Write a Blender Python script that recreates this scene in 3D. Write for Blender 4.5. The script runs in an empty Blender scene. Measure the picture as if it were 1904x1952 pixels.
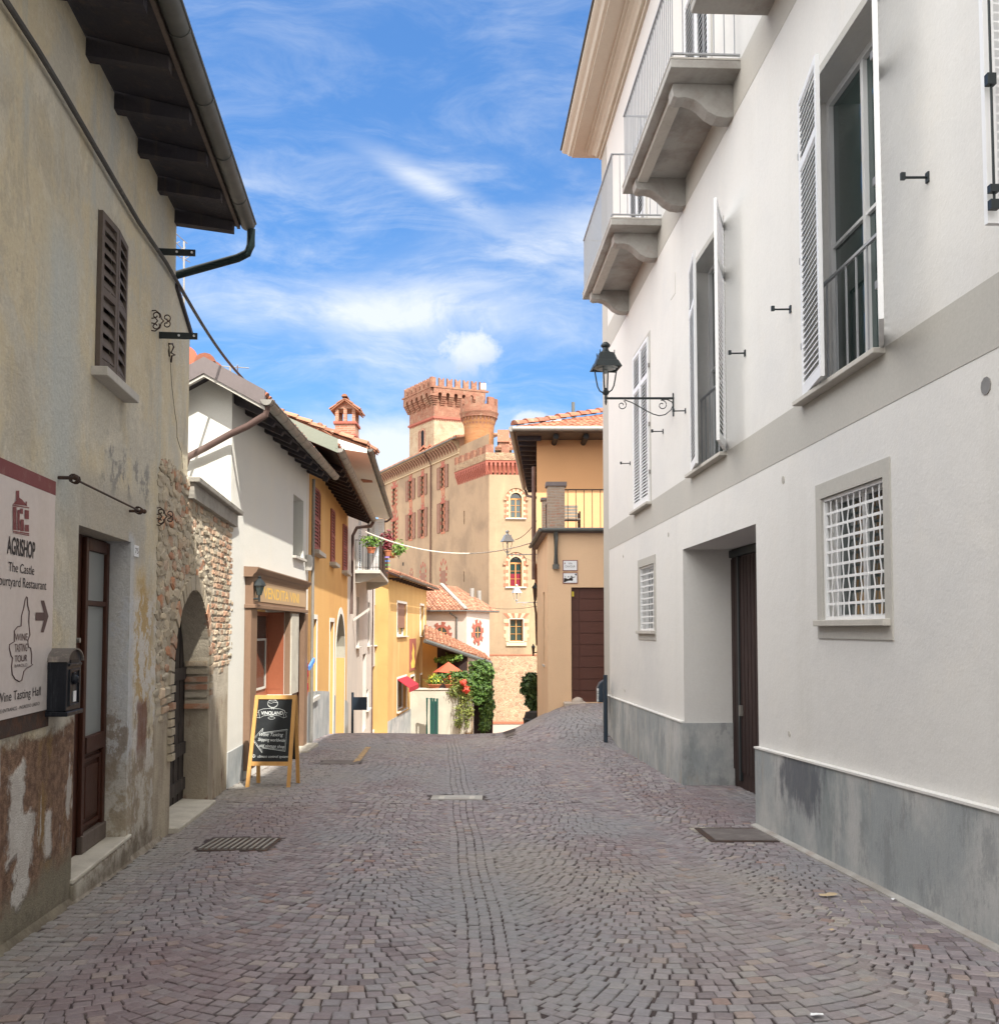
import bpy, bmesh, math, random
from mathutils import Vector, Matrix, noise
from math import radians as R_, sin, cos, pi, sqrt, atan2
random.seed(7)
SC = bpy.context.scene
COL = SC.collection
# ---------------------------------------------------------------- camera
EYE = 1.6
F = 1843.0; PITCH = R_(3.0); CU = 952.0; CV = 1199.0 - F*math.tan(PITCH)
cd = bpy.data.cameras.new('camera'); cam = bpy.data.objects.new('camera', cd); COL.objects.link(cam)
cam.location = (0, 0, EYE); cam.rotation_euler = (R_(90)+PITCH, 0, 0)
cd.sensor_fit = 'HORIZONTAL'; cd.sensor_width = 36; cd.lens = 36*F/1904
cd.shift_y = (CV-976)/1904; cd.clip_start = .05; cd.clip_end = 3000
SC.camera = cam
SC.view_settings.view_transform = 'Standard'; SC.view_settings.look = 'None'
SC.view_settings.exposure = 1.17; SC.view_settings.gamma = 1
# ---------------------------------------------------------------- sun and sky
SUN = Vector((.43, -.80, 1.0)).normalized()
sl = bpy.data.lights.new('sun', 'SUN'); sl.energy = 3.8; sl.angle = R_(.55); sl.color = (1, .94, .84)
so = bpy.data.objects.new('sun', sl); COL.objects.link(so)
so.rotation_euler = SUN.to_track_quat('Z', 'Y').to_euler(); so.location = (20, -30, 60)
W = bpy.data.worlds.new('World'); SC.world = W; W.use_nodes = True
nt = W.node_tree; nt.nodes.clear()

class NG:
    """small node-graph writer"""
    def __init__(s, tree): s.t = tree
    def n(s, kind, ins=None, **props):
        nd = s.t.nodes.new(kind)
        for k, v in props.items(): setattr(nd, k, v)
        if ins:
            for k, v in ins.items():
                sock = nd.inputs[k]
                if isinstance(v, bpy.types.NodeSocket): s.t.links.new(v, sock)
                elif isinstance(v, bpy.types.Node): s.t.links.new(v.outputs[0], sock)
                else: sock.default_value = v
        return nd
    def m(s, op, a, b=0.0, c=0.0, clamp=False):
        return s.n('ShaderNodeMath', {0: a, 1: b, 2: c}, operation=op, use_clamp=clamp).outputs[0]
    def ramp(s, v, lo, hi, a=0.0, b=1.0, smooth=True):
        nd = s.n('ShaderNodeMapRange', {0: v, 1: lo, 2: hi, 3: a, 4: b})
        nd.interpolation_type = 'SMOOTHSTEP' if smooth else 'LINEAR'
        return nd.outputs[0]
    def noise(s, vec, scale, detail=4, rough=.55, dist=0.0):
        return s.n('ShaderNodeTexNoise', {'Vector': vec, 'Scale': scale, 'Detail': detail, 'Roughness': rough, 'Distortion': dist}).outputs[0]
    def scl(s, vec, sc, loc=(0, 0, 0), rot=(0, 0, 0)):
        return s.n('ShaderNodeMapping', {'Vector': vec, 'Scale': sc, 'Location': loc, 'Rotation': rot}).outputs[0]
    def mix(s, f, a, b, mode='MIX'):
        nd = s.n('ShaderNodeMix', data_type='RGBA', blend_type=mode)
        for i, v in ((0, f), (6, a), (7, b)):
            if isinstance(v, bpy.types.NodeSocket): s.t.links.new(v, nd.inputs[i])
            elif i and len(v) == 3: nd.inputs[i].default_value = (*v, 1)
            else: nd.inputs[i].default_value = v
        return nd.outputs[2]

g = NG(nt)
sky = g.n('ShaderNodeTexSky', sky_type='NISHITA', sun_disc=False)
sky.sun_elevation = math.asin(SUN.z); sky.sun_rotation = atan2(SUN.x, SUN.y)
sky.altitude = 300; sky.air_density = 1.0; sky.dust_density = .6; sky.ozone_density = 1.4
tc = g.n('ShaderNodeTexCoord').outputs['Generated']
sp = g.n('ShaderNodeSeparateXYZ', {0: tc})
yy = g.m('MAXIMUM', sp.outputs[1], .02)
gu = g.m('DIVIDE', sp.outputs[0], yy); gv = g.m('DIVIDE', sp.outputs[2], yy)   # bearing and height of the cloud field to the north
fr_ = g.n('ShaderNodeCombineXYZ', {0: gu, 1: gv, 2: 0.0}).outputs[0]
dn = g.n('ShaderNodeTexNoise', {'Vector': fr_, 'Scale': 3.0, 'Detail': 4}).outputs['Color']
wv = g.n('ShaderNodeVectorMath', {0: fr_, 1: g.n('ShaderNodeVectorMath', {0: dn, 'Scale': .13}, operation='SCALE').outputs[0]}, operation='ADD').outputs[0]
# feathery cirrus: two stretched directions
c1 = g.noise(g.scl(wv, (2.2, 7.5, 1), rot=(0, 0, R_(33))), 2.0, 12, .66, .8)
c2 = g.noise(g.scl(wv, (1.8, 4.6, 1), loc=(3.1, 1.7, 0), rot=(0, 0, R_(12))), 2.1, 12, .62, .7)
big = g.noise(g.scl(fr_, (1.5, 2.0, 1), loc=(.3, 2.2, 0)), 1.5, 2)
def blob(a, b, ra, rb, rot=0, soft=.55, nz=None, ns=.55):
    v = g.scl(g.n('ShaderNodeVectorMath', {0: fr_, 1: (-a, -b, 0)}, operation='ADD').outputs[0], (1, 1, 1), rot=(0, 0, rot))
    v = g.n('ShaderNodeVectorMath', {0: v, 1: (1/ra, 1/rb, 1)}, operation='MULTIPLY').outputs[0]
    d = g.n('ShaderNodeVectorMath', {0: v}, operation='LENGTH').outputs['Value']
    if nz is not None: d = g.m('ADD', d, g.m('MULTIPLY', g.m('SUBTRACT', nz, .5), ns))
    return g.ramp(d, 1.0+soft*.35, 1.0-soft)
def pu(u): return (u-952)/F
def pv(v): return (1199-v)/F
streak = blob(pu(820), pv(335), .10, .018, rot=R_(29), soft=.98, nz=c1, ns=3.2)
band = blob(pu(760), pv(590), .30, .035, rot=R_(4), soft=.98, nz=c2, ns=1.5)
band2 = blob(pu(1000), pv(480), .22, .05, rot=R_(-16), soft=.98, nz=c2, ns=2.2)
hi = g.ramp(gv, .62, .36, .45, 1.0)
m1 = g.m('MULTIPLY', g.m('MULTIPLY', g.ramp(c1, .44, .72), .28), hi)
m2 = g.m('MULTIPLY', g.m('MULTIPLY', g.ramp(c2, .43, .74), .40), hi)
cir = g.m('ADD', m1, m2)
cir = g.m('ADD', cir, g.m('MULTIPLY', streak, g.ramp(c1, .36, .62, .05, .70)))
cir = g.m('ADD', cir, g.m('MULTIPLY', band, g.ramp(c2, .36, .66, .15, .60)))
cir = g.m('ADD', cir, g.m('MULTIPLY', band2, g.ramp(c2, .36, .62, .08, .60)))
puff = g.noise(fr_, 34, 8, .66)
puff2 = g.noise(fr_, 9, 5, .6)
cum = blob(pu(893), pv(664), .038, .029, soft=.62, nz=puff, ns=1.7)
cumb = blob(pu(870), pv(690), .050, .022, soft=.95, nz=puff, ns=1.5)
cum2 = blob(pu(1008), pv(797), .022, .011, soft=.5, nz=puff, ns=1.2)
bank = blob(pu(690), pv(880), .14, .052, soft=.65, nz=puff2, ns=.9)
allc = g.m('ADD', cir, g.m('MULTIPLY', bank, .85))
allc = g.m('MINIMUM', allc, .86)
allc = g.m('MAXIMUM', allc, g.m('MULTIPLY', cumb, .55))
allc = g.m('MAXIMUM', allc, g.m('MULTIPLY', cum, .88))
allc = g.m('MAXIMUM', allc, g.m('MULTIPLY', cum2, .75))
allc = g.m('MULTIPLY', allc, g.ramp(sp.outputs[1], 0.0, .25))
hs = g.n('ShaderNodeHueSaturation', {'Hue': .5, 'Saturation': 1.14, 'Value': 1.0, 'Color': sky.outputs[0]}).outputs[0]
shade = g.ramp(g.m('ADD', g.m('SUBTRACT', gv, pv(700)), g.m('MULTIPLY', g.m('SUBTRACT', puff, .5), .06)), -.012, .03, .0, 1.0)
ccol = g.mix(g.m('MULTIPLY', g.m('SUBTRACT', 1.0, shade), cum), (3.5, 3.65, 3.8, 1), (2.35, 2.7, 3.1, 1))
# the open sky deepens overhead; bright unseen cloud is added over the southern half to fill the shade
el = sp.outputs[2]
dk = g.ramp(el, .0, .55, .37, .72, False)
hs = g.mix(1.0, hs, g.n('ShaderNodeCombineColor', {0: g.m('MULTIPLY', dk, .80), 1: g.m('MULTIPLY', dk, 1.05), 2: g.m('MULTIPLY', dk, 1.25)}).outputs[0], 'MULTIPLY')
skc = g.mix(allc, hs, ccol)
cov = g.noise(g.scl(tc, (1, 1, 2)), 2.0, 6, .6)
south_fill = g.m('MULTIPLY', g.ramp(g.m('ADD', g.m('SUBTRACT', g.m('MULTIPLY', el, .55), sp.outputs[1]), g.m('MULTIPLY', g.m('SUBTRACT', cov, .5), .5)), -.30, .10), g.ramp(cov, .25, .5, .75, 1.0))
skc = g.mix(g.m('MULTIPLY', south_fill, .92), skc, (13.6, 13.1, 12.4, 1))
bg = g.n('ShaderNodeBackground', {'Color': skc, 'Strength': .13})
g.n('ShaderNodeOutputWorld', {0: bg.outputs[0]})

# ---------------------------------------------------------------- picture geometry to place geometry
CR = {0: (0, 0, .633), 1: (0, 0, 1.7744), 2: (0, 1000, 1.7744), 3: (0, 1900, 1.6489), 4: (500, 1000, 2.44), 5: (700, 1600, 2.7883),
      6: (1100, 1100, 3.1733), 7: (1100, 1600, 2.7883), 8: (1500, 1100, 3.2525), 9: (1500, 1600, 3.0025), 10: (1650, 0, 1.9514),
      11: (1700, 900, 2.44), 12: (1750, 1600, 2.1693), 13: (2300, 0, 1.6271), 14: (2250, 1200, 2.1689), 15: (1900, 2100, 1.7184),
      16: (800, 2100, 1.5867), 17: (0, 1400, 2.44), 18: (700, 1700, 2.7885), 19: (1280, 1900, 5.289), 20: (1650, 1650, 12.693), 22: (450, 1350, 3.0037)}
def ray(c, x, y):
    x0, y0, s = CR[c]
    u = (x0+x/s)/1.57983; v = (y0+y/s)/1.57983
    du = u-CU; w = CV-v
    return Vector((du, F*cos(PITCH)-w*sin(PITCH), F*sin(PITCH)+w*cos(PITCH)))
def at(c, x, y, Y):
    d = ray(c, x, y); return d*(Y/d.y)+Vector((0, 0, EYE))

class Fr:
    """vertical plane: origin on plan, direction along, outward normal side"""
    def __init__(s, o, d, side):
        s.O = Vector((o[0], o[1], 0)); s.S = Vector((d[0], d[1], 0)).normalized()
        s.N = Vector((s.S.y, -s.S.x, 0))*side
    def pt(s, a, n, z): return s.O+s.S*a+s.N*n+Vector((0, 0, z))
    def px(s, c, x, y, n=0.0):
        d = ray(c, x, y); o = s.O+s.N*n
        t = (o-Vector((0, 0, 0))).dot(s.N)/d.dot(s.N)
        p = d*t; return (p-s.O).dot(s.S), p.z+EYE
    def s_(s, c, x, n=0.0): return s.px(c, x, (1894-CR[c][1])*CR[c][2], n)[0]
    def zat(s, c, x, y, n=0.0): return s.px(c, x, y, n)[1]
    def rot(s): return atan2(s.S.y, s.S.x)

def lerp(a, b, t): return a+(b-a)*t
def sm(a, b, x):
    t = max(0, min(1, (x-a)/(b-a))); return t*t*(3-2*t)
GP = [(-60, 2.9), (0, 0), (10, -.48), (13.6, -.60), (20, -.75), (24, -1.0), (29, -1.52), (34, -2.3), (45, -3.65), (59, -5.5), (75, -7.4), (100, -9.5), (900, -12)]
def gprof(y):
    for (a, za), (b, zb) in zip(GP, GP[1:]):
        if y <= b: return lerp(za, zb, max(0, (y-a)/(b-a)))
    return GP[-1][1]
def gz(x, y):
    z = (gprof(y-1.2)+gprof(y)*2+gprof(y+1.2))/4
    z += .76*sm(-.2, 2.0, x)*sm(18.5, 24, y)*(1-.9*sm(25, 36, y))
    ax = .30-.0625*y
    if y < 30: z += -.035*math.exp(-((x-ax)/.9)**2)+.02
    return z

# ---------------------------------------------------------------- mesh builder
def rootm(o):
    while o.parent: o = o.parent
    return o.matrix_basis.copy()
class MB:
    def __init__(s, fr=None): s.v = []; s.f = []; s.fr = fr; s.M = None
    def T(s, p):
        p = Vector(p)
        if s.M is not None: p = s.M @ p
        return s.fr.pt(p.x, p.y, p.z) if s.fr else p
    def add(s, pts, faces):
        b = len(s.v); s.v += [s.T(p) for p in pts]; s.f += [tuple(b+i for i in f) for f in faces]; return s
    def hexa(s, P): return s.add(P, [(0, 1, 2, 3), (7, 6, 5, 4), (0, 4, 5, 1), (1, 5, 6, 2), (2, 6, 7, 3), (3, 7, 4, 0)])
    def box(s, a0, a1, n0, n1, z0, z1):
        return s.hexa([(a0, n0, z0), (a1, n0, z0), (a1, n1, z0), (a0, n1, z0), (a0, n0, z1), (a1, n0, z1), (a1, n1, z1), (a0, n1, z1)])
    def quad(s, *P): return s.add(P, [tuple(range(len(P)))])
    def prism(s, poly, n0, n1):
        k = len(poly)
        return s.add([(a, n0, z) for a, z in poly]+[(a, n1, z) for a, z in poly],
                     [tuple(range(k)), tuple(range(2*k-1, k-1, -1))]+[(i, (i+1) % k, k+(i+1) % k, k+i) for i in range(k)])
    def prismn(s, poly, a0, a1):   # profile in (n,z) swept along a
        k = len(poly)
        return s.add([(a0, n, z) for n, z in poly]+[(a1, n, z) for n, z in poly],
                     [tuple(range(k)), tuple(range(2*k-1, k-1, -1))]+[(i, (i+1) % k, k+(i+1) % k, k+i) for i in range(k)])
    def tube(s, path, r, seg=8, arc=None, caps=True):
        pts = [Vector(p) for p in path]; rings = []; b = len(s.v)
        rr = r if isinstance(r, (list, tuple)) else [r]*len(pts)
        up = Vector((0, 0, 1))
        for i, p in enumerate(pts):
            t = (pts[min(i+1, len(pts)-1)]-pts[max(i-1, 0)]).normalized()
            x = t.cross(up)
            if x.length < .05: x = t.cross(Vector((1, 0, 0)))
            x.normalize(); y = x.cross(t).normalized()
            a0, a1 = arc if arc else (0, 2*pi)
            n = seg+1 if arc else seg
            rings.append([p+(x*cos(a0+(a1-a0)*k/seg)+y*sin(a0+(a1-a0)*k/seg))*rr[i] for k in range(n)])
        n = len(rings[0])
        s.v += [s.T(p) for q in rings for p in q]
        for i in range(len(pts)-1):
            for k in range(n if not arc else n-1):
                k2 = (k+1) % n
                s.f.append((b+i*n+k, b+i*n+k2, b+(i+1)*n+k2, b+(i+1)*n+k))
        if caps and not arc:
            s.f.append(tuple(b+k for k in range(n))[::-1]); s.f.append(tuple(b+(len(pts)-1)*n+k for k in range(n)))
        return s
    def lathe(s, prof, c=(0, 0, 0), seg=16, sq=False):
        b = len(s.v); c = Vector(c)
        for r, z in prof:
            for k in range(seg):
                a = 2*pi*(k+.5)/seg; s.v.append(s.T(c+Vector((r*cos(a), r*sin(a), z))))
        for i in range(len(prof)-1):
            for k in range(seg):
                k2 = (k+1) % seg; s.f.append((b+i*seg+k, b+i*seg+k2, b+(i+1)*seg+k2, b+(i+1)*seg+k))
        s.f.append(tuple(b+k for k in range(seg))[::-1]); s.f.append(tuple(b+(len(prof)-1)*seg+k for k in range(seg)))
        return s
    def ball(s, c, r, sx=1, sz=1, seg=8, rings=5):
        return s.lathe([(max(.001, r*sx*sin(pi*i/rings)), -r*sz*cos(pi*i/rings)) for i in range(rings+1)], c, seg)
    def wall(s, a0, a1, z0, z1, holes=(), n=0.0, depth=.25):
        """sheet with rectangular openings and their reveals; z0 may be callable"""
        A = sorted({a0, a1, *[h[0] for h in holes], *[h[1] for h in holes]}); A = [x for x in A if a0 <= x <= a1]
        Z = sorted({z0, z1, *[h[2] for h in holes], *[h[3] for h in holes]}); Z = [x for x in Z if z0 <= x <= z1]
        idx = {}
        def vi(a, z):
            if (a, z) not in idx: idx[(a, z)] = len(s.v); s.v.append(s.T((a, n, z)))
            return idx[(a, z)]
        for i in range(len(A)-1):
            for j in range(len(Z)-1):
                ca, cz = (A[i]+A[i+1])/2, (Z[j]+Z[j+1])/2
                if any(h[0] < ca < h[1] and h[2] < cz < h[3] for h in holes): continue
                s.f.append((vi(A[i], Z[j]), vi(A[i+1], Z[j]), vi(A[i+1], Z[j+1]), vi(A[i], Z[j+1])))
        for h in holes:
            d = h[4] if len(h) > 4 else depth
            x0, x1, y0, y1 = max(h[0], a0), min(h[1], a1), max(h[2], z0), min(h[3], z1)
            s.quad((x0, n, y0), (x0, n-d, y0), (x0, n-d, y1), (x0, n, y1)); s.quad((x1, n, y0), (x1, n-d, y0), (x1, n-d, y1), (x1, n, y1))
            s.quad((x0, n, y1), (x0, n-d, y1), (x1, n-d, y1), (x1, n, y1)); s.quad((x0, n, y0), (x0, n-d, y0), (x1, n-d, y0), (x1, n, y0))
        return s
    def build(s, name, m, parent=None, smooth=False, bevel=0, recalc=True, label=None):
        me = bpy.data.meshes.new(name)
        vs = s.v
        if parent is not None:
            inv = rootm(parent).inverted(); vs = [inv @ p for p in vs]
        me.from_pydata([tuple(p) for p in vs], [], s.f)
        if recalc and len(s.f) < 60000:
            bm = bmesh.new(); bm.from_mesh(me); bmesh.ops.recalc_face_normals(bm, faces=bm.faces); bm.to_mesh(me); bm.free()
        if smooth:
            me.polygons.foreach_set('use_smooth', [True]*len(me.polygons))
            try: me.set_sharp_from_angle(angle=R_(smooth if smooth is not True else 40))
            except Exception: pass
        me.materials.append(m); me.update()
        o = bpy.data.objects.new(name, me); COL.objects.link(o)
        if parent is not None: o.parent = parent
        if bevel:
            b = o.modifiers.new('bevel', 'BEVEL'); b.width = bevel; b.segments = 1; b.limit_method = 'ANGLE'
        if label: o['label'] = label
        return o
def thing(name, label, cat, loc, rz=0.0, group=None):
    o = bpy.data.objects.new(name, None); COL.objects.link(o); o.empty_display_size = .1
    o.location = loc; o.rotation_euler = (0, 0, rz)
    o.matrix_basis = Matrix.Translation(Vector(loc)) @ Matrix.Rotation(rz, 4, 'Z')
    o['label'] = label; o['category'] = cat
    if group: o['group'] = group
    return o
def tag(o, label=None, cat=None, group=None, kind=None):
    if label: o['label'] = label
    if cat: o['category'] = cat
    if group: o['group'] = group
    if kind: o['kind'] = kind
    return o
def dup(root, loc=None, rz=None, label=None):
    r = root.copy(); COL.objects.link(r)
    if loc is not None: r.location = loc
    if rz is not None: r.rotation_euler = (0, 0, rz)
    if label: r['label'] = label
    for ch in list(root.children):
        c = ch.copy(); COL.objects.link(c); c.parent = r
        for q in ch.children:
            d = q.copy(); COL.objects.link(d); d.parent = c
    return r

# ---------------------------------------------------------------- materials
MATS = {}
def newmat(name):
    m = bpy.data.materials.new(name); m.use_nodes = True; t = m.node_tree; t.nodes.clear(); MATS[name] = m
    gg = NG(t); out = gg.n('ShaderNodeOutputMaterial'); b = gg.n('ShaderNodeBsdfPrincipled')
    t.links.new(b.outputs[0], out.inputs[0]); return m, gg, b
def setin(gg, b, k, v):
    if isinstance(v, bpy.types.NodeSocket): gg.t.links.new(v, b.inputs[k])
    else: b.inputs[k].default_value = (*v, 1) if isinstance(v, tuple) and len(v) == 3 else v
def surf(name, col, rough=.85, metal=0.0, col2=None, sc=1.2, amt=.5, bump=.15, bsc=40, fine=None, streak=None, island=None, spec=.3, grime=None):
    """base colour with broad patches (col2), vertical streaks, per-piece variation and bump"""
    m, g, b = newmat(name)
    oc = g.n('ShaderNodeTexCoord').outputs['Object']
    c = g.n('ShaderNodeRGB').outputs[0]; c.default_value = (*col, 1)
    if island:
        rnd = g.n('ShaderNodeNewGeometry').outputs['Random Per Island']
        c = g.mix(g.m('MULTIPLY', rnd, 1.0), c, island)
        r2 = g.m('FRACT', g.m('MULTIPLY', rnd, 17.3)); v = g.m('MULTIPLY_ADD', r2, .5, .75)
        c = g.mix(1.0, c, g.n('ShaderNodeCombineColor', {0: v, 1: v, 2: v}).outputs[0], 'MULTIPLY')
    if col2: c = g.mix(g.m('MULTIPLY', g.ramp(g.noise(oc, sc, 6, .6, .4), .42, .68), amt), c, col2)
    if streak:
        sc_, scol, samt = streak
        c = g.mix(g.m('MULTIPLY', g.ramp(g.noise(g.scl(oc, (sc_, sc_, sc_*.12)), 1.0, 6, .65), .5, .74), samt), c, scol)
    if grime:
        gs, gcol, gam = grime
        c = g.mix(g.m('MULTIPLY', g.ramp(g.noise(oc, gs, 8, .7), .52, .7), gam), c, gcol)
    f1 = g.noise(oc, bsc*.6, 5, .65)
    c = g.mix(.22, c, g.mix(f1, (.25, .25, .25), (.80, .80, .80)), 'OVERLAY')
    setin(g, b, 'Base Color', c); b.inputs['Roughness'].default_value = rough; b.inputs['Metallic'].default_value = metal
    b.inputs['Specular IOR Level'].default_value = spec
    if bump:
        h = g.m('ADD', g.noise(oc, bsc, 5, .6), g.m('MULTIPLY', g.noise(oc, bsc*.08, 3), 3.0))
        bp = g.n('ShaderNodeBump', {'Strength': bump, 'Distance': .02, 'Height': h}); g.t.links.new(bp.outputs[0], b.inputs['Normal'])
    return m
def brickm(name, cols, mortar, bw=.26, bh=.075, mo=.012, bump=.6, stone=False, patch=None, grime=None):
    m, g, b = newmat(name)
    oc = g.n('ShaderNodeTexCoord').outputs['Object']; s = g.n('ShaderNodeSeparateXYZ', {0: oc})
    v = g.n('ShaderNodeCombineXYZ', {0: g.m('ADD', s.outputs[0], s.outputs[1]), 1: s.outputs[2], 2: 0.0}).outputs[0]
    v = g.n('ShaderNodeVectorMath', {0: v, 1: g.n('ShaderNodeVectorMath', {0: g.n('ShaderNodeTexNoise', {'Vector': oc, 'Scale': 3.0, 'Detail': 4}).outputs['Color'], 'Scale': .06 if not stone else .12}, operation='SCALE').outputs[0]}, operation='ADD').outputs[0]
    if stone:
        vo = g.n('ShaderNodeTexVoronoi', {'Vector': g.scl(oc, (1/bw, 1/bw, 1/bh)), 'Scale': 1.0}, feature='F1')
        ve = g.n('ShaderNodeTexVoronoi', {'Vector': g.scl(oc, (1/bw, 1/bw, 1/bh)), 'Scale': 1.0}, feature='DISTANCE_TO_EDGE').outputs[0]
        fac = g.ramp(ve, .02, .10, 1.0, 0.0); rn = g.n('ShaderNodeSeparateColor', {0: vo.outputs['Color']}).outputs[0]
    else:
        bt = g.n('ShaderNodeTexBrick', {'Vector': v, 'Color1': (0, 0, 0, 1), 'Color2': (1, 1, 1, 1), 'Mortar': (.5, .5, .5, 1), 'Scale': 1.0,
                 'Mortar Size': mo, 'Mortar Smooth': .3, 'Brick Width': bw, 'Row Height': bh, 'Bias': 0.0})
        fac = bt.outputs['Fac']; rn = g.n('ShaderNodeSeparateColor', {0: bt.outputs['Color']}).outputs[0]
    c = g.mix(rn, cols[0], cols[1])
    if len(cols) > 2: c = g.mix(g.ramp(g.noise(oc, 2.2, 5, .7), .5, .66), c, cols[2])
    c = g.mix(fac, c, mortar)
    if patch: c = g.mix(g.m('MULTIPLY', g.ramp(g.noise(oc, patch[0], 6, .65), patch[2], patch[2]+.12), patch[3]), c, patch[1])
    if grime: c = g.mix(g.m('MULTIPLY', g.ramp(g.noise(oc, grime[0], 7, .7), .5, .7), grime[2]), c, grime[1])
    c = g.mix(.3, c, g.mix(g.noise(oc, 30, 5, .7), (.2, .2, .2), (.85, .85, .85)), 'OVERLAY')
    setin(g, b, 'Base Color', c); b.inputs['Roughness'].default_value = .92; b.inputs['Specular IOR Level'].default_value = .15
    h = g.m('ADD', g.m('MULTIPLY', fac, -1.0), g.m('MULTIPLY', g.noise(oc, 25, 4), .6))
    bp = g.n('ShaderNodeBump', {'Strength': bump, 'Distance': .02, 'Height': h}); g.t.links.new(bp.outputs[0], b.inputs['Normal'])
    return m
def glassm(name, col=(.03, .045, .045), rough=.06, spec=.9):
    m, g, b = newmat(name); oc = g.n('ShaderNodeTexCoord').outputs['Object']
    setin(g, b, 'Base Color', col); b.inputs['Roughness'].default_value = rough; b.inputs['Specular IOR Level'].default_value = spec
    bp = g.n('ShaderNodeBump', {'Strength': .08, 'Distance': .02, 'Height': g.noise(oc, 3, 2)}); g.t.links.new(bp.outputs[0], b.inputs['Normal'])
    return m

M = MATS
surf('white_plaster', (.645, .637, .615), .88, col2=(.58, .58, .575), sc=.45, amt=.7, bump=.16, bsc=45, streak=(1.6, (.57, .56, .53), .45), grime=(1.6, (.66, .64, .60), .5))
surf('rail_grey', (.34, .35, .37), .45, bump=0, spec=.5)
surf('lamp_grey', (.30, .32, .34), .45, bump=0, spec=.5)
surf('grey_band', (.42, .41, .38), .85, col2=(.46, .44, .40), sc=.7, amt=.5, bump=.08, bsc=60)
surf('white_paint', (.74, .75, .76), .45, bump=.03, bsc=20, spec=.5, col2=(.66, .67, .68), sc=3, amt=.3)
surf('cornice_paint', (.53, .495, .42), .7, bump=.04, col2=(.49, .455, .39), sc=2, amt=.4)
surf('concrete', (.37, .36, .34), .9, col2=(.24, .22, .20), sc=1.6, amt=.8, bump=.25, bsc=50, grime=(2.2, (.26, .19, .16), .4))
surf('dark_iron', (.035, .042, .045), .45, metal=.4, bump=.08, bsc=60)
surf('rust_iron', (.055, .04, .035), .7, metal=.3, bump=.2, bsc=60, col2=(.12, .055, .03), sc=12, amt=.6)
surf('dark_wood', (.028, .015, .014), .65, bump=.12, bsc=30, streak=(14, (.09, .055, .045), .5))
surf('brown_wood', (.05, .017, .010), .45, bump=.1, bsc=30, streak=(16, (.022, .008, .006), .8), spec=.22)
surf('grey_wood', (.045, .037, .034), .75, bump=.2, bsc=30, streak=(16, (.14, .115, .10), .7))
surf('soffit_wood', (.05, .045, .05), .85, bump=.3, bsc=30, streak=(10, (.11, .08, .06), .5), col2=(.035, .035, .05), sc=1.5, amt=.6)
surf('shutter_brown', (.12, .095, .08), .7, bump=.2, bsc=30, streak=(16, (.07, .055, .048), .7))
surf('shutter_red', (.30, .10, .085), .7, bump=.1, bsc=30)
surf('castle_shutter', (.20, .105, .072), .7, bump=.1, bsc=30)
surf('garage_brown', (.085, .030, .020), .5, bump=.05, bsc=30, streak=(2, (.09, .03, .02), .5), spec=.4)
surf('beige_plaster', (.72, .50, .32), .88, col2=(.64, .45, .29), sc=.6, amt=.6, bump=.08, bsc=60, streak=(.8, (.58, .37, .22), .35))
surf('orange_plaster', (.66, .38, .19), .88, col2=(.62, .36, .18), sc=.5, amt=.5, bump=.08, bsc=60)
surf('cream_plaster', (.66, .655, .61), .88, col2=(.74, .72, .64), sc=.5, amt=.5, bump=.12, bsc=50, streak=(1.2, (.70, .66, .56), .25))
surf('yellow_plaster', (.60, .35, .125), .88, col2=(.52, .29, .11), sc=.6, amt=.6, bump=.1, bsc=50, streak=(1.0, (.66, .42, .20), .45))
surf('yellow_plaster_pale', (.50, .315, .12), .88, col2=(.43, .26, .10), sc=.6, amt=.6, bump=.1, bsc=50, streak=(1.0, (.72, .55, .30), .35))
surf('grey_plaster', (.52, .485, .45), .88, col2=(.64, .58, .52), sc=.7, amt=.6, bump=.1, bsc=50, streak=(1.0, (.60, .56, .50), .4))
surf('pale_plaster', (.45, .39, .345), .88, col2=(.39, .33, .29), sc=.5, amt=.5, bump=.1, bsc=50)
surf('garden_plaster', (.38, .365, .31), .9, col2=(.50, .48, .40), sc=.7, amt=.7, bump=.15, bsc=40, streak=(1.5, (.48, .46, .38), .4))
surf('castle_plaster', (.30, .215, .14), .9, col2=(.215, .155, .105), sc=.35, amt=.9, bump=.2, bsc=12, streak=(.6, (.38, .28, .17), .6), grime=(.7, (.25, .175, .11), .6))
surf('castle_front', (.285, .21, .135), .9, col2=(.22, .16, .105), sc=.35, amt=.9, bump=.2, bsc=12, streak=(.6, (.42, .32, .19), .6), grime=(.8, (.29, .205, .125), .5))
surf('terracotta_paint', (.27, .085, .06), .85, col2=(.31, .11, .08), sc=1.0, amt=.5, bump=.1, bsc=30)
surf('terracotta_pale', (.33, .125, .075), .85, col2=(.36, .17, .105), sc=1.0, amt=.5, bump=.1, bsc=30)
surf('cream_block', (.42, .33, .215), .85, bump=.1, bsc=30)
surf('oak', (.45, .22, .07), .5, bump=.08, bsc=30, streak=(14, (.48, .22, .06), .5), spec=.4)
surf('board_oak', (.60, .33, .11), .5, bump=.08, bsc=30, streak=(14, (.50, .24, .08), .6), spec=.4)
surf('shop_wood', (.20, .125, .082), .5, bump=.08, bsc=30, streak=(14, (.14, .085, .055), .6), spec=.4)
surf('shop_panel', (.25, .075, .035), .5, bump=.05, bsc=30, spec=.4, streak=(5, (.19, .055, .028), .5))
surf('zinc', (.26, .25, .23), .5, metal=.35, bump=.06, bsc=20, col2=(.19, .18, .16), sc=2.5, amt=.6, spec=.5)
surf('zinc_dark', (.10, .105, .10), .55, metal=.3, bump=.06, bsc=20, col2=(.15, .15, .14), sc=2.5, amt=.6)
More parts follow.
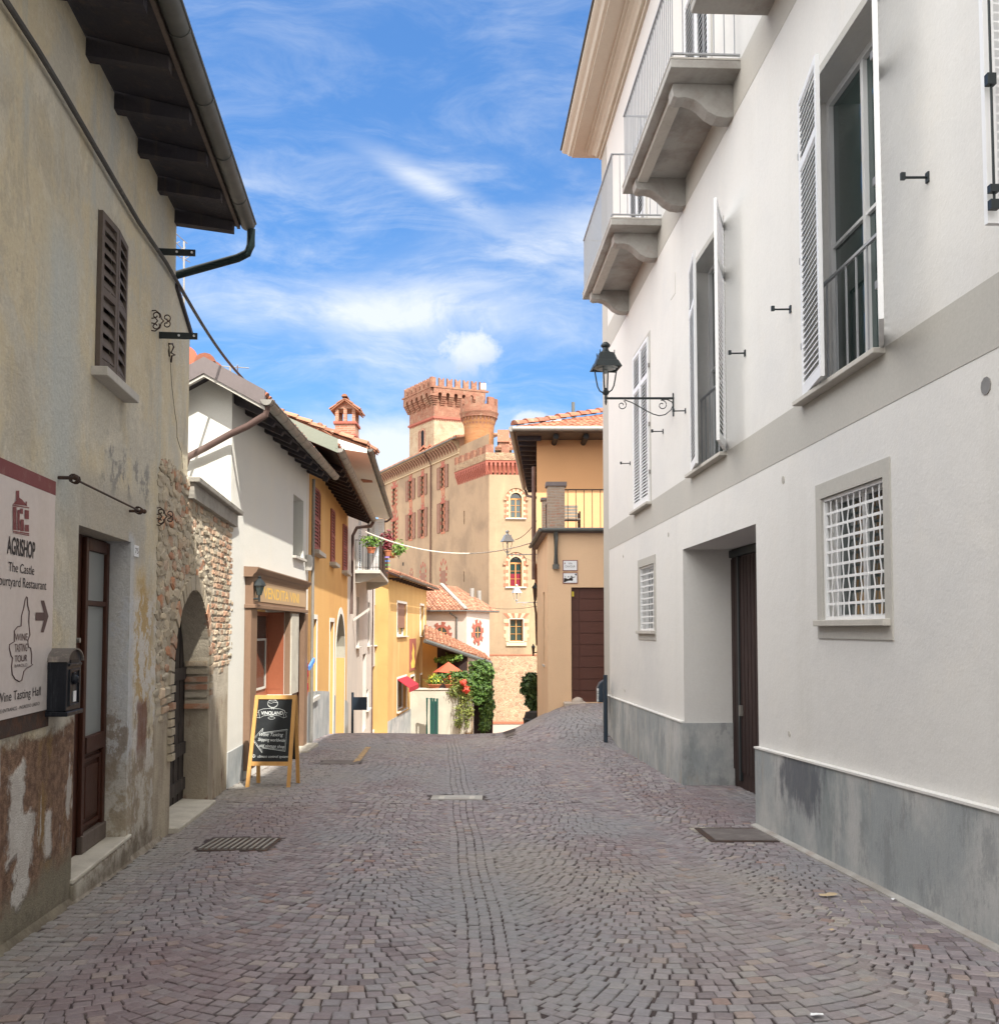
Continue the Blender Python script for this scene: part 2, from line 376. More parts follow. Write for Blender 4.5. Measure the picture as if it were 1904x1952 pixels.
surf('copper_brown', (.13, .085, .075), .55, metal=.3, bump=.06, bsc=20, col2=(.19, .14, .12), sc=2.5, amt=.6)
surf('fascia_metal', (.17, .145, .145), .55, metal=.2, bump=.03, col2=(.14, .12, .12), sc=1.5, amt=.5)
surf('fascia_green', (.20, .22, .18), .55, metal=.2, bump=.03)
surf('green_pipe', (.018, .032, .032), .45, metal=.2, bump=.04)
surf('roof_tile', (.37, .145, .085), .85, island=(.26, .095, .06, 1), bump=.3, bsc=40, grime=(3, (.38, .27, .19), .5))
surf('roof_tile_old', (.38, .20, .125), .88, island=(.24, .10, .06, 1), bump=.3, bsc=40, grime=(4, (.42, .33, .24), .65))
surf('stone_sill', (.48, .46, .42), .85, col2=(.38, .36, .33), sc=4, amt=.5, bump=.12, bsc=50)
surf('door_stone', (.50, .47, .40), .85, col2=(.36, .33, .28), sc=4, amt=.6, bump=.2, bsc=40)
surf('stone_coping', (.36, .34, .30), .92, col2=(.25, .24, .22), sc=5, amt=.7, bump=.4, bsc=40)
surf('board_black', (.018, .021, .024), .55, bump=.02, grime=(4, (.05, .055, .06), .4))
surf('chalk', (.72, .76, .76), .95, bump=0)
surf('ink', (.035, .03, .03), .7, bump=0)
surf('sign_maroon', (.19, .055, .055), .7, bump=.05, grime=(9, (.32, .20, .18), .35))
surf('sign_white', (.56, .51, .49), .42, bump=.01, col2=(.50, .47, .45), sc=1.6, amt=.7, spec=.5, streak=(2, (.46, .42, .38), .3))
surf('sign_brown', (.11, .07, .065), .7, bump=0)
surf('gold', (.80, .52, .12), .5, bump=.02)
surf('mail_black', (.009, .011, .016), .42, bump=.1, bsc=24, spec=.22, streak=(12, (.22, .24, .26), .45))
surf('rust_cap', (.13, .115, .105), .6, bump=.15, grime=(9, (.36, .31, .26), .6))
surf('red_cloth', (.33, .02, .035), .8, bump=.1)
surf('orange_cloth', (.42, .085, .045), .85, bump=.1)
surf('curtain_red', (.17, .015, .03), .9, bump=.1)
surf('steel_blue', (.03, .045, .065), .4, metal=.3, bump=.02)
surf('green_paint', (.012, .06, .05), .45, bump=.03)
surf('pot', (.45, .17, .09), .85, bump=.1)
surf('rubble_rock', (.42, .36, .31), .9, bump=.4, bsc=30)
surf('cable', (.07, .068, .068), .7, bump=.1, grime=(6, (.18, .17, .16), .5))
surf('pale_cable', (.55, .52, .46), .7, bump=0)
surf('rubber', (.02, .02, .02), .6, bump=0)
surf('paper', (.72, .74, .76), .7, bump=0)
surf('screen_grey', (.12, .12, .13), .7, bump=0)
surf('blue_cloth', (.10, .25, .62), .8, bump=0); surf('yellow_cloth', (.75, .60, .08), .8, bump=0); surf('green_cloth', (.10, .45, .16), .8, bump=0); surf('violet_cloth', (.30, .22, .55), .8, bump=0)
glassm('dark_glass'); glassm('green_glass', (.02, .045, .042), .05)
glassm('frosted', (.23, .25, .25), .32, .5); glassm('curtain_glass', (.28, .29, .28), .12, .8)
glassm('void', (.008, .008, .009), .5, .1)
brickm('tower_brick', ((.19, .075, .05), (.25, .115, .075), (.27, .165, .11)), (.25, .16, .115), .30, .09, .012, .5, patch=(.7, (.29, .21, .15), .55, .5), grime=(1.2, (.15, .08, .055), .6))
brickm('tower_stone', ((.35, .275, .19), (.28, .215, .145), (.28, .15, .10)), (.36, .29, .20), .32, .10, .014, .5, patch=(.6, (.39, .32, .23), .5, .6), grime=(1.1, (.24, .175, .12), .6))
brickm('turret_brick', ((.29, .12, .05), (.34, .17, .075), (.25, .095, .055)), (.28, .16, .085), .28, .08, .010, .5, grime=(1.1, (.32, .20, .105), .6))
brickm('pillar_brick', ((.30, .22, .165), (.37, .29, .225), (.38, .18, .125)), (.36, .31, .26), .25, .07, .012, .6)
brickm('chimney_brick', ((.30, .125, .08), (.35, .19, .13)), (.34, .25, .19), .25, .07, .012, .5)
brickm('rampart_stone', ((.30, .205, .13), (.21, .135, .09), (.35, .255, .165)), (.33, .25, .17), .34, .20, .012, 1.0, stone=True, patch=(.35, (.38, .16, .08), .60, .8), grime=(1.6, (.20, .13, .085), .5))
brickm('old_brick', ((.40, .20, .14), (.46, .36, .27), (.48, .42, .33)), (.42, .37, .30), .24, .075, .016, 1.0)
def leafm(name, c1, c2):
    m, g, b = newmat(name)
    rnd = g.n('ShaderNodeNewGeometry').outputs['Random Per Island']
    c = g.mix(rnd, c1, c2); setin(g, b, 'Base Color', c); b.inputs['Roughness'].default_value = .55
    b.inputs['Subsurface Weight'].default_value = 0
    try:
        b.inputs['Transmission Weight'].default_value = 0
    except Exception: pass
    return m
leafm('ivy_leaf', (.02, .06, .010), (.10, .19, .03)); leafm('vine_leaf', (.07, .12, .02), (.26, .28, .06)); leafm('dark_leaf', (.02, .05, .015), (.05, .10, .02))
leafm('flower_red', (.62, .05, .03), (.70, .14, .08)); leafm('flower_pink', (.55, .06, .14), (.42, .03, .06)); leafm('flower_yellow', (.70, .62, .06), (.45, .50, .05)); leafm('plum_leaf', (.12, .02, .03), (.26, .04, .05)); leafm('fresh_leaf', (.05, .13, .02), (.20, .32, .05))
# ================================================================ planes of the place
L = Fr((-2.22, 0), (-.1123, 1), 1)            # old house on the left
RW = Fr((3.18, 0), (-.0429, 1), -1)           # white building on the right
WH = Fr((-3.71, 13.28), (-.028, 1), 1)        # cream house
YH = Fr((-3.88, 19.4), (-.076, 1), 1)         # yellow house with red shutters
GH = Fr((-4.65, 29.6), (-.075, 1), 1)         # grey house with the balcony
H2 = Fr((-5.23, 45.5), (.053, 1), 1)          # far yellow house
BF = Fr((1.2, 24.0), (1, 0), 1)               # beige terrace house, face towards us
BL = Fr((1.2, 24.0), (-.014, 1), -1)
UF = Fr((1.12, 28.9), (1, 0), 1)              # orange house set back above the terrace
UL = Fr((1.12, 28.9), (.057, 1), -1)
CF = Fr((-.76, 70), (1, .08), 1)              # castle front
CL = Fr((-.76, 70), (-.466, 1), -1)           # castle long side
for fr in (RW, BL, UL, CL):
    pass
def left_x(y):
    if y < 13.3: return -2.22-.1123*y
    if y < 19.4: return -3.71-.028*(y-13.28)
    if y < 29.6: return -3.88-.076*(y-19.4)
    if y < 45.5: return -4.65-.075*(y-29.6)
    return -5.23+.053*(y-45.5)
def right_x(y):
    if y < 10.25: return 3.18-.0429*y
    if y < 13.6: return 3.4-.0429*y+.5
    if y < 20.45: return 3.18-.0429*y
    if y < 24: return 9
    return 1.25+.004*(y-24)

# ================================================================ ground and paving
m, g, b = newmat('joint_sand')
oc = g.n('ShaderNodeTexCoord').outputs['Object']
c = g.mix(g.ramp(g.noise(oc, .9, 6, .65), .46, .62), (.040, .028, .028), (.12, .10, .088))
c = g.mix(g.ramp(g.noise(g.scl(oc, (1, .6, 1), loc=(4, 2, 0)), .55, 5, .6), .58, .70), c, (.36, .34, .29))
s = g.n('ShaderNodeSeparateXYZ', {0: oc})
vo = g.n('ShaderNodeTexVoronoi', {'Vector': oc, 'Scale': 8.0}, feature='DISTANCE_TO_EDGE').outputs[0]
far = g.mix(g.ramp(vo, .02, .09), (.30, .24, .20), (.46, .36, .31))
far = g.mix(g.ramp(g.noise(oc, .05, 3), .5, .6), far, (.30, .27, .20))
c = g.mix(g.ramp(s.outputs[1], 29.5, 30.5), c, far)
setin(g, b, 'Base Color', c); b.inputs['Roughness'].default_value = .95
bp = g.n('ShaderNodeBump', {'Strength': .5, 'Distance': .01, 'Height': g.noise(oc, 60, 4)}); g.t.links.new(bp.outputs[0], b.inputs['Normal'])

m, g, b = newmat('porphyry')
oc = g.n('ShaderNodeTexCoord').outputs['Object']
rnd = g.n('ShaderNodeNewGeometry').outputs['Random Per Island']
cr = g.n('ShaderNodeValToRGB', {0: rnd}); e = cr.color_ramp
for p_, c_ in ((0, (.135, .112, .120)), (.22, (.205, .170, .180)), (.45, (.185, .170, .182)), (.7, (.250, .215, .225)), (.86, (.215, .208, .216)), (.955, (.300, .262, .238)), (1, (.200, .125, .108))):
    el = e.elements[0] if p_ == 0 else (e.elements[-1] if p_ == 1 else e.elements.new(p_)); el.position = p_; el.color = (*c_, 1)
c = cr.outputs[0]
pn = g.noise(g.scl(oc, (1, .7, 1)), .38, 5, .6)
c = g.mix(g.m('MULTIPLY', g.ramp(pn, .45, .62), .75), c, (.195, .198, .210))
c = g.mix(g.m('MULTIPLY', g.ramp(g.noise(g.scl(oc, (1, .5, 1), loc=(9, 4, 0)), .5, 4, .6), .54, .66), .38), c, (.150, .095, .098))
c = g.mix(g.m('MULTIPLY', g.ramp(g.noise(g.scl(oc, (1, .6, 1), loc=(2, 14, 0)), .3, 5, .6), .5, .68), .6), c, (.25, .232, .205))
s = g.n('ShaderNodeSeparateXYZ', {0: oc})
# pale wear near the left foot of the wall and a greyer drain line in the middle
tl = g.m('ADD', s.outputs[0], g.m('MULTIPLY_ADD', s.outputs[1], .1123, 2.22))
c = g.mix(g.m('MULTIPLY', g.ramp(g.m('ADD', tl, g.m('MULTIPLY', g.noise(oc, .9, 4), .8)), 1.15, .45), .55), c, (.26, .245, .215))
tc_ = g.m('ABSOLUTE', g.m('ADD', s.outputs[0], g.m('MULTIPLY_ADD', s.outputs[1], .0625, -.30)))
c = g.mix(g.m('MULTIPLY', g.m('MULTIPLY', g.ramp(tc_, .60, .1), g.ramp(g.noise(oc, .5, 4), .38, .55)), .45), c, (.185, .192, .205))
c = g.mix(.35, c, g.mix(g.noise(oc, 55, 6, .75), (.15, .15, .15), (.88, .88, .88)), 'OVERLAY')
setin(g, b, 'Base Color', c)
setin(g, b, 'Roughness', g.ramp(g.noise(oc, 20, 4), .3, .7, .50, .75)); b.inputs['Specular IOR Level'].default_value = .42
h = g.m('ADD', g.noise(oc, 70, 5, .65), g.m('MULTIPLY', g.noise(oc, 14, 3), 1.6))
bp = g.n('ShaderNodeBump', {'Strength': .55, 'Distance': .006, 'Height': h}); g.t.links.new(bp.outputs[0], b.inputs['Normal'])

def frange(a, b, s):
    o = []; x = a
    while x < b-1e-6: o.append(x); x += s
    return o+[b]
xs = [-900, -300, -120, -60, -30, -16]+frange(-9, 12, .5)+[16, 30, 60, 120, 300, 900]
ys = [-300, -60, -20]+frange(-6, 46, .5)+frange(47, 100, 2)+[120, 160, 240, 400, 900, 2500]
mb = MB()
mb.v = [Vector((x, y, gz(x, y)-.0095)) for y in ys for x in xs]
nx = len(xs)
mb.f = [(j*nx+i, j*nx+i+1, (j+1)*nx+i+1, (j+1)*nx+i) for j in range(len(ys)-1) for i in range(nx-1)]
tag(mb.build('ground', M['joint_sand'], smooth=False, recalc=False), kind='structure')

def street_ax(y): return .30-.0625*y
HOLES = []   # (x0,x1,y0,y1) iron covers set in the paving
def cover(px4, pad=.02): HOLES.append(px4)
DRAIN = (-.88, -.22, 12.45, 12.85); COVER = (2.02, 2.72, 9.35, 10.15); GRATE = (-2.78, -2.12, 8.9, 9.55); DRAIN2 = (-3.0, -2.35, 16.2, 16.75)
HOLES += [DRAIN, COVER, GRATE, DRAIN2]
rs = random.Random(3)
V = []; Fc = []
def stone(x, y, ang, hw, hd):
    for h in HOLES:
        if h[0]-.05 < x < h[1]+.05 and h[2]-.05 < y < h[3]+.05: return
    if not (left_x(y)+.03 < x < right_x(y)-.02): return
    ca, sa = cos(ang), sin(ang); b = len(V)
    dz = rs.uniform(-.002, .002); tx = rs.uniform(-.03, .03); ty = rs.uniform(-.035, .035)
    z0 = gz(x, y)
    zx = (gz(x+.05, y)-z0)/.05; zy = (gz(x, y+.05)-z0)/.05
    cs = []
    for sx, sy in ((-1, -1), (1, -1), (1, 1), (-1, 1)):
        cs.append((sx*(hw+rs.uniform(-.005, .003)), sy*(hd+rs.uniform(-.005, .003))))
    for k, (ins, zz) in enumerate(((1.0, -.03), (.985, -.004), (.80, .001))):
        for lx, ly in cs:
            lx *= ins if k < 2 else (1-.007/hw); ly *= ins if k < 2 else (1-.007/hd)
            wx = lx*ca-ly*sa; wy = lx*sa+ly*ca
            V.append((x+wx, y+wy, z0+zx*wx+zy*wy+zz+dz+tx*lx+ty*ly))
    Fc.append((b+8, b+9, b+10, b+11))
    for i in range(4):
        j = (i+1) % 4
        Fc.append((b+4+i, b+4+j, b+8+j, b+8+i)); Fc.append((b+i, b+j, b+4+j, b+4+i))
def band_rows(y0, y1, k):
    # drain line: straight courses
    r = .100*k; y = y0
    while y < y1:
        for i in range(5):
            w = .078
            stone(street_ax(y)+(i-2)*w+rs.uniform(-.004, .004)+.010*sin(y*2.1), y+rs.uniform(-.012, .012)+(i % 2)*.03, -.06+rs.uniform(-.06, .06), w/2-.0015, r/2-.005)
        y += r
def fan(c, half, y0, y1, k):
    half += .045; rad = half*1.42; amax = math.asin(half/rad); rr = .098*k; y = y0-.6
    while y < y1:
        n = max(3, int(rad*2*amax/(.090*k))); ph = rs.uniform(-.5, .5)
        for i in range(n):
            a = -amax+(i+.5+ph)*(2*amax/n)+rs.uniform(-.004, .004)
            if abs(a) > amax: continue
            yy_ = y+rad-rad*cos(a)+rs.uniform(-.006, .006)
            if not (y0 <= yy_ < y1) or (abs(c) < 1.4 and abs(c+rad*sin(a)) < .17): continue
            x = street_ax(yy_)+c+rad*sin(a)
            ww = rad*2*amax/n
            stone(x, yy_, a*.9-.06+rs.uniform(-.07, .07), (ww/2-.0018)*rs.uniform(.95, 1.01), (rr*cos(a*.8)/2-.0048)*rs.uniform(.93, 1.0))
        y += rr
for (y0, y1, k) in ((2.2, 12, 1.0), (12, 20, 1.12), (20, 31, 1.35)):
    band_rows(y0, y1, k)
    for c, hf in ((-.995, .78), (-2.555, .78), (-4.1, .78), (1.10, .88), (2.86, .88), (4.6, .88), (6.4, .88), (8.1, .88)): fan(c, hf, y0, y1, k)
mb = MB(); mb.v = [Vector(v) for v in V]; mb.f = Fc
tag(mb.build('road', M['porphyry'], recalc=False), kind='structure')
surf('lid_iron', (.13, .115, .11), .7, metal=.2, bump=.5, bsc=26, col2=(.19, .17, .16), sc=6, amt=.8)
# covers
def slab(name, h, zoff, matn, **kw):
    x0, x1, y0, y1 = h; mb = MB()
    P = [(x0, y0), (x1, y0), (x1, y1), (x0, y1)]
    mb.hexa([(x, y, gz(x, y)-.05) for x, y in P]+[(x, y, gz(x, y)+zoff) for x, y in P])
    return mb
def local(h): return ((h[0]+h[1])/2, (h[2]+h[3])/2)
x, y = local(GRATE)
t = thing('drain_grate', 'rusty slotted street drain grate beside the foot of the old house', 'drain grate', (x, y, gz(x, y)))
slab('f', GRATE, -.006, '').build('frame', M['rust_iron'], t)
mb = MB()
for i in range(11):
    xx = GRATE[0]+.04+i*(GRATE[1]-GRATE[0]-.08)/10
    mb.hexa([(xx-.013, GRATE[2]+.04, gz(xx, y)-.01), (xx+.013, GRATE[2]+.04, gz(xx, y)-.01), (xx+.013, GRATE[3]-.04, gz(xx, y)-.01), (xx-.013, GRATE[3]-.04, gz(xx, y)-.01)] +
            [(xx-.013, GRATE[2]+.04, gz(xx, GRATE[2])+.006), (xx+.013, GRATE[2]+.04, gz(xx, GRATE[2])+.006), (xx+.013, GRATE[3]-.04, gz(xx, GRATE[3])+.006), (xx-.013, GRATE[3]-.04, gz(xx, GRATE[3])+.006)])
tag(mb.build('slats', M['zinc'], t))
x, y = local(COVER)
t = thing('manhole_cover', 'square cast iron manhole cover in the cobbles before the garage recess', 'manhole cover', (x, y, gz(x, y)))
slab('f', COVER, -.002, '').build('frame', M['rust_iron'], t)
slab('l', (COVER[0]+.06, COVER[1]-.06, COVER[2]+.06, COVER[3]-.06), .002, '').build('lid', M['lid_iron'], t)
x, y = local(DRAIN)
t = thing('stone_drain', 'pale stone drain slab with two white end blocks in mid street', 'drain cover', (x, y, gz(x, y)))
slab('f', DRAIN, -.001, '').build('slab', M['concrete'], t)
for a in (0, 1):
    x0 = DRAIN[0]+.10 if a == 0 else DRAIN[1]-.17
    slab('f', (x0, x0+.07, DRAIN[2]+.08, DRAIN[3]-.08), .003, '').build('end_block', M['stone_sill'], t)
slab('g', (DRAIN[0]+.19, DRAIN[1]-.19, DRAIN[2]+.18, DRAIN[3]-.18), .003, '').build('grating', M['concrete'], t)
x, y = local(DRAIN2)
mb = slab('f', DRAIN2, .002, '')
tag(mb.build('pavement_cover', M['lid_iron']), 'flat grey metal cover in the paving behind the chalkboard', 'manhole cover')
# faint yellow road mark and litter
mb = MB(); P = []
for (cx, cy) in ((1010, 1945), (1075, 1930), (1165, 1815), (1120, 1815)):
    p = at(5, cx, cy, 20); 
    for _ in range(6):
        d = ray(5, cx, cy); Y = 20
    lo, hi = 12, 28
    for _ in range(30):
        mid = (lo+hi)/2; q = d*(mid/d.y); 
        if q.z+EYE > gz(q.x, q.y): lo = mid
        else: hi = mid
    q = d*(lo/d.y); P.append((q.x, q.y))
def ground_hit(c, x, y, lo=2.0, hi=40):
    d = ray(c, x, y)
    for _ in range(40):
        mid = (lo+hi)/2; q = d*(mid/d.y)
        if q.z+EYE > gz(q.x, q.y): lo = mid
        else: hi = mid
    q = d*(lo/d.y); return q.x, q.y
m, g, b = newmat('worn_yellow'); oc = g.n('ShaderNodeTexCoord').outputs['Object']
setin(g, b, 'Base Color', g.mix(g.ramp(g.noise(oc, 9, 6, .7), .40, .52), (.15, .125, .12), (.42, .28, .13))); b.inputs['Roughness'].default_value = .9
n = 8; mb = MB()
for i in range(n+1):
    for k in (0, 1):
        a, b_ = (P[0], P[3]) if k == 0 else (P[1], P[2])
        x, y = lerp(a[0], b_[0], i/n), lerp(a[1], b_[1], i/n); mb.v.append(Vector((x, y, gz(x, y)+.008)))
mb.f = [(2*i, 2*i+1, 2*i+3, 2*i+2) for i in range(n)]
tag(mb.build('road_marking', M['worn_yellow'], recalc=False), kind='structure')
rs = random.Random(5)
for (cr_, cx, cy, sz, lab) in ((15, 1025, 1035, .055, 'crumpled pale dry leaf on the cobbles near the right plinth'), (15, 958, 1662, .035, 'small white scrap of paper at the bottom edge of the street'),
                               (15, 1030, 1218, .022, 'tiny white scrap on the cobbles below the dry leaf'), (15, 1360, 1058, .022, 'tiny white scrap beside the kerb of the right plinth')):
    x, y = ground_hit(cr_, cx, cy, 2, 12); mb = MB(); pts = []
    k = 9
    for i in range(k):
        a = 2*pi*i/k; r = sz*rs.uniform(.55, 1.1); pts.append((x+r*cos(a)*1.3, y+r*sin(a)*.8, gz(x, y)+.012+rs.uniform(0, .012)))
    mb.add(pts+[(x, y, gz(x, y)+.022)], [(i, (i+1) % k, k) for i in range(k)])
    tag(mb.build('dry_leaf' if 'leaf' in lab else 'paper_scrap', M['paper'] if 'leaf' not in lab else M['cream_block'], recalc=False), lab, 'leaf' if 'leaf' in lab else 'litter')
# ================================================================ builders shared by the houses
def leaf_shutter(parent, fr, a, n, ang, w, z0, z1, matn, side=1, t=.035, splits=(), pitch=.055, name='shutter', st=.06, n_sl=None):
    """louvred leaf hinged at (a,n); ang=0 lies along +a (side=1) or -a (side=-1), opens outwards"""
    mb = MB(fr)
    H = Matrix.Translation(Vector((a, n, 0))) @ Matrix.Rotation(ang*side, 4, 'Z')
    if side < 0: H = H @ Matrix.Scale(-1, 4, Vector((1, 0, 0)))
    mb.M = H
    mb.box(0, st, 0, t, z0, z1); mb.box(w-st, w, 0, t, z0, z1)
    edges = [z0+st*1.6, *splits, z1-st]
    mb.box(st, w-st, 0, t, z0, z0+st*1.6); mb.box(st, w-st, 0, t, z1-st, z1)
    for s_ in splits: mb.box(st, w-st, 0, t, s_-st*.6, s_+st*.6)
    zz = z0+st*1.6
    segs = []; prev = z0+st*1.6
    for s_ in splits: segs.append((prev, s_-st*.6)); prev = s_+st*.6
    segs.append((prev, z1-st))
    for lo, hi in segs:
        k = max(2, int((hi-lo)/pitch)); d = (hi-lo)/k
        for i in range(k):
            zc = lo+(i+.5)*d
            mb.hexa([(st, .004, zc+d*.38), (w-st, .004, zc+d*.38), (w-st, t-.002, zc-d*.42), (st, t-.002, zc-d*.42),
                     (st, .004, zc+d*.38+.010), (w-st, .004, zc+d*.38+.010), (w-st, t-.002, zc-d*.42+.010), (st, t-.002, zc-d*.42+.010)])
    mb.box(st*.6, w-st*.6, -.006, -.001, z0+st, z1-st*.5) if False else None
    return mb.build(name, M[matn], parent)
def frame_rect(fr, a0, a1, z0, z1, w, n0, n1):
    mb = MB(fr); mb.box(a0, a0+w, n0, n1, z0, z1); mb.box(a1-w, a1, n0, n1, z0, z1)
    mb.box(a0+w, a1-w, n0, n1, z0, z0+w); mb.box(a0+w, a1-w, n0, n1, z1-w, z1); return mb
def window(parent, fr, a0, a1, z0, z1, depth, fm='white_paint', gm='dark_glass', bars=(1, 1), fw=.05, sill=None, name='window', over=.06, sillh=.05, proj=.07):
    mb = frame_rect(fr, a0, a1, z0, z1, fw, -depth, -depth+.05)
    nx_, nz_ = bars
    for i in range(1, nx_+1):
        c = lerp(a0, a1, i/(nx_+1)); mb.box(c-fw*.45, c+fw*.45, -depth, -depth+.045, z0+fw, z1-fw)
    for i in range(1, nz_+1):
        c = lerp(z0, z1, i/(nz_+1)); mb.box(a0+fw, a1-fw, -depth, -depth+.035, c-fw*.25, c+fw*.25)
    w = mb.build(name, M[fm], parent)
    MB(fr).box(a0, a1, -depth-.02, -depth+.006, z0, z1).build('pane', M[gm], w)
    if sill:
        MB(fr).box(a0-over, a1+over, -depth+.05, proj, z0-sillh, z0-.001).build('sill', M[sill], w, bevel=.004)
    return w
def surround(parent, fr, a0, a1, z0, z1, w, matn, n=.004, name='window_surround', bottom=True, th=.004):
    mb = MB(fr)
    mb.box(a0-w, a0, n-th, n, z0-(w if bottom else 0), z1+w); mb.box(a1, a1+w, n-th, n, z0-(w if bottom else 0), z1+w)
    mb.box(a0, a1, n-th, n, z1, z1+w)
    if bottom: mb.box(a0, a1, n-th, n, z0-w, z0)
    return mb.build(name, M[matn], parent)
def gutter(fr, a0, a1, n, z, r, seg=10, z1=None):
    mb = MB(fr); zb = z if z1 is None else z1
    k = max(1, int(abs(a1-a0)/1.0))
    mb.tube([(lerp(a0, a1, i/k), n, lerp(z, zb, i/k)) for i in range(k+1)], r, seg, arc=(0, pi) if a1 < a0 else (0, pi), caps=False)
    # outer shell closed by a slightly smaller inner shell so it has thickness
    return mb
def half_gutter(parent, fr, a0, a1, n, z, r, matn, z1=None, joints=1.0, name='gutter'):
    mb = MB(fr); zb = z if z1 is None else z1; seg = 10
    def ring(a, zz, rr): return [(a, n+rr*cos(pi+pi*k/seg), zz+rr*sin(pi+pi*k/seg)) for k in range(seg+1)]
    K = seg+1
    o0, o1, i0, i1 = ring(a0, z, r), ring(a1, zb, r), ring(a0, z, r-.006), ring(a1, zb, r-.006)
    P = o0+o1+i0+i1; f = []
    for k in range(seg): f += [(k, k+1, K+k+1, K+k), (2*K+k, 2*K+k+1, 3*K+k+1, 3*K+k)]
    f += [(0, K, 3*K, 2*K), (K-1, 2*K-1, 4*K-1, 3*K-1)]
    f += [tuple(range(K)), tuple(range(K, 2*K))]
    mb.add(P, f)
    L_ = a1-a0; k = int(abs(L_)/joints)
    for i in range(k+1):
        a = a0+L_*(i+.3)/(k+1); zz = lerp(z, zb, (i+.3)/(k+1)); seam = ring(a-.012, zz, r+.006)+ring(a+.012, zz, r+.006)
        mb.add(seam, [(q, q+1, K+q+1, K+q) for q in range(seg)]+[tuple(range(K)), tuple(range(K, 2*K))])
    # bead on the outer lip
    mb.tube([(a0, n+r, z), (a1, n+r, zb)], .012, 6)
    return mb.build(name, M[matn], parent, smooth=35)
def tiles(parent, P00, P10, P11, P01, matn, name='roof', w=.22, l=.38, rs=None, base=True, thick=.08):
    """curved tiles on the quad eave P00-P10, ridge P01-P11 (world points)"""
    rs = rs or random.Random(11)
    P00, P10, P11, P01 = map(Vector, (P00, P10, P11, P01))
    def Q(u, v): return (P00*(1-u)+P10*u)*(1-v)+(P01*(1-u)+P11*u)*v
    nrm = (P10-P00).cross(P01-P00).normalized()
    if nrm.z < 0: nrm = -nrm
    Lu = max((P10-P00).length, (P11-P01).length); Lv = ((P01-P00).length+(P11-P10).length)/2
    nu = max(1, int(Lu/w)); nv = max(1, int(Lv/l)); mb = MB()
    if base:
        mb.add([Q(0, 0)-nrm*thick, Q(1, 0)-nrm*thick, Q(1, 1)-nrm*thick, Q(0, 1)-nrm*thick, Q(0, 0)-nrm*.02, Q(1, 0)-nrm*.02, Q(1, 1)-nrm*.02, Q(0, 1)-nrm*.02],
               [(0, 1, 2, 3), (4, 5, 6, 7), (0, 1, 5, 4), (1, 2, 6, 5), (2, 3, 7, 6), (3, 0, 4, 7)])
    for i in range(nu):
        for j in range(nv):
            u0 = (i+.5)/nu; jx = rs.uniform(-.07, .07)/nu*0.8
            a = Q(u0+jx, j/nv); bq = Q(u0+jx+rs.uniform(-.1, .1)/nu*.5, min(1.0, (j+1.12)/nv))
            sd = (Q(min(1, u0+.01), j/nv)-Q(u0, j/nv)).normalized()
            wl = (Q(1, j/nv)-Q(0, j/nv)).length/nu
            if wl < .06: continue
            lift = rs.uniform(0, .012); base_ = len(mb.v)
            for (c, r, dz) in ((a, wl*.50, .026+lift), (bq, wl*.42, .004+lift)):
                for k in range(6):
                    t = pi*k/5; mb.v.append(c+sd*(r*cos(t))+nrm*(r*.72*sin(t)+dz-.02))
            for k in range(5): mb.f.append((base_+k, base_+k+1, base_+7+k, base_+6+k))
            mb.f.append((base_, base_+1, base_+2, base_+3, base_+4, base_+5))
    return mb.build(name, M[matn], parent, smooth=40, recalc=False)
def ridge(parent, A, B, matn, r=.13, l=.4, name='ridge_tiles', seed=2):
    rs = random.Random(seed); A, B = Vector(A), Vector(B); n = max(1, int((B-A).length/l)); mb = MB(); d = (B-A).normalized()
    side = d.cross(Vector((0, 0, 1))).normalized(); up = side.cross(d).normalized()
    for i in range(n):
        p, q = A.lerp(B, i/n), A.lerp(B, min(1, (i+1.15)/n)); b0 = len(mb.v); li = rs.uniform(0, .02)
        for c, rr, dz in ((p, r*1.08, .03+li), (q, r*.9, li)):
            for k in range(7):
                t = pi*k/6; mb.v.append(c+side*rr*cos(t)+up*(rr*sin(t)*.85+dz-.03))
        for k in range(6): mb.f.append((b0+k, b0+k+1, b0+8+k, b0+7+k))
        mb.f.append(tuple(b0+k for k in range(7)))
    return mb.build(name, M[matn], parent, smooth=40, recalc=False)
def text_mesh(name, s, size, fr, a, n, z, m, parent, sx=1.0, align='CENTER', ext=.001, rotz=0.0, flip=1, shear=0.0, bold=0.0, spacing=1.0):
    cu = bpy.data.curves.new('t', 'FONT'); cu.body = s; cu.size = size; cu.align_x = align; cu.extrude = 0; cu.shear = shear; cu.offset = bold; cu.space_character = spacing
    to = bpy.data.objects.new('t', cu); COL.objects.link(to)
    me = bpy.data.meshes.new_from_object(to.evaluated_get(bpy.context.evaluated_depsgraph_get()))
    mb = MB(fr); ca, sa = cos(rotz), sin(rotz)
    pts = []
    for v in me.vertices:
        x, y = v.co.x*sx, v.co.y; x, y = x*ca-y*sa, x*sa+y*ca
        pts.append((a+x*flip, n, z+y))
    mb.add(pts, [tuple(p.vertices) for p in me.polygons])
    bpy.data.objects.remove(to); bpy.data.curves.remove(cu); bpy.data.meshes.remove(me)
    return mb.build(name, m, parent, recalc=False)

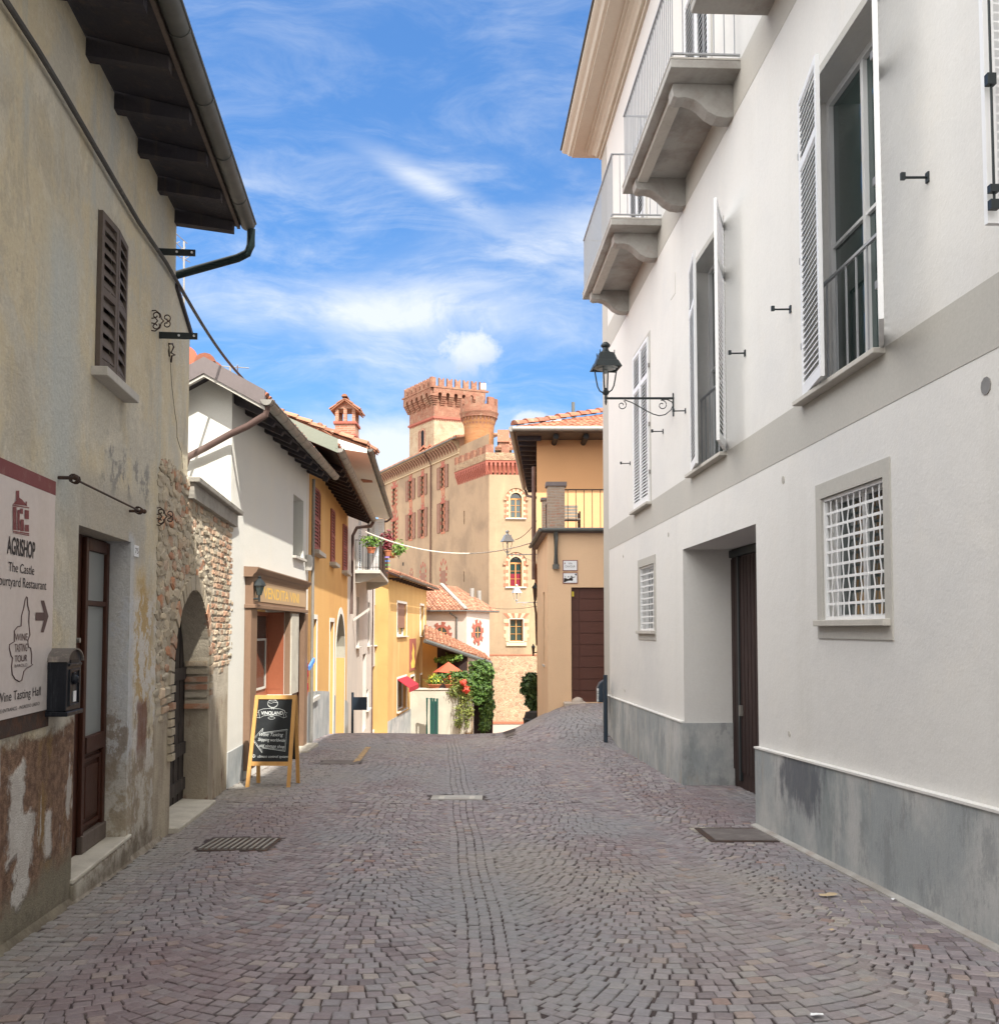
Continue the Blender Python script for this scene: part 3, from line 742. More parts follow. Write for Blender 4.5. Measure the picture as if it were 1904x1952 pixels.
# ================================================================ white building on the right
SE = RW.s_(11, 292)                        # far corner
SG1, SG0 = RW.s_(12, 668), RW.s_(12, 1150)  # garage recess: far edge, near edge
ZG = RW.zat(12, 668, 118)
S0 = -2.6
TOP = RW.zat(10, 325, 900)
t = thing('white_building', 'tall white rendered building with grey bands and three balconies along the right', 'building', RW.pt(S0, 0, gz(3, 4)), RW.rot())
WBt = t
def rz(c, x, y, n=0): return RW.px(c, x, y, n)
zs_up = rz(13, 590, 1690)[1]               # french window threshold level
zA = rz(13, 245, 1930)[1]
wins = []
# open french windows A, B and closed C   (far edge, near edge, threshold, head)
A = (RW.s_(13, 597), RW.s_(13, 228), (zs_up+zA)/2, rz(13, 225, 450)[1])
B = (RW.s_(11, 1195), RW.s_(11, 958), rz(11, 960, 1275)[1], rz(10, 868, 1515)[1])
Cw = (RW.s_(11, 640), RW.s_(11, 527), rz(11, 527, 1568)[1], rz(11, 640, 275)[1])
zt = sum(w[2] for w in (A, B, Cw))/3; zh = (A[3]+B[3]+Cw[3])/3
A, B, Cw = [(w[0], w[1], zt, zh) for w in (A, B, Cw)]
print('french', A, B, Cw, 'corner', SE, 'garage', SG0, SG1, ZG, 'top', TOP)
g1 = (RW.s_(14, 912), RW.s_(14, 500), rz(14, 525, 1450)[1], rz(14, 490, 655)[1])
g2 = (RW.s_(12, 481), RW.s_(12, 384), rz(12, 388, 650)[1], rz(12, 384, 238)[1])
zD = rz(10, 1175, 300)[1]                   # balcony door threshold
print('grilles', g1, g2, 'balc', zD)
d1 = (RW.s_(10, 1000), RW.s_(10, 850)); d2 = (RW.s_(10, 598), RW.s_(10, 508))
D1 = (d1[0], d1[1], zD, zD+2.35); D2 = (d2[0], d2[1], zD, zD+2.35)
D0 = (D1[0]-3.6, D1[0]-2.45, zD, zD+2.35)
hz0 = -3.0
mb = MB(RW)
mb.wall(S0, SE, hz0, TOP, [(*A, .32), (*B, .32), (*Cw, .10), (*g1, .16), (*g2, .16), (SG0, SG1, hz0, ZG, .72), (*D1, .12), (*D2, .12), (*D0, .12)])
mb.quad((SE, 0, hz0), (SE, -9, hz0), (SE, -9, TOP), (SE, 0, TOP)); mb.quad((S0, 0, hz0), (S0, -9, hz0), (S0, -9, TOP), (S0, 0, TOP))
mb.quad((S0, -9, hz0), (SE, -9, hz0), (SE, -9, TOP), (S0, -9, TOP))
mb.quad((S0, 0, TOP), (SE, 0, TOP), (SE, -9, TOP+.001), (S0, -9, TOP+.001))
mb.quad((SG0, -.72, hz0), (SG1, -.72, hz0), (SG1, -.72, ZG), (SG0, -.72, ZG))
mb.build('wall', M['white_plaster'], t)
# painted bands, corner strip
zb0 = (rz(11, 335, 1845)[1]+rz(11, 1708, 1120)[1])/2; zb1 = (rz(11, 335, 1690)[1]+rz(11, 1708, 775)[1])/2
ub0 = (rz(10, 400, 1950)[1]+rz(10, 1366, 215)[1])/2; ub1 = rz(10, 1190, 262)[1]
print('bands', zb0, zb1, ub0, ub1)
cs = SE-RW.s_(11, 330)
mb = MB(RW); mb.box(S0, SE, -.02, .004, zb0, zb1); mb.build('string_band', M['grey_band'], t)
mb = MB(RW); mb.box(S0, SE, -.02, .004, ub0, ub1+.06); mb.build('string_band', M['grey_band'], t)
mb = MB(RW); mb.box(SE-cs, SE+.003, -.02, .006, gz(2.3, 20)-.1, TOP); mb.build('corner_strip', M['grey_band'], t)
# plinth in three runs with thin drip edge
def pz(a, h): 
    p = RW.pt(a, 0, 0); return gz(p.x, p.y)+h
ph1 = rz(14, 0, 0) ; 
pA = RW.zat(15, 672, 268)-0; pB = RW.zat(15, 1904, 590)
pC = RW.zat(12, 190, 1082); pD = RW.zat(12, 682, 1255)
print('plinth tops', pA, pB, pC, pD, 'ground', pz(SG0, 0), pz(5.7, 0), pz(SE, 0), pz(SG1, 0))
m, g, b = newmat('plinth_stone'); oc = g.n('ShaderNodeTexCoord').outputs['Object']; s = g.n('ShaderNodeSeparateXYZ', {0: oc})
c = g.mix(g.ramp(g.noise(oc, 1.1, 6, .62), .4, .65), (.29, .315, .325), (.43, .435, .43))
c = g.mix(g.ramp(g.noise(g.scl(oc, (1, 1, .35)), 1.7, 6, .65), .50, .68), c, (.22, .25, .255))
dx = g.m('SUBTRACT', s.outputs[0], SG0-S0-1.35); dz = g.m('SUBTRACT', s.outputs[2], pz(SG0-1.2, .66)-gz(3, 4))
dd = g.m('SQRT', g.m('ADD', g.m('POWER', g.m('MULTIPLY', dx, 1.5), 2.0), g.m('POWER', g.m('MULTIPLY', dz, 2.6), 2.0)))
dd = g.m('ADD', dd, g.m('MULTIPLY', g.m('SUBTRACT', g.noise(g.scl(oc, (2.2, 1, .8)), 2.4, 7, .7), .5), 2.2))
c = g.mix(g.m('MULTIPLY', g.ramp(dd, 1.10, .55), .88), c, (.075, .085, .105))
c = g.mix(g.m('MULTIPLY', g.ramp(g.noise(g.scl(oc, (3.2, 1, .5), loc=(7, 0, 0)), 1.0, 6, .65), .56, .72), g.ramp(s.outputs[0], SG1-S0-.5, SG1-S0+.2, .3, 1)), c, (.33, .26, .18))
c = g.mix(g.m('MULTIPLY', g.ramp(g.noise(g.scl(oc, (3.0, 1, .45), loc=(1, 5, 0)), 1.4, 6, .65), .55, .7), g.ramp(s.outputs[0], SG1-S0-.5, SG1-S0+.2, .1, .8)), c, (.44, .43, .39))
c = g.mix(g.m('MULTIPLY', g.ramp(g.noise(g.scl(oc, (1.5, 1, .6), loc=(3, 3, 8)), 3.2, 9, .75), .52, .62), .45), c, (.17, .185, .19))
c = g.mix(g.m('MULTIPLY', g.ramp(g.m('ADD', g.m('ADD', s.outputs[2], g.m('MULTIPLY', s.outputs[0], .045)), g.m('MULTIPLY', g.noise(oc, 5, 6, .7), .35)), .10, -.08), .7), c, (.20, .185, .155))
c = g.mix(.40, c, g.mix(g.noise(g.scl(oc, (1, 1, .25)), 45, 6, .75), (.2, .2, .2), (.82, .82, .82)), 'OVERLAY')
setin(g, b, 'Base Color', c); b.inputs['Roughness'].default_value = .8
bp = g.n('ShaderNodeBump', {'Strength': .25, 'Distance': .01, 'Height': g.noise(oc, 55, 5, .7)}); g.t.links.new(bp.outputs[0], b.inputs['Normal'])
def plinth(a0, a1, za0, za1, th=.045):
    n = 10; mb = MB(RW); ed = MB(RW)
    for i in range(n):
        x0, x1 = lerp(a0, a1, i/n), lerp(a0, a1, (i+1)/n); z0, z1 = lerp(za0, za1, i/n), lerp(za0, za1, (i+1)/n)
        mb.add([(x0, th, -1.2), (x1, th, -1.2), (x1, th, z1), (x0, th, z0)], [(0, 1, 2, 3)])
        ed.hexa([(x0, -.02, z0), (x1, -.02, z1), (x1, th+.012, z1), (x0, th+.012, z0), (x0, -.02, z0+.022), (x1, -.02, z1+.022), (x1, th+.012, z1+.018), (x0, th+.012, z0+.018)])
    mb.quad((a0, th, -1.2), (a0, -.01, -1.2), (a0, -.01, za0), (a0, th, za0)); mb.quad((a1, th, -1.2), (a1, -.01, -1.2), (a1, -.01, za1), (a1, th, za1))
    mb.quad((a0, -.01, za0), (a0, th, za0), (a1, th, za1), (a1, -.01, za1))
    return mb, ed
sB = RW.s_(15, 1904)
slope = (pA-pB)/(SG0-sB)
p1, e1 = plinth(S0, SG0, pA-slope*(SG0-S0), pA); p2, e2 = plinth(SG1, SE, pD, pC)
p1.build('plinth', M['plinth_stone'], t); e1.build('plinth_edge', M['white_plaster'], t)
p2.build('plinth', M['plinth_stone'], t); e2.build('plinth_edge', M['white_plaster'], t)
mb = MB(RW); mb.box(SG1-.03, SG1+.02, -.74, .044, -1.2, pD-.002); mb.build('plinth', M['plinth_stone'], t)
# concrete kerb filler at foot of the wall
mb = MB(RW); n = 24
for i in range(n):
    x0, x1 = lerp(S0, SG0, i/n), lerp(S0, SG0, (i+1)/n)
    mb.hexa([(x0, .03, pz(x0, -.06)), (x1, .03, pz(x1, -.06)), (x1, .11, pz(x1, -.06)), (x0, .11, pz(x0, -.06)), (x0, .03, pz(x0, .03)), (x1, .03, pz(x1, .03)), (x1, .10, pz(x1, .012)), (x0, .10, pz(x0, .012))])
mb.build('foot_kerb', M['concrete'], t)
# garage door
w0, w1 = SG0, SG1
gd = MB(RW).box(w0, w1, -.75, -.70, pz(w0, -.4), ZG-.001).build('garage_door', M['dark_wood'], t)
mb = MB(RW); n = 22
for i in range(n):
    x0 = lerp(w0, w1, i/n); x1 = lerp(w0, w1, (i+1)/n); mb.box(x0+.012, x1-.012, -.70, -.682, pz(w0, .12), ZG-.14)
mb.build('door_boards', M['dark_wood'], gd)
mb = MB(RW); mb.box(w1-.42, w1-.34, -.70, -.665, pz(w0, 0), ZG-.06); mb.box(w0, w1, -.70, -.66, ZG-.12, ZG-.02); mb.build('door_frame', M['dark_iron'], gd)
MB(RW).box(w1-.52, w1-.45, -.682, -.64, pz(w1, 1.0), pz(w1, 1.14)).build('handle', M['zinc'], gd)
# grilles
def grille_window(q, cols, rows, seed, sw):
    a0, a1, z0, z1 = q
    w = window(t, RW, a0, a1, z0, z1, .15, 'white_paint', 'dark_glass', (1, 0), .045)
    mb = MB(RW); W_ = sw
    mb.box(a0-W_, a0, -.01, .012, z0-W_*1.35, z1+W_*1.15); mb.box(a1, a1+W_, -.01, .012, z0-W_*1.35, z1+W_*1.15)
    mb.box(a0, a1, -.01, .012, z1, z1+W_*1.15); mb.box(a0, a1, -.01, .012, z0-W_*1.35, z0-.045)
    mb.build('window_surround', M['grey_band'], w)
    MB(RW).box(a0-W_*.75, a1+W_*.75, -.13, .065, z0-.05, z0+.002).build('sill', M['stone_sill'], w, bevel=.004)
    rs = random.Random(seed); mb = frame_rect(RW, a0+.003, a1-.003, z0+.004, z1-.003, .028, -.045, -.015)
    H = [lerp(z0+.028, z1-.028, i/rows) for i in range(rows+1)]
    for z in H[1:-1]: mb.box(a0+.02, a1-.02, -.042, -.030, z-.011, z+.011)
    base_ = [lerp(a0+.02, a1-.02, (i+1)/(cols+1)) for i in range(cols)]
    d = (a1-a0)/(cols+1)
    for i, x in enumerate(base_):
        pts = []
        for j, z in enumerate(H): pts.append((x+((-1)**(i+j))*d*.13*rs.uniform(.3, 1.2)*(1 if 0 < j < rows else .2), z))
        for (xa, za), (xb, zb) in zip(pts, pts[1:]):
            mb.hexa([(xa-.007, -.030, za), (xa+.007, -.030, za), (xa+.007, -.024, za), (xa-.007, -.024, za), (xb-.007, -.030, zb), (xb+.007, -.030, zb), (xb+.007, -.024, zb), (xb-.007, -.024, zb)])
    mb.build('grille', M['white_paint'], w)
    mb = MB(RW); cw = (a1-a0)*.42
    for i in range(7):
        x0 = lerp(a0+.02, a0+.02+0, 0)
    mb.box(a1-cw, a1-.05, -.17, -.14, z0+.05, z1-.05)
    return w
grille_window(g1, 9, 9, 3, .115); grille_window(g2, 9, 10, 5, .115)
# french windows
def french(q, open_near, open_far, closed=False):
    a0, a1, z0, z1 = q; mid = (a0+a1)/2; w = (a1-a0)/2
    d = .10 if closed else .28
    win = window(t, RW, a0, a1, z0, z1, d, 'white_paint', 'green_glass', (1, 0 if closed else 1), .06, name='french_window')
    surround(win, RW, a0, a1, z0, z1, .075, 'grey_band', bottom=False, n=.005)
    MB(RW).box(a0-.10, a1+.10, -.25, .10, z0-.045, z0-.001).build('sill', M['stone_sill'], win, bevel=.005)
    sp = z0+(z1-z0)*.765
    if closed:
        leaf_shutter(win, RW, a0+.004, .004, 0, w-.008, z0+.01, z1-.01, 'white_paint', 1, splits=(sp,))
        leaf_shutter(win, RW, a1-.004, .004, 0, w-.008, z0+.01, z1-.01, 'white_paint', -1, splits=(sp,))
    else:
        leaf_shutter(win, RW, a0-.005, .01, open_near, w, z0+.01, z1-.01, 'white_paint', 1, splits=(sp,))
        leaf_shutter(win, RW, a1-.02, .01, open_far, w, z0+.01, z1-.01, 'white_paint', -1, splits=(sp,))
        mb = MB(RW); n = 8
        for i in range(n): 
            x = lerp(a0+.03, a1-.03, i/(n-1)); mb.box(x-.007, x+.007, -.12, -.106, z0+.06, z0+1.0)
        mb.box(a0, a1, -.125, -.10, z0+.99, z0+1.015); mb.box(a0, a1, -.12, -.105, z0+.05, z0+.07)
        mb.build('guard_rail', M['rail_grey'], win)
    for zz in (z0+.5, z0+1.3, z1-.5):
        for a_, sg in ((a0, -1), (a1, 1)): MB(RW).box(a_+(.0 if sg > 0 else -.05), a_+(.05 if sg > 0 else 0), .004, .03, zz-.03, zz+.03).build('hinge', M['zinc'], win)
    return win
french(A, R_(156), R_(9)); french(B, R_(158), R_(9)); french(Cw, 0, 0, True)
for D_ in (D0, D1, D2):
    win = window(t, RW, *D_, .10, 'white_paint', 'void', (1, 0), .05, name='balcony_door')
    surround(win, RW, *D_, .07, 'grey_band', bottom=False, n=.005)
    w = (D_[1]-D_[0])/2
    leaf_shutter(win, RW, D_[0]+.004, .004, 0, w-.008, D_[2]+.02, D_[3]-.01, 'white_paint', 1, splits=(D_[2]+.8,), pitch=.075)
    leaf_shutter(win, RW, D_[1]-.004, .004, 0, w-.008, D_[2]+.02, D_[3]-.01, 'white_paint', -1, splits=(D_[2]+.8,), pitch=.075)
# open leaf entering the frame at top right
z_n = RW.pt(0, 0, 0).z
p = at(13, 1086, 1095, 5.02); pa = (p-RW.O).dot(RW.S); pn = (p-RW.O).dot(RW.N)
H_ = (pa-.02, .02); ang = atan2(pn-.02, .10)
lf = leaf_shutter(t, RW, pa-.01, .012, R_(90), pn-.02, p.z, p.z+2.3, 'white_paint', -1, splits=(p.z+1.75,), pitch=.05)
mb = MB(RW); mb.tube([(pa-.062, pn-.015, p.z+.06), (pa-.062, pn-.015, p.z+2.2)], .008, 6)
for zz, hh in ((p.z+.05, .05), (p.z+.14, .04), (p.z+.72, .06)): mb.box(pa-.08, pa-.045, pn-.035, pn+.012, zz, zz+hh)
mb.build('shutter_bolt', M['dark_iron'], lf)
# cornice
co = .80
prof = [(0, -.52), (.05, -.52), (.05, -.44), (.11, -.44), (.14, -.38), (.20, -.33), (.27, -.31), (.27, -.26), (.33, -.26), (.33, -.21), (.60, -.21), (.60, -.17), (.66, -.15), (.70, -.08), (.76, -.04), (.80, 0), (.80, .07), (0, .07)]
zc = TOP-.0
mb = MB(RW)
k = len(prof); rings = []
for (n_, z_) in prof: rings.append([(S0-1, n_, TOP+z_+.52), (SE+n_, n_, TOP+z_+.52), (SE+n_, -9, TOP+z_+.52)])
pts = [p for r in rings for p in r]; f = []
for i in range(k):
    j = (i+1) % k
    for q in range(2): f.append((i*3+q, i*3+q+1, j*3+q+1, j*3+q))
f.append(tuple(i*3 for i in range(k))); mb.add(pts, f)
mb.build('cornice', M['cornice_paint'], t)
mb = MB(RW); mb.box(S0-1, SE+.84, -9, .84, TOP+.592, TOP+.61); mb.build('roof_edge', M['zinc_dark'], t)
mb = MB(RW); mb.hexa([(S0-1, .8, TOP+.65), (SE+.8, .8, TOP+.65), (SE+.8, -9, TOP+.65), (S0-1, -9, TOP+.65), (S0-1, -4, TOP+2.3), (SE-3, -4, TOP+2.3), (SE-3, -4.5, TOP+2.3), (S0-1, -4.5, TOP+2.3)]); mb.build('roof', M['roof_tile'], t)
# balconies
def balcony(a0, a1, zb, zt_, proj=.80, br=True):
    sl = MB(RW).box(a0, a1, -.05, proj, zb, zt_).build('balcony', M['concrete'], t, bevel=.006)
    mb = MB(RW); mb.box(a0-.004, a1+.004, .0, proj+.006, zt_, zt_+.02); mb.build('slab_edge', M['stone_sill'], sl)
    for ac in ((a0+.42, a1-.42) if br else ()):
        L_ = proj-.10; H = .42
        pr = [(0, 0), (L_, 0), (L_+.015, -.06), (L_, -.15), (L_*.93, -.175), (L_*.80, -.165), (L_*.66, -.19), (L_*.54, -.25), (L_*.42, -.33), (L_*.28, -.385), (L_*.12, -.40), (0, -.385)]
        mb = MB(RW); mb.prismn([(n_, zb+z_-.001) for n_, z_ in pr], ac-.11, ac+.11); mb.build('bracket', M['concrete'], sl, bevel=.005)
    if br: mb = MB(RW); mb.box(a0+.53, a1-.53, proj-.26, proj-.12, zb-.07, zb-.001); mb.build('edge_beam', M['stone_sill'], sl)
    mb = MB(RW); zr = zt_+1.04; e = proj-.03
    for (x0, x1, n0, n1) in ((a0+.02, a1-.02, e-.02, e+.02), (a0+.02, a0+.05, 0, e), (a1-.05, a1-.02, 0, e)):
        mb.box(x0, x1, n0, n1, zr, zr+.018); mb.box(x0, x1, n0+.004, n1-.004, zt_+.07, zt_+.088)
    n = int((a1-a0)/.105)
    for i in range(n+1):
        x = lerp(a0+.035, a1-.035, i/n); mb.box(x-.006, x+.006, e-.006, e+.006, zt_+.03, zr)
    for x in (a0+.035, a1-.035):
        for i in range(6): y = lerp(.06, e, i/6); mb.box(x-.006, x+.006, y-.006, y+.006, zt_+.07, zr)
    mb.build('railing', M['rail_grey'], sl)
zb = (rz(10, 1175, 330)[1]+rz(10, 690, 1265+10)[1])/2; th = rz(10, 1175, 297)[1]-rz(10, 1175, 330)[1]
b1 = (RW.s_(10, 1175), None); 
pf = at(10, 440, 1108, 1); 
def outer_s(c, x, y, n): return RW.px(c, x, y, n)[0]
B1 = (RW.s_(10, 1178), outer_s(10, 438, 1110, .80)); B2 = (RW.s_(10, 690), outer_s(10, 203, 1708, .80))
print('balconies', B1, B2, zb, th)
balcony(B1[0], B1[1], zb, zb+.10); balcony(B2[0], B2[1], zb, zb+.10); balcony(RW.s_(10, 1345)-3.2, RW.s_(10, 1345), zb, zb+.10, br=False)
# wall stops for the shutters, vents
hooks = [(11, 1530, 90, 1662, 75), (11, 1248, 390, 1328, 398), (11, 825, 826, 890, 822), (11, 662, 972, 725, 973), (11, 432, 1207, 483, 1208), (13, 722, 860, 805, 868)]
for i, (c_, x0, y0, x1, y1) in enumerate(hooks):
    a, z = RW.px(c_, x1, y1); mb = MB(RW)
    ln = .19
    mb.tube([(a, -.01, z), (a, ln, z-.005)], .009, 6); mb.box(a-.02, a+.02, .0, .012, z-.035, z+.035); mb.box(a-.012, a+.012, ln-.03, ln, z-.02, z+.028)
    mb.build('shutter_stop', M['dark_iron'], t, smooth=30)
for (c_, x, y, r) in ((13, 1090, 1890, .055), (11, 1608, 1330, .04), (11, 763, 1732, .035), (11, 432, 1890, .03), (12, 284, 1040, .03), (12, 275, 162, .03), (15, 820, 190, .028), (14, 237, 532, .03)):
    a, z = RW.px(c_, x, y); mb = MB(RW); mb.prism([(a+r*cos(q*pi/5), z+r*sin(q*pi/5)) for q in range(10)], -.002, .006)
    mb.build('vent', M['stone_sill'] if r < .05 else M['zinc'], t)
q0_, q1_, q2_ = RW.px(10, 748, 1600), RW.px(10, 748, 1722), RW.px(10, 722, 1762)
MB(RW).tube([(q0_[0], .0, q0_[1]), (q1_[0], .0, q1_[1]), (q2_[0], .0, q2_[1])], .005, 4).build('wall_crack', M['stone_sill'], t)
# unseen neighbour added behind the viewer, its height set to shade the old house
t2 = thing('shading_house', 'unseen tall house added behind the viewer to shade the old house wall', 'building', RW.pt(0, 0, 0), RW.rot())
mb = MB(RW); mb.wall(-16, S0-.05, -3, TOP+7)
mb.quad((S0-.05, 0, -3), (S0-.05, -9, -3), (S0-.05, -9, TOP+7), (S0-.05, 0, TOP+7)); mb.quad((-16, 0, -3), (-16, -9, -3), (-16, -9, TOP+7), (-16, 0, TOP+7))
mb.quad((-16, -9, -3), (S0-.05, -9, -3), (S0-.05, -9, TOP+7), (-16, -9, TOP+7))
mb.build('wall', M['white_plaster'], t2)
MB(RW).box(-16.3, S0-.06, -9.2, .5, TOP+7, TOP+7.3).build('roof', M['roof_tile'], t2)
def text_fit(name, s, fr, a0, a1, z0, z1, n, m, parent, ref='H', italic=0.0, bold=0.0, sl=0.0):
    """lettering scaled to span a0..a1 and z0..z1 (cap height of ref)"""
    def mk(txt):
        cu = bpy.data.curves.new('t', 'FONT'); cu.body = txt; cu.size = 1; cu.shear = italic; cu.offset = bold
        to = bpy.data.objects.new('t', cu); COL.objects.link(to)
        me = bpy.data.meshes.new_from_object(to.evaluated_get(bpy.context.evaluated_depsgraph_get()))
        V_ = [v.co.copy() for v in me.vertices]; F_ = [tuple(p.vertices) for p in me.polygons]
        bpy.data.objects.remove(to); bpy.data.curves.remove(cu); bpy.data.meshes.remove(me); return V_, F_
    V_, F_ = mk(s); H_, _ = mk(ref); h = max(v.y for v in H_); x0 = min(v.x for v in V_); x1 = max(v.x for v in V_)
    kx = (a1-a0)/(x1-x0); kz = (z1-z0)/h
    mb = MB(fr); mb.add([(a0+(v.x-x0)*kx, n, z0+v.y*kz+sl*(v.x-x0)*kx) for v in V_], F_)
    return mb.build(name, m, parent, recalc=False)
# ================================================================ old house on the left
sU, sL = L.s_(1, 905), L.s_(2, 988)          # end of the upper body (u=325) and of the middle body (u=355)
zW = L.zat(1, 900, 1055); zlow = L.zat(2, 995, 800)
sArch = L.s_(22, 60)
print('old', sU, sL, zW, zlow, sArch)
t = thing('old_house', 'weathered beige plaster house with peeling foot and deep timber eaves on the left', 'house', L.pt(2.5, 0, gz(-2.5, 2.5)), L.rot())
OH = t
m, g, b = newmat('old_plaster'); oc = g.n('ShaderNodeTexCoord').outputs['Object']; s = g.n('ShaderNodeSeparateXYZ', {0: oc})
sx = g.m('ADD', s.outputs[0], 2.5); sz = g.m('ADD', s.outputs[2], gz(-2.5, 2.5))
n1 = g.noise(oc, 1.1, 7, .65, .3); n2 = g.noise(g.scl(oc, (2.2, 1, .35)), 1.6, 7, .66); n3 = g.noise(oc, 3.6, 10, .74)
def wob(v, n_, k): return g.m('ADD', v, g.m('MULTIPLY', g.m('SUBTRACT', n_, .5), k))
c = g.mix(g.ramp(n1, .44, .56), (.60, .53, .385), (.54, .51, .43))
c = g.mix(g.m('MULTIPLY', g.ramp(g.noise(oc, 2.4, 10, .72, .5), .52, .60), .55), c, (.66, .61, .50))
c = g.mix(g.m('MULTIPLY', g.ramp(g.noise(g.scl(oc, (1, 1, .6), loc=(5, 1, 3)), 1.7, 10, .74, .4), .54, .60), .5), c, (.43, .39, .31))
c = g.mix(g.m('MULTIPLY', g.ramp(n2, .52, .66), .6), c, (.56, .49, .34))
c = g.mix(g.m('MULTIPLY', g.ramp(g.noise(g.scl(oc, (1.6, 1, .22), loc=(3, 0, 1)), 1.5, 6, .65), .52, .66), g.ramp(sz, 2.4, 3.4, 0, .7)), c, (.46, .48, .46))
def box_mask(x0, x1, z0, z1, nx=n3, kx=.35, e=.12):
    a = wob(sx, nx, kx); q = wob(sz, n1, kx*1.5)
    return g.m('MULTIPLY', g.m('MULTIPLY', g.ramp(a, x0-e, x0+e), g.ramp(a, x1+e, x1-e)), g.m('MULTIPLY', g.ramp(q, z0-e, z0+e), g.ramp(q, z1+e, z1-e)))
c = g.mix(g.m('MULTIPLY', box_mask(6.15, 6.75, 2.4, 4.3, e=.25), .75), c, (.50, .53, .51))
# grey rendered field round the door
c = g.mix(g.m('MULTIPLY', box_mask(6.9, 8.75, 2.15, 2.75, e=.08, kx=.15), .7), c, (.43, .405, .355))
c = g.mix(g.m('MULTIPLY', g.m('MULTIPLY', box_mask(7.4, 8.9, 2.7, 3.15), g.ramp(n3, .50, .56)), .8), c, (.24, .235, .23))
# ochre stain beside the door and pale flaked render
c = g.mix(g.m('MULTIPLY', box_mask(8.45, 9.05, .95, 2.05, nx=n2, kx=.9, e=.16), .85), c, (.46, .32, .14))
c = g.mix(g.m('MULTIPLY', g.m('MULTIPLY', box_mask(7.9, 9.6, .0, 1.9), g.ramp(n3, .48, .52)), .9), c, (.62, .605, .57))
c = g.mix(g.m('MULTIPLY', box_mask(8.20, 8.42, .2, 2.4, nx=n2, kx=.3, e=.05), .7), c, (.50, .525, .56))
c = g.mix(g.m('MULTIPLY', g.m('MULTIPLY', box_mask(8.0, 9.9, -.5, 1.0), g.ramp(g.noise(g.scl(oc, (1.4, 1, .6), loc=(2, 2, 5)), 3.0, 10, .75), .50, .56)), .8), c, (.235, .185, .14))
c = g.mix(g.m('MULTIPLY', box_mask(8.6, 8.92, .30, 1.0, kx=.3, e=.04), .85), c, (.19, .095, .07))
# stripped foot of the wall left of the door: brown mortar with pale remnants
lowm = g.m('MULTIPLY', g.ramp(wob(sz, n3, .45), .98, .90), g.ramp(sx, 7.0, 6.85))
br = g.mix(g.ramp(g.noise(oc, 12, 8, .75), .4, .6), (.15, .095, .07), (.27, .175, .12))
br = g.mix(g.ramp(g.noise(g.scl(oc, (1, 1, .5)), 2.2, 5, .6), .56, .66), br, (.26, .17, .08))
br = g.mix(g.ramp(wob(sz, n3, .7), .16, -.10), br, g.mix(n3, (.16, .14, .10), (.30, .275, .21)))
wp = g.m('MAXIMUM', box_mask(5.72, 5.98, .22, .80, kx=.45, e=.03), g.m('MAXIMUM', box_mask(5.85, 6.12, -.02, .42, kx=.55, e=.03), box_mask(6.34, 6.46, .12, .42, kx=.3, e=.03)))
br = g.mix(g.m('MULTIPLY', wp, .95), br, g.mix(g.ramp(n3, .4, .6), (.52, .49, .45), (.60, .58, .54)))
pal = g.ramp(g.noise(g.scl(oc, (1.3, 1, .45), loc=(.55, 0, .2)), 1.9, 7, .62), .575, .60)
br = g.mix(g.m('MULTIPLY', pal, g.ramp(sz, .05, .3)), br, (.46, .43, .39))
c = g.mix(lowm, c, br)
low2 = g.m('MULTIPLY', g.ramp(wob(sz, n3, .5), .62, .40), g.ramp(sx, 6.9, 7.0))
c = g.mix(g.m('MULTIPLY', low2, .8), c, g.mix(g.ramp(n3, .45, .55), (.30, .25, .19), (.50, .47, .41)))
c = g.mix(g.m('MULTIPLY', g.ramp(g.noise(oc, 14, 6, .8), .60, .68), .4), c, (.22, .19, .15))
c = g.mix(.55, c, g.mix(g.noise(oc, 24, 9, .85), (.10, .10, .10), (.90, .90, .90)), 'OVERLAY')
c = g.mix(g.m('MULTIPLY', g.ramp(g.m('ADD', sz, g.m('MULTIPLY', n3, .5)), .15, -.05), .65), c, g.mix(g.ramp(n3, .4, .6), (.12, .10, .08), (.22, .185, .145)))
setin(g, b, 'Base Color', c); b.inputs['Roughness'].default_value = .93; b.inputs['Specular IOR Level'].default_value = .12
h = g.m('ADD', g.m('MULTIPLY', n3, 2.0), g.m('ADD', g.m('MULTIPLY', g.noise(oc, 28, 6, .7), .8), g.m('MULTIPLY', lowm, -1.5)))
h = g.m('ADD', h, g.m('MULTIPLY', g.m('MULTIPLY', wp, lowm), 2.5))
h = g.m('ADD', h, g.m('MULTIPLY', g.noise(oc, 90, 4, .6), g.m('ADD', .15, g.m('MULTIPLY', lowm, .9))))
bp = g.n('ShaderNodeBump', {'Strength': .55, 'Distance': .03, 'Height': h}); g.t.links.new(bp.outputs[0], b.inputs['Normal'])

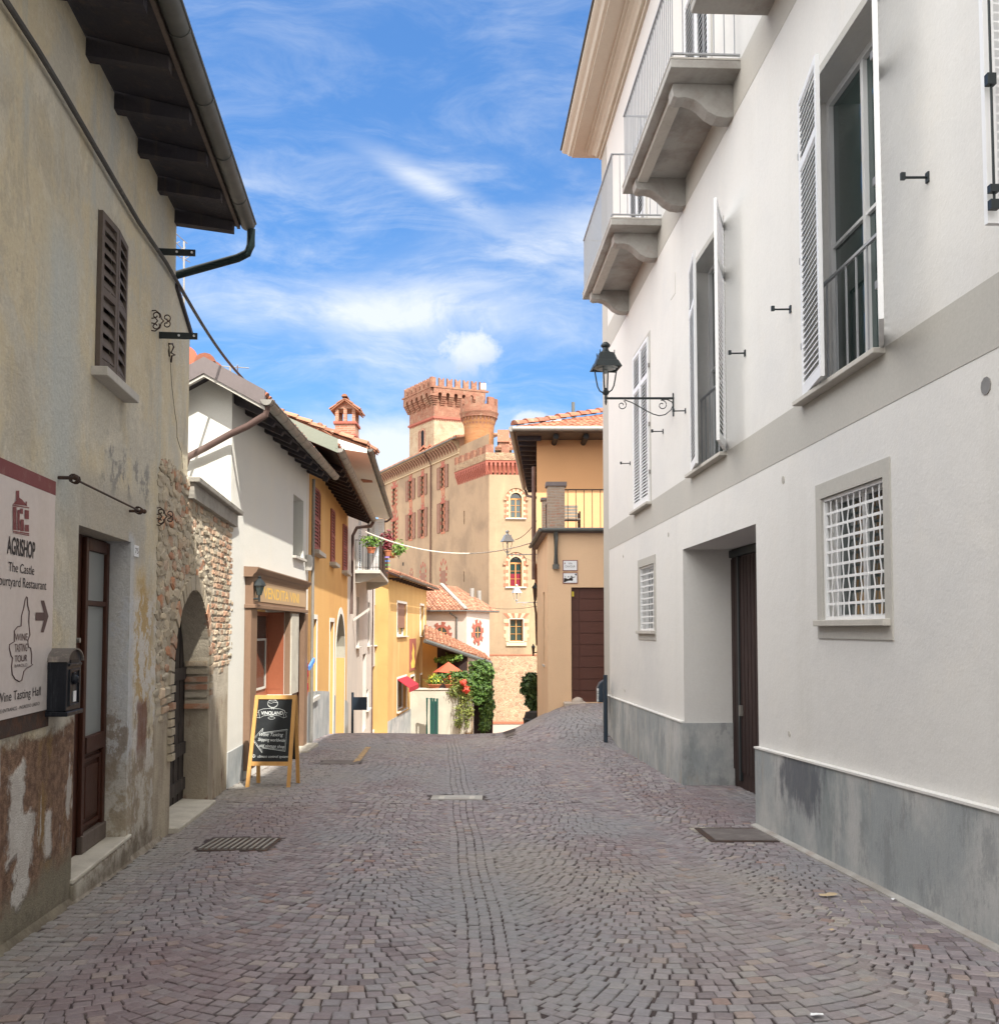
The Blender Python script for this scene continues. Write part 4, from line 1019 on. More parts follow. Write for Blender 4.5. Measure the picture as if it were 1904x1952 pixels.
wsh = (L.s_(1, 475), L.s_(1, 622), L.zat(1, 480, 1935) if False else L.zat(2, 478, 170), L.zat(1, 475, 1040))
dr = (L.s_(17, 562), L.s_(17, 950), L.zat(3, 358, 1250), (L.zat(17, 562, 440)+L.zat(17, 950, 560))/2)
print('shutter', wsh, 'door', dr, 'ground', gz(-2.9, 7))
mb = MB(L)
a0 = 0.2
mb.wall(a0, sArch, -1.5, zW, [(*wsh, .16), (*dr, .22)])
zst = L.zat(2, 905, 800)
zE = L.zat(1, 1000, 1775)     # foot of the slanted edge
mb.add([(sArch, 0, zlow), (sL, 0, zlow), (sL, 0, zE), (sU, 0, L.zat(1, 905, 1490)), (sU, 0, zW), (sArch, 0, zW)], [(0, 1, 2, 3, 4, 5)])
mb.quad((sU, 0, zlow), (sU, -6, zlow), (sU, -6, zW), (sU, 0, zW)); mb.quad((sL, 0, zlow-1), (sL, -.45, zlow-1), (sL, -.45, zE), (sL, 0, zE))
mb.quad((a0, 0, -1.5), (a0, -6, -1.5), (a0, -6, zW), (a0, 0, zW))
mb.quad((a0, -6, -1.5), (sU, -6, -1.5), (sU, -6, zW), (a0, -6, zW))
mb.build('wall', M['old_plaster'], t)
mb = MB(L); mb.hexa([(sU-.02, -.4, L.zat(1, 905, 1490)), (sL+.02, -.4, zE), (sL+.02, .03, zE), (sU-.02, .03, L.zat(1, 905, 1490)), (sU-.02, -.4, L.zat(1, 905, 1490)+.05), (sL+.02, -.4, zE+.05), (sL+.02, .03, zE+.05), (sU-.02, .03, L.zat(1, 905, 1490)+.05)])
mb.build('wall_coping', M['soffit_wood'], t)
mb = MB(L)
prev = None
rs = random.Random(9)
crk = [(905, 75), (915, 260), (930, 400), (942, 480), (945, 560), (970, 640), (975, 730)]
for (x0, y0), (x1, y1) in zip(crk, crk[1:]):
    p0 = L.px(2, x0, y0); p1 = L.px(2, x1, y1); mb.tube([(p0[0], .0, p0[1]), ((p0[0]+p1[0])/2+rs.uniform(-.015, .015), .0, (p0[1]+p1[1])/2), (p1[0], .0, p1[1])], .004, 4)
mb.build('wall_crack', M['rubber'], t)
# roof: sloping slab, boards, rafters, gutter
zO = L.zat(1, 1335, 1255, .70); eo = .61; sR = sU+.05
rise = .62
pr = [(eo, zO), (0, zW+.02), (-6.5, zW+.02+6.5*rise*.55), (-6.5, zW+.14+6.5*rise*.55), (0, zW+.14), (eo, zO+.10)]
MB(L).prismn(pr, 0, sR).build('roof', M['soffit_wood'], t)
mb = MB(L); sl_ = (zW+.02-zO)/eo
for i in range(14):
    a = sR-.10-i*.72
    if a < 0: break
    mb.add([(a-.05, 0, zW-.13), (a-.05, eo-.03, zO-.10), (a-.05, eo-.03, zO-.004), (a-.05, 0, zW+.016), (a+.05, 0, zW-.13), (a+.05, eo-.03, zO-.10), (a+.05, eo-.03, zO-.004), (a+.05, 0, zW+.016)], [(0, 1, 2, 3), (4, 5, 6, 7), (0, 1, 5, 4), (1, 2, 6, 5), (0, 3, 7, 4)]).build if False else None
    o = MB(L).add([(a-.05, 0, zW-.13), (a-.05, eo-.03, zO-.10), (a-.05, eo-.03, zO-.004), (a-.05, 0, zW+.016), (a+.05, 0, zW-.13), (a+.05, eo-.03, zO-.10), (a+.05, eo-.03, zO-.004), (a+.05, 0, zW+.016)], [(0, 1, 2, 3), (4, 5, 6, 7), (0, 1, 5, 4), (1, 2, 6, 5), (0, 3, 7, 4), (2, 3, 7, 6)])
    o.build('rafter', M['soffit_wood'], t)
MB(L).box(0, sR, eo-.01, eo+.02, zO-.02, zO+.11).build('eaves_board', M['shutter_brown'], t)
half_gutter(t, L, 0, sR+.02, eo+.095, zO+.05, .078, 'zinc_dark', joints=.9)
pp = [at(1, 1342, 1222, 9.85), at(1, 1340, 1310, 9.88), at(1, 1322, 1352, 9.9), at(1, 1270, 1378, 9.9), at(1, 910, 1478, 9.95), at(1, 890, 1500, 10.0)]
MB().tube(pp, .043, 12).build('downpipe', M['green_pipe'], t, smooth=True)
# upper shutters, closed
win = window(t, L, wsh[0]+.01, wsh[1]-.01, wsh[2], wsh[3], .15, 'shutter_brown', 'void', (1, 0), .04, sill='stone_sill', over=.10, sillh=.07, proj=.12)
hw = (wsh[1]-wsh[0])/2
for side, a in ((1, wsh[0]+.005), (-1, wsh[1]-.005)):
    leaf_shutter(win, L, a, .0, R_(4), hw-.008, wsh[2]+.01, wsh[3]-.01, 'shutter_brown', side, splits=(lerp(wsh[2], wsh[3], .50),), pitch=.085, st=.05)
# door
q = L.px(17, 800, 1200, -.20)[0]; q0 = dr[0]
dn_ = -.20
door = MB(L).box(q0, q, dn_-.03, dn_, dr[2], dr[3]).build('door', M['brown_wood'], t)
gl0, gl1 = L.px(17, 612, 1200, dn_)[0], L.px(17, 748, 1200, dn_)[0]
zt1, zt0 = L.zat(17, 680, 640, dn_), L.zat(17, 680, 1000, dn_); zu1 = L.zat(17, 680, 1040, dn_); zu0 = L.zat(3, 447, 515, dn_)
MB(L).box(gl0, gl1, dn_, dn_+.006, zt0, zt1).build('pane', M['frosted'], door); MB(L).box(gl0, gl1, dn_, dn_+.006, zu0, zu1).build('pane', M['frosted'], door)
mb = MB(L)
mb.box(gl0-.07, gl0, dn_, dn_+.035, zu0-.9, zt1+.1); mb.box(gl1, gl1+.07, dn_, dn_+.035, dr[2]+.02, zt1+.1)
mb.box(gl0, gl1, dn_, dn_+.035, zt1, zt1+.1); mb.box(gl0, gl1, dn_, dn_+.03, zu1, zt0); mb.box(gl0, gl1, dn_, dn_+.045, zu0-.13, zu0)
mb.build('door_frame', M['brown_wood'], door, bevel=.006)
zb_ = dr[2]+.10
mb = frame_rect(L, gl0+.02, gl1-.01, zb_+.10, zu0-.17, .035, dn_, dn_+.02); mb.box(gl0+.09, gl1-.08, dn_, dn_+.016, zb_+.17, zu0-.24)
mb.build('door_panel', M['brown_wood'], door, bevel=.005)
mb = MB(L); mb.box(gl0-.07, gl1+.07, dn_, dn_+.05, dr[2]+.03, dr[2]+.17); mb.build('kick_board', M['shutter_brown'], door, bevel=.006)
a, z = L.px(17, 570, 1290, dn_+.05); MB(L).tube([(a+.03, dn_, z), (a+.03, dn_+.06, z)], .02, 10).build('knob', M['zinc'], door, smooth=True)
mb = MB(L); mb.hexa([(dr[0]-.02, -.22, -.9), (dr[1]+.12, -.22, -.9), (dr[1]+.12, .02, -.9), (dr[0]-.02, .02, -.9), (dr[0]-.02, -.22, dr[2]+.012), (dr[1]+.12, -.22, dr[2]+.012), (dr[1]+.12, .02, dr[2]-.01), (dr[0]-.02, .02, dr[2]-.01)])
mb.build('doorstep', M['old_plaster'], t, bevel=.012)
mb = MB(L); mb.box(dr[0]-.02, dr[1]+.12, -.21, .025, dr[2]-.004, dr[2]+.03); mb.build('step_slab', M['door_stone'], t, bevel=.008)
mb = MB(L)
n = 16
for i in range(n):
    x0, x1 = lerp(2.5, sArch+.3, i/n), lerp(2.5, sArch+.3, (i+1)/n)
    def gg_(x): p = L.pt(x, 0, 0); return gz(p.x, p.y)
    mb.hexa([(x0, -.02, gg_(x0)-.1), (x1, -.02, gg_(x1)-.1), (x1, .10, gg_(x1)-.1), (x0, .10, gg_(x0)-.1), (x0, -.02, gg_(x0)+.07), (x1, -.02, gg_(x1)+.07), (x1, .04, gg_(x1)-.02), (x0, .04, gg_(x0)-.02)])
mb.build('wall_foot', M['old_plaster'], t)

# ---------------- archway wall of rubble and brick
sW = L.s_(22, 745)
a0_, a1_ = L.s_(2, 922), L.s_(2, 1122)
zcr = L.zat(2, 1030, 1378); ar = (a1_-a0_)/2; zsp = zcr-ar*.98
ztop = lambda a: zlow
zc0 = L.zat(22, 330, 330); zc1 = L.zat(22, 770, 590)
zT = (zc0+zc1)/2
print('arch', a0_, a1_, zcr, zsp, 'coping', zc0, zc1, sW)
ta = thing('archway_wall', 'ruined rubble and brick wall with a round arched doorway beside the old house', 'wall', L.pt(sArch, 0, gz(-3.2, 9)), L.rot())
mb = MB(L); mb.wall(sArch, sW, -1.5, zT, [(a0_, a1_, -1.5, zcr, .0)]); mb.f = [f for f in mb.f]
K = 14
arc = [((a0_+a1_)/2+ar*cos(pi-pi*k/K), zsp+(zcr-zsp)*sin(pi*k/K)) for k in range(K+1)]
for side in (0, 1):
    half = arc[:K//2+1] if side == 0 else arc[K//2:]
    cx_ = a0_ if side == 0 else a1_
    for (x0, z0), (x1, z1) in zip(half, half[1:]): mb.add([(cx_, 0, zcr), (x0, 0, z0), (x1, 0, z1)], [(0, 1, 2)])
mb.quad((sW, 0, -1.5), (sW, -.5, -1.5), (sW, -.5, zT), (sW, 0, zT)); mb.quad((sArch, 0, zT), (sW, 0, zT), (sW, -.5, zT), (sArch, -.5, zT))
m_, g, b = newmat('ruin_mortar'); oc = g.n('ShaderNodeTexCoord').outputs['Object']; s = g.n('ShaderNodeSeparateXYZ', {0: oc})
nn = g.noise(oc, 3.5, 8, .7)
zl = g.m('ADD', s.outputs[2], g.m('MULTIPLY', g.m('SUBTRACT', nn, .5), .5))
c = g.mix(g.ramp(nn, .4, .6), (.50, .45, .36), (.40, .355, .28))
zsplit = L.zat(3, 760, 470)-gz(-3.2, 9)
ren = g.mix(g.ramp(g.noise(g.scl(oc, (1.8, 1, .5)), 2.0, 7, .66), .42, .6), (.33, .28, .21), (.45, .39, .29))
ren = g.mix(g.ramp(g.noise(g.scl(oc, (1.4, 1, .5), loc=(3, 0, 2)), 2.0, 6, .66), .55, .62), ren, (.22, .145, .105))
c = g.mix(g.ramp(zl, zsplit+.06, zsplit-.04), c, ren)
c = g.mix(.35, c, g.mix(g.noise(oc, 30, 7, .8), (.15, .15, .15), (.85, .85, .85)), 'OVERLAY')
setin(g, b, 'Base Color', c); b.inputs['Roughness'].default_value = .95
bp = g.n('ShaderNodeBump', {'Strength': .8, 'Distance': .03, 'Height': g.m('ADD', nn, g.m('MULTIPLY', g.noise(oc, 40, 5, .7), .5))}); g.t.links.new(bp.outputs[0], b.inputs['Normal'])
mb.build('wall', M['ruin_mortar'], ta)
mb = MB(L)   # reveals and soffit of the arch
D_ = .30
for (x0, z0), (x1, z1) in zip(arc, arc[1:]): mb.quad((x0, 0, z0), (x1, 0, z1), (x1, -D_, z1), (x0, -D_, z0))
mb.quad((a0_, 0, zsp), (a0_, -D_, zsp), (a0_, -D_, -1.5), (a0_, 0, -1.5)); mb.quad((a1_, 0, zsp), (a1_, -D_, zsp), (a1_, -D_, -1.5), (a1_, 0, -1.5))
mb.build('arch_lining', M['ruin_mortar'], ta)
# lining bricks: courses on the far jamb
m_, g, b = newmat('ruin_stone'); oc = g.n('ShaderNodeTexCoord').outputs['Object']
rnd = g.n('ShaderNodeNewGeometry').outputs['Random Per Island']
cr_ = g.n('ShaderNodeValToRGB', {0: rnd}); e = cr_.color_ramp
STC = ((0, (.36, .31, .23)), (.3, (.48, .415, .31)), (.52, (.42, .375, .30)), (.72, (.55, .465, .335)), (.84, (.44, .32, .225)), (.93, (.40, .22, .145)), (1, (.50, .25, .14)))
for p_, c_ in STC:
    el = e.elements[0] if p_ == 0 else (e.elements[-1] if p_ == 1 else e.elements.new(p_)); el.position = p_; el.color = (*c_, 1)
c = g.mix(g.m('MULTIPLY', g.ramp(g.noise(oc, 7, 6, .7), .45, .6), .5), cr_.outputs[0], (.47, .42, .34))
c = g.mix(.4, c, g.mix(g.noise(oc, 38, 7, .8), (.15, .15, .15), (.85, .85, .85)), 'OVERLAY')
setin(g, b, 'Base Color', c); b.inputs['Roughness'].default_value = .95; b.inputs['Specular IOR Level'].default_value = .1
bp = g.n('ShaderNodeBump', {'Strength': .7, 'Distance': .02, 'Height': g.m('ADD', g.noise(oc, 18, 6, .7), g.m('MULTIPLY', g.noise(oc, 60, 4), .4))}); g.t.links.new(bp.outputs[0], b.inputs['Normal'])
surf('ruin_brick', (.44, .25, .165), .95, island=(.58, .47, .34, 1), bump=.5, bsc=30, grime=(8, (.40, .36, .30), .5))
rs = random.Random(21)
mb = MB(L)
def rock(mb, a, z, w, h, out, k=.22):
    """irregular stone bedded in the wall face"""
    n = 7 if k > .1 else 4
    ring = []
    for i in range(n):
        q = 2*pi*(i+.5)/n
        if n == 4: x, y = [(-.5, -.5), (.5, -.5), (.5, .5), (-.5, .5)][i]
        else: x, y = .56*cos(q), .56*sin(q)
        ring.append((a+w*(x+rs.uniform(-k, k)*.6), z+h*(y+rs.uniform(-k, k)*.6)))
    ca, cz = a, z; b0 = [(x, -.02, y) for x, y in ring]; b1 = [(ca+(x-ca)*.96, out*.6, cz+(y-cz)*.94) for x, y in ring]; b2 = [(ca+(x-ca)*.66, out+rs.uniform(-.006, .006), cz+(y-cz)*.62) for x, y in ring]
    f = [tuple(range(2*n, 3*n))]
    for i in range(n):
        j = (i+1) % n; f += [(i, j, n+j, n+i), (n+i, n+j, 2*n+j, 2*n+i)]
    mb.add(b0+b1+b2, f)
mbB = MB(L)
def in_arch(a, z, pad):
    if a0_-pad < a < a1_+pad and z < zsp: return True
    return z >= zsp and math.hypot((a-(a0_+a1_)/2)/(ar+pad), (z-zsp)/(zcr-zsp+pad)) < 1
z = L.zat(3, 800, 440)
while z < zT-.02:
    upper = (z-zsp)/(zT-zsp)
    a = sArch-.06+rs.uniform(0, .1)
    while a < sW-.02:
        rubble = (a < (a0_+a1_)/2+.3 and z > zsp-.1)
        brick = (a < a0_ and z < zsp-.05) or (a > (a0_+a1_)/2+.1 and z > zT-.75) or a > a1_
        w = rs.uniform(.09, .24) if rubble else rs.uniform(.14, .25); h = rs.uniform(.06, .13) if rubble else rs.uniform(.055, .07)
        ca = a+w/2; lo_cut = L.zat(3, 800, 440)+.14*noise.noise(Vector((ca*3, 0, 1)))+(.35 if ca > a1_ else 0)
        if not in_arch(ca, z, .17) and z > lo_cut and ca < sW-.03:
            if brick and rs.random() < .8: rock(mbB if rs.random() < .6 else mb, ca, z, w*.95, h, rs.uniform(.006, .018)*(1.9 if ca < a0_ else 1), .08)
            else: rock(mb, ca, z+rs.uniform(-.03, .03), w*1.1, h*1.05, rs.uniform(.004, .022))
        a += w+rs.uniform(.0, .02)
    z += rs.uniform(.078, .088)
# ragged top rising over the plaster at the house corner
for i in range(60):
    u_ = rs.random(); a = lerp(sArch-.02, sL-.02, u_); zz = lerp(zT-.05, L.zat(22, 190, 150), rs.random()*(1-abs(u_-.45)*1.3))
    rock(mb, a, zz, rs.uniform(.08, .17), rs.uniform(.06, .12), rs.uniform(.008, .03))
mb.build('rubble_stones', M['ruin_stone'], ta, recalc=False); mbB.build('brick_courses', M['ruin_brick'], ta, recalc=False)
mb = MB(L); n = 26; cx_ = (a0_+a1_)/2
for i in range(n):
    q0_, q1_ = pi*(i+.08)/n, pi*(i+.92)/n
    r0, r1 = 1.0, 1.0+.17/ar
    P4 = [(cx_+ar*r*cos(pi-q_), zsp+(zcr-zsp)*r*sin(pi-q_)) for r, q_ in ((r0, q0_), (r0, q1_), (r1+rs.uniform(-.02, .02), q1_), (r1, q0_))]
    mb.prism(P4, -.03, .018+rs.uniform(0, .012))
for i in range(9):
    z0 = zsp-.07-i*.085
    if z0 > L.zat(3, 800, 440)+.05: mb.box(a1_+.003, a1_+.12, -.02, .02+rs.uniform(0, .01), z0, z0+.062)
    mb.box(a0_-.15, a0_-.003, -.02, .03+rs.uniform(0, .02), z0, z0+.066)
mb.build('arch_ring', M['ruin_stone'], ta)
mb = MB(L)
for i in range(6):
    z0 = zsp-.30+i*.095-.06
    xo = a1_ if z0 < zsp else cx_+ar*sqrt(max(0, 1-((z0-zsp)/(zcr-zsp))**2))
    if xo < cx_+.3: break
    mb.box(xo-.030-rs.uniform(0, .02), xo+.05, -D_+.02, -.02, z0, z0+.062)
mb.box(a1_-.06, a1_+.02, -D_+.02, .0, zsp-.40, zsp-.34)
mb.build('jamb_bricks', M['ruin_stone'], ta)
dz = MB(L).box(a0_-.02, a1_+.02, -D_-.04, -D_, -1.2, zcr+.02).build('arch_door', M['grey_wood'], ta)
mb = MB(L)
for zz in (gz(-3.4, 10)+.55, gz(-3.4, 10)+1.45, gz(-3.4, 10)+.12): mb.box(a0_, a1_, -D_, -D_+.035, zz, zz+.14)
for i in range(9): x = lerp(a0_, a1_, i/8); mb.box(x-.01, x+.01, -D_, -D_+.012, -.6, zcr)
mb.build('door_rails', M['grey_wood'], dz)
gx = L.pt(cx_, 0, 0); 
mb = MB(L); mb.hexa([(a0_-.02, -D_, -.9), (a1_-.02, -D_, -.9), (a1_+.02, .10, -.9), (a0_-.02, .10, -.9), (a0_-.02, -D_, gz(-3.3, 9.7)+.06), (a1_-.02, -D_, gz(-3.5, 11.6)+.06), (a1_+.02, .10, gz(-3.5, 11.6)+.03), (a0_-.02, .10, gz(-3.3, 9.7)+.04)])
mb.build('threshold', M['door_stone'], ta, bevel=.01)
zc0 = L.zat(22, 330, 300); zc1 = L.zat(22, 775, 550)
mb = MB(L); mb.hexa([(sL-.02, -.55, zT), (sW+.03, -.55, zT), (sW+.03, .13, zT), (sL-.02, .13, zT), (sL-.02, -.55, zT+.07), (sW+.03, -.55, zT+.07), (sW+.03, .14, zT+.06), (sL-.02, .14, zT+.06)])
mb.build('coping', M['stone_coping'], ta, bevel=.008)
mb = MB(L); mb.box(sL+.02, sW-.04, .0, .07, zT-.17, zT-.001); mb.build('coping_bed', M['stone_coping'], ta)

# ---------------- things fixed on the old house
o = MB(L).tube([(L.px(1, x, y, .045)[0], .045, L.px(1, x, y, .045)[1]) for x, y in ((5, -50), (30, 0), (200, 262), (320, 460), (560, 872), (740, 1182), (890, 1405))], .019, 8)
e1 = L.pt(*(lambda q: (q[0], .045, q[1]))(L.px(1, 890, 1405, .045))); e2 = at(4, 575, 352, 15.2)
for i in range(1, 13):
    k = i/12; p = e1.lerp(e2, k); p.z -= .10*sin(pi*k); o.v += []
    if i == 1: pts = [e1]
    pts.append(p)
mb = MB(); mb.tube(pts, .019, 8); o.v += [v for v in mb.v]; off = len(o.v)-len(mb.v); o.f += [tuple(off+i for i in f) for f in mb.f]
tag(o.build('power_cable', M['cable'], smooth=True), 'thick dark cable climbing the old house wall and crossing to the cream house roof', 'cable')
def anchor(c_, x, y, n=.0): return L.px(c_, x, y, n)
for (y, lab) in ((1343, 'black iron bar with two bolt holes under the eaves downpipe'), (1790, 'black iron bar with two bolt holes below the ornament of the old house')):
    a, z = anchor(1, 850, y); t_ = L.pt(a, .17, z)
    mb = MB(L); N0, N1 = -.05, .335 if y < 1500 else .355
    mb.box(a-.008, a+.008, N0, N1, z-.031, z+.031); o = mb.build('iron_bracket', M['dark_iron'])
    tag(o, lab, 'bracket', None)
    for nn_ in (N1-.03, N1-.17):
        MB(L).tube([(a-.010, nn_, z), (a-.018, nn_, z)], .011, 8).build('bolt', M['paper'], o)
def spiral(c, r0, r1, a0, turns, n=14, s=1):
    return [(c[0]+lerp(r0, r1, i/n)*cos(a0+s*2*pi*turns*i/n), c[1]+lerp(r0, r1, i/n)*sin(a0+s*2*pi*turns*i/n)) for i in range(n+1)]
def ornament(a, z, k, lab):
    mb = MB(L); r = .006
    for sg in (1, -1):
        for pth in (spiral((.125*k, sg*.028*k), .036*k, .010*k, -sg*pi/2, 1.1, s=sg), spiral((.035*k, sg*.045*k), .034*k, .010*k, -sg*pi*.2, 1.1, s=sg), [(0, sg*.085*k), (.03*k, sg*.09*k), (.07*k, sg*.06*k), (.08*k, sg*.02*k), (.10*k, 0)], [(0, sg*.02*k), (.03*k, sg*.025*k), (.05*k, 0)]):
            mb.tube([(a, n_, z+zz) for n_, zz in pth], r, 5)
    mb.tube([(a, -.01, z-.09*k), (a, -.01, z+.09*k)], r, 5)
    tag(mb.build('wall_ornament', M['rust_iron'], smooth=True), lab, 'ironwork')
a, z = anchor(1, 810, 1712); ornament(a, z, 1.08, 'scrolled black iron ornament above the lower iron bar on the plaster')
a, z = anchor(2, 838, 985); ornament(a, z, .95, 'scrolled rusty iron ornament on the rubble above the arched doorway')
mb = MB(L); P0 = [anchor(2, x, y, .03) for x, y in ((903, 62), (922, 62), (928, 80), (915, 110), (935, 122), (918, 128), (915, 160))]
mb.tube([(p[0], .03, p[1]) for p in P0], .009, 6); P0 = [anchor(2, x, y, .03) for x, y in ((903, 62), (900, 100), (905, 130))]; mb.tube([(p[0], .03, p[1]) for p in P0], .006, 6)
tag(mb.build('iron_hook', M['rust_iron'], smooth=True), 'bent rusty iron hook under the lower iron bar near the wall crack', 'hook')
A0 = anchor(17, 530, 95, .09); A1 = anchor(17, 1030, 340, .09)
t_ = thing('iron_rod', 'long thin iron rod held on two scrolled ends above the old door', 'rod', L.pt(A0[0], .09, A0[1]), L.rot())
MB(L).tube([(A0[0], .09, A0[1]), (A1[0], .09, A1[1])], .008, 8).build('bar', M['rust_iron'], t_, smooth=True)
for (q_, w) in ((A0, 1), (A1, -1)):
    mb = MB(L); mb.tube([(q_[0], -.01, q_[1]), (q_[0], .12, q_[1])], .012, 8)
    for i in range(3): mb.tube([(q_[0]+w*(.02+.03*i)+.0, .09+.028*cos(k*pi/5), q_[1]+.028*sin(k*pi/5)) for k in range(11)], .005, 5)
    mb.ball((q_[0]-w*.02, .12, q_[1]), .02)
    mb.build('rod_bracket', M['rust_iron'], t_, smooth=True)
# sign board
SB1 = L.s_(17, 363); SB0 = SB1-1.02; zs1 = L.zat(17, 362, 112); zs0 = L.zat(17, 362, 1790); zr = L.zat(17, 362, 215)
t_ = thing('sign_board', 'pale advertising board with maroon top strip, arrow and map outline', 'sign', L.pt(SB0, 0, zs0), L.rot())
MB(L).box(SB0, SB1, .0, .018, zs0, zr).build('panel', M['sign_white'], t_)
MB(L).box(SB0, SB1, .0, .019, zr+.0005, zs1).build('top_strip', M['sign_maroon'], t_)
MB(L).box(SB0, SB1-.01, .0, .012, zs0-.11, zs0-.002).build('lower_strip', M['rust_iron'], t_)
nS = .0205
def zx(x, y): return L.px(17, x, y, nS)
def tf(s, x0, x1, xc, yt, yb, m='ink', bold=0, ref='H'): return text_fit('lettering', s, L, zx(x0, yb)[0], zx(x1, yb)[0], zx(xc, yb)[1], zx(xc, yt)[1], nS, M[m], t_, ref, bold=bold)
tf('AGRISHOP', 52, 258, 155, 545, 668, bold=.02); tf('The Castle', 62, 252, 157, 728, 795); tf('Courtyard Restaurant', -42, 341, 160, 830, 900)
tf('WINE', 110, 203, 155, 1240, 1292, 'sign_brown'); tf('TASTING', 108, 200, 155, 1315, 1372, 'sign_brown', .01); tf('TOUR', 108, 200, 155, 1398, 1446, 'sign_brown', .01); tf('BAROLO', 108, 200, 155, 1464, 1486, 'sign_brown')
tf('Wine Tasting Hall', -22, 298, 140, 1655, 1722); tf('FREE ENTRANCE - INGRESSO LIBERO', -30, 290, 130, 1775, 1800)
def poly(pts, m, n=nS, name='emblem'):
    P = [zx(x, y) for x, y in pts]; return MB(L).add([(p[0], n, p[1]) for p in P], [tuple(range(len(P)))]).build(name, M[m], t_, recalc=False)
poly([(262, 1085), (322, 1085), (300, 997), (325, 997), (357, 1112), (322, 1232), (300, 1232), (322, 1145), (262, 1145)], 'sign_brown', name='arrow')
outl = [(195, 970), (185, 990), (175, 1050), (158, 1110), (155, 1185), (130, 1190), (105, 1220), (105, 1300), (72, 1320), (68, 1345), (80, 1400), (92, 1420), (85, 1480), (90, 1540), (110, 1575), (140, 1592), (160, 1585), (175, 1520), (195, 1495), (225, 1480), (240, 1470), (230, 1460), (232, 1395), (225, 1345), (208, 1340), (205, 1290), (220, 1250), (212, 1150), (215, 1080), (203, 1030), (200, 975), (195, 970)]
MB(L).tube([(zx(x, y)[0], nS, zx(x, y)[1]) for x, y in outl], .0035, 4).build('map_outline', M['sign_brown'], t_)
for pts in ([(118, 190), (142, 188), (142, 240), (158, 252), (118, 258)], [(95, 290), (128, 252), (160, 252), (200, 300)], [(92, 292), (215, 312), (215, 320), (92, 300)], [(94, 306), (122, 308), (122, 480), (96, 478)], [(128, 330), (146, 330), (146, 480), (128, 480)], [(150, 320), (170, 322), (170, 360), (150, 358)], [(150, 400), (176, 402), (176, 488), (150, 486)], [(182, 330), (213, 335), (213, 400), (182, 396)], [(182, 440), (213, 440), (213, 492), (182, 488)], [(96, 484), (215, 502), (215, 512), (96, 492)], [(96, 496), (215, 516), (215, 523), (96, 500)], [(188, 268), (198, 270), (198, 305), (188, 298)]): poly(pts, 'sign_maroon')
# mailbox
mz0, mz1 = L.zat(17, 490, 1850, .14), L.zat(17, 545, 1360, .14)
ms0, ms1 = L.px(17, 492, 1600, .14)[0], L.px(17, 600, 1600, .14)[0]
print('mail', ms0, ms1, mz0, mz1)
t_ = thing('mailbox', 'black cast metal mailbox with rounded pale worn top beside the old door', 'mailbox', L.pt((ms0+ms1)/2, 0, mz0), L.rot())
w2 = (ms1-ms0)/2; mc = (ms0+ms1)/2; zsh = mz1-.075
archp = [(ms0, mz0+.03)]+[(mc-w2*cos(pi*k/12), zsh+.075*sin(pi*k/12)) for k in range(13)]+[(ms1, mz0+.03)]
MB(L).prism(archp, .0, .135).build('body', M['mail_black'], t_, bevel=.004)
mb = MB(L)
cap = [(mc-(w2+.012)*cos(pi*k/12), zsh+.086*sin(pi*k/12)) for k in range(13)]; cap2 = [(mc-(w2+.001)*cos(pi*k/12), zsh+.0755*sin(pi*k/12)) for k in range(13)]
for k in range(12): mb.prism([cap[k], cap[k+1], cap2[k+1], cap2[k]], -.002, .15)
mb.build('lid', M['rust_cap'], t_)
mb = MB(L); mb.box(ms0-.012, ms1+.012, 0, .15, mz0, mz0+.029); mb.build('base', M['mail_black'], t_, bevel=.004)
mb = frame_rect(L, ms0+.05, ms1-.05, mz0+.06, mz0+.30, .014, .135, .145); mb.box(ms0+.03, ms1-.03, .135, .150, mz0+.325, mz0+.338); mb.box(ms0+.03, ms1-.03, .135, .147, zsh-.03, zsh-.018)
mb.build('door', M['mail_black'], t_, bevel=.002)
MB(L).box(ms0+.07, ms1-.07, .1355, .140, zsh-.012, zsh+.012).build('slot', M['rubber'], t_)
mb = MB(L); mb.ball((mc, .137, mz0+.23), .035, 1, 1, 10, 6); mb.tube([(mc+.05*cos(k*pi/8), .140, mz0+.215+.06*sin(k*pi/8)) for k in range(9)], .004, 5); mb.build('crest', M['mail_black'], t_, smooth=True)
MB(L).box(mc-.015, mc+.04, .137, .141, mz0+.085, mz0+.155).build('name_card', M['paper'], t_)
# house number tile
n0, n1 = L.s_(17, 968), L.s_(17, 1001); zz0, zz1 = L.zat(17, 1001, 678), L.zat(17, 968, 582)
o = tag(MB(L).box(n0, n1, 0, .010, zz0, zz1).build('number_tile', M['paper'], bevel=.002), 'small white house number tile reading 75 right of the old door', 'number plate')
text_fit('digits', '75', L, n0+.02, n1-.02, zz0+(zz1-zz0)*.3, zz1-(zz1-zz0)*.25, .0115, M['ink'], o)
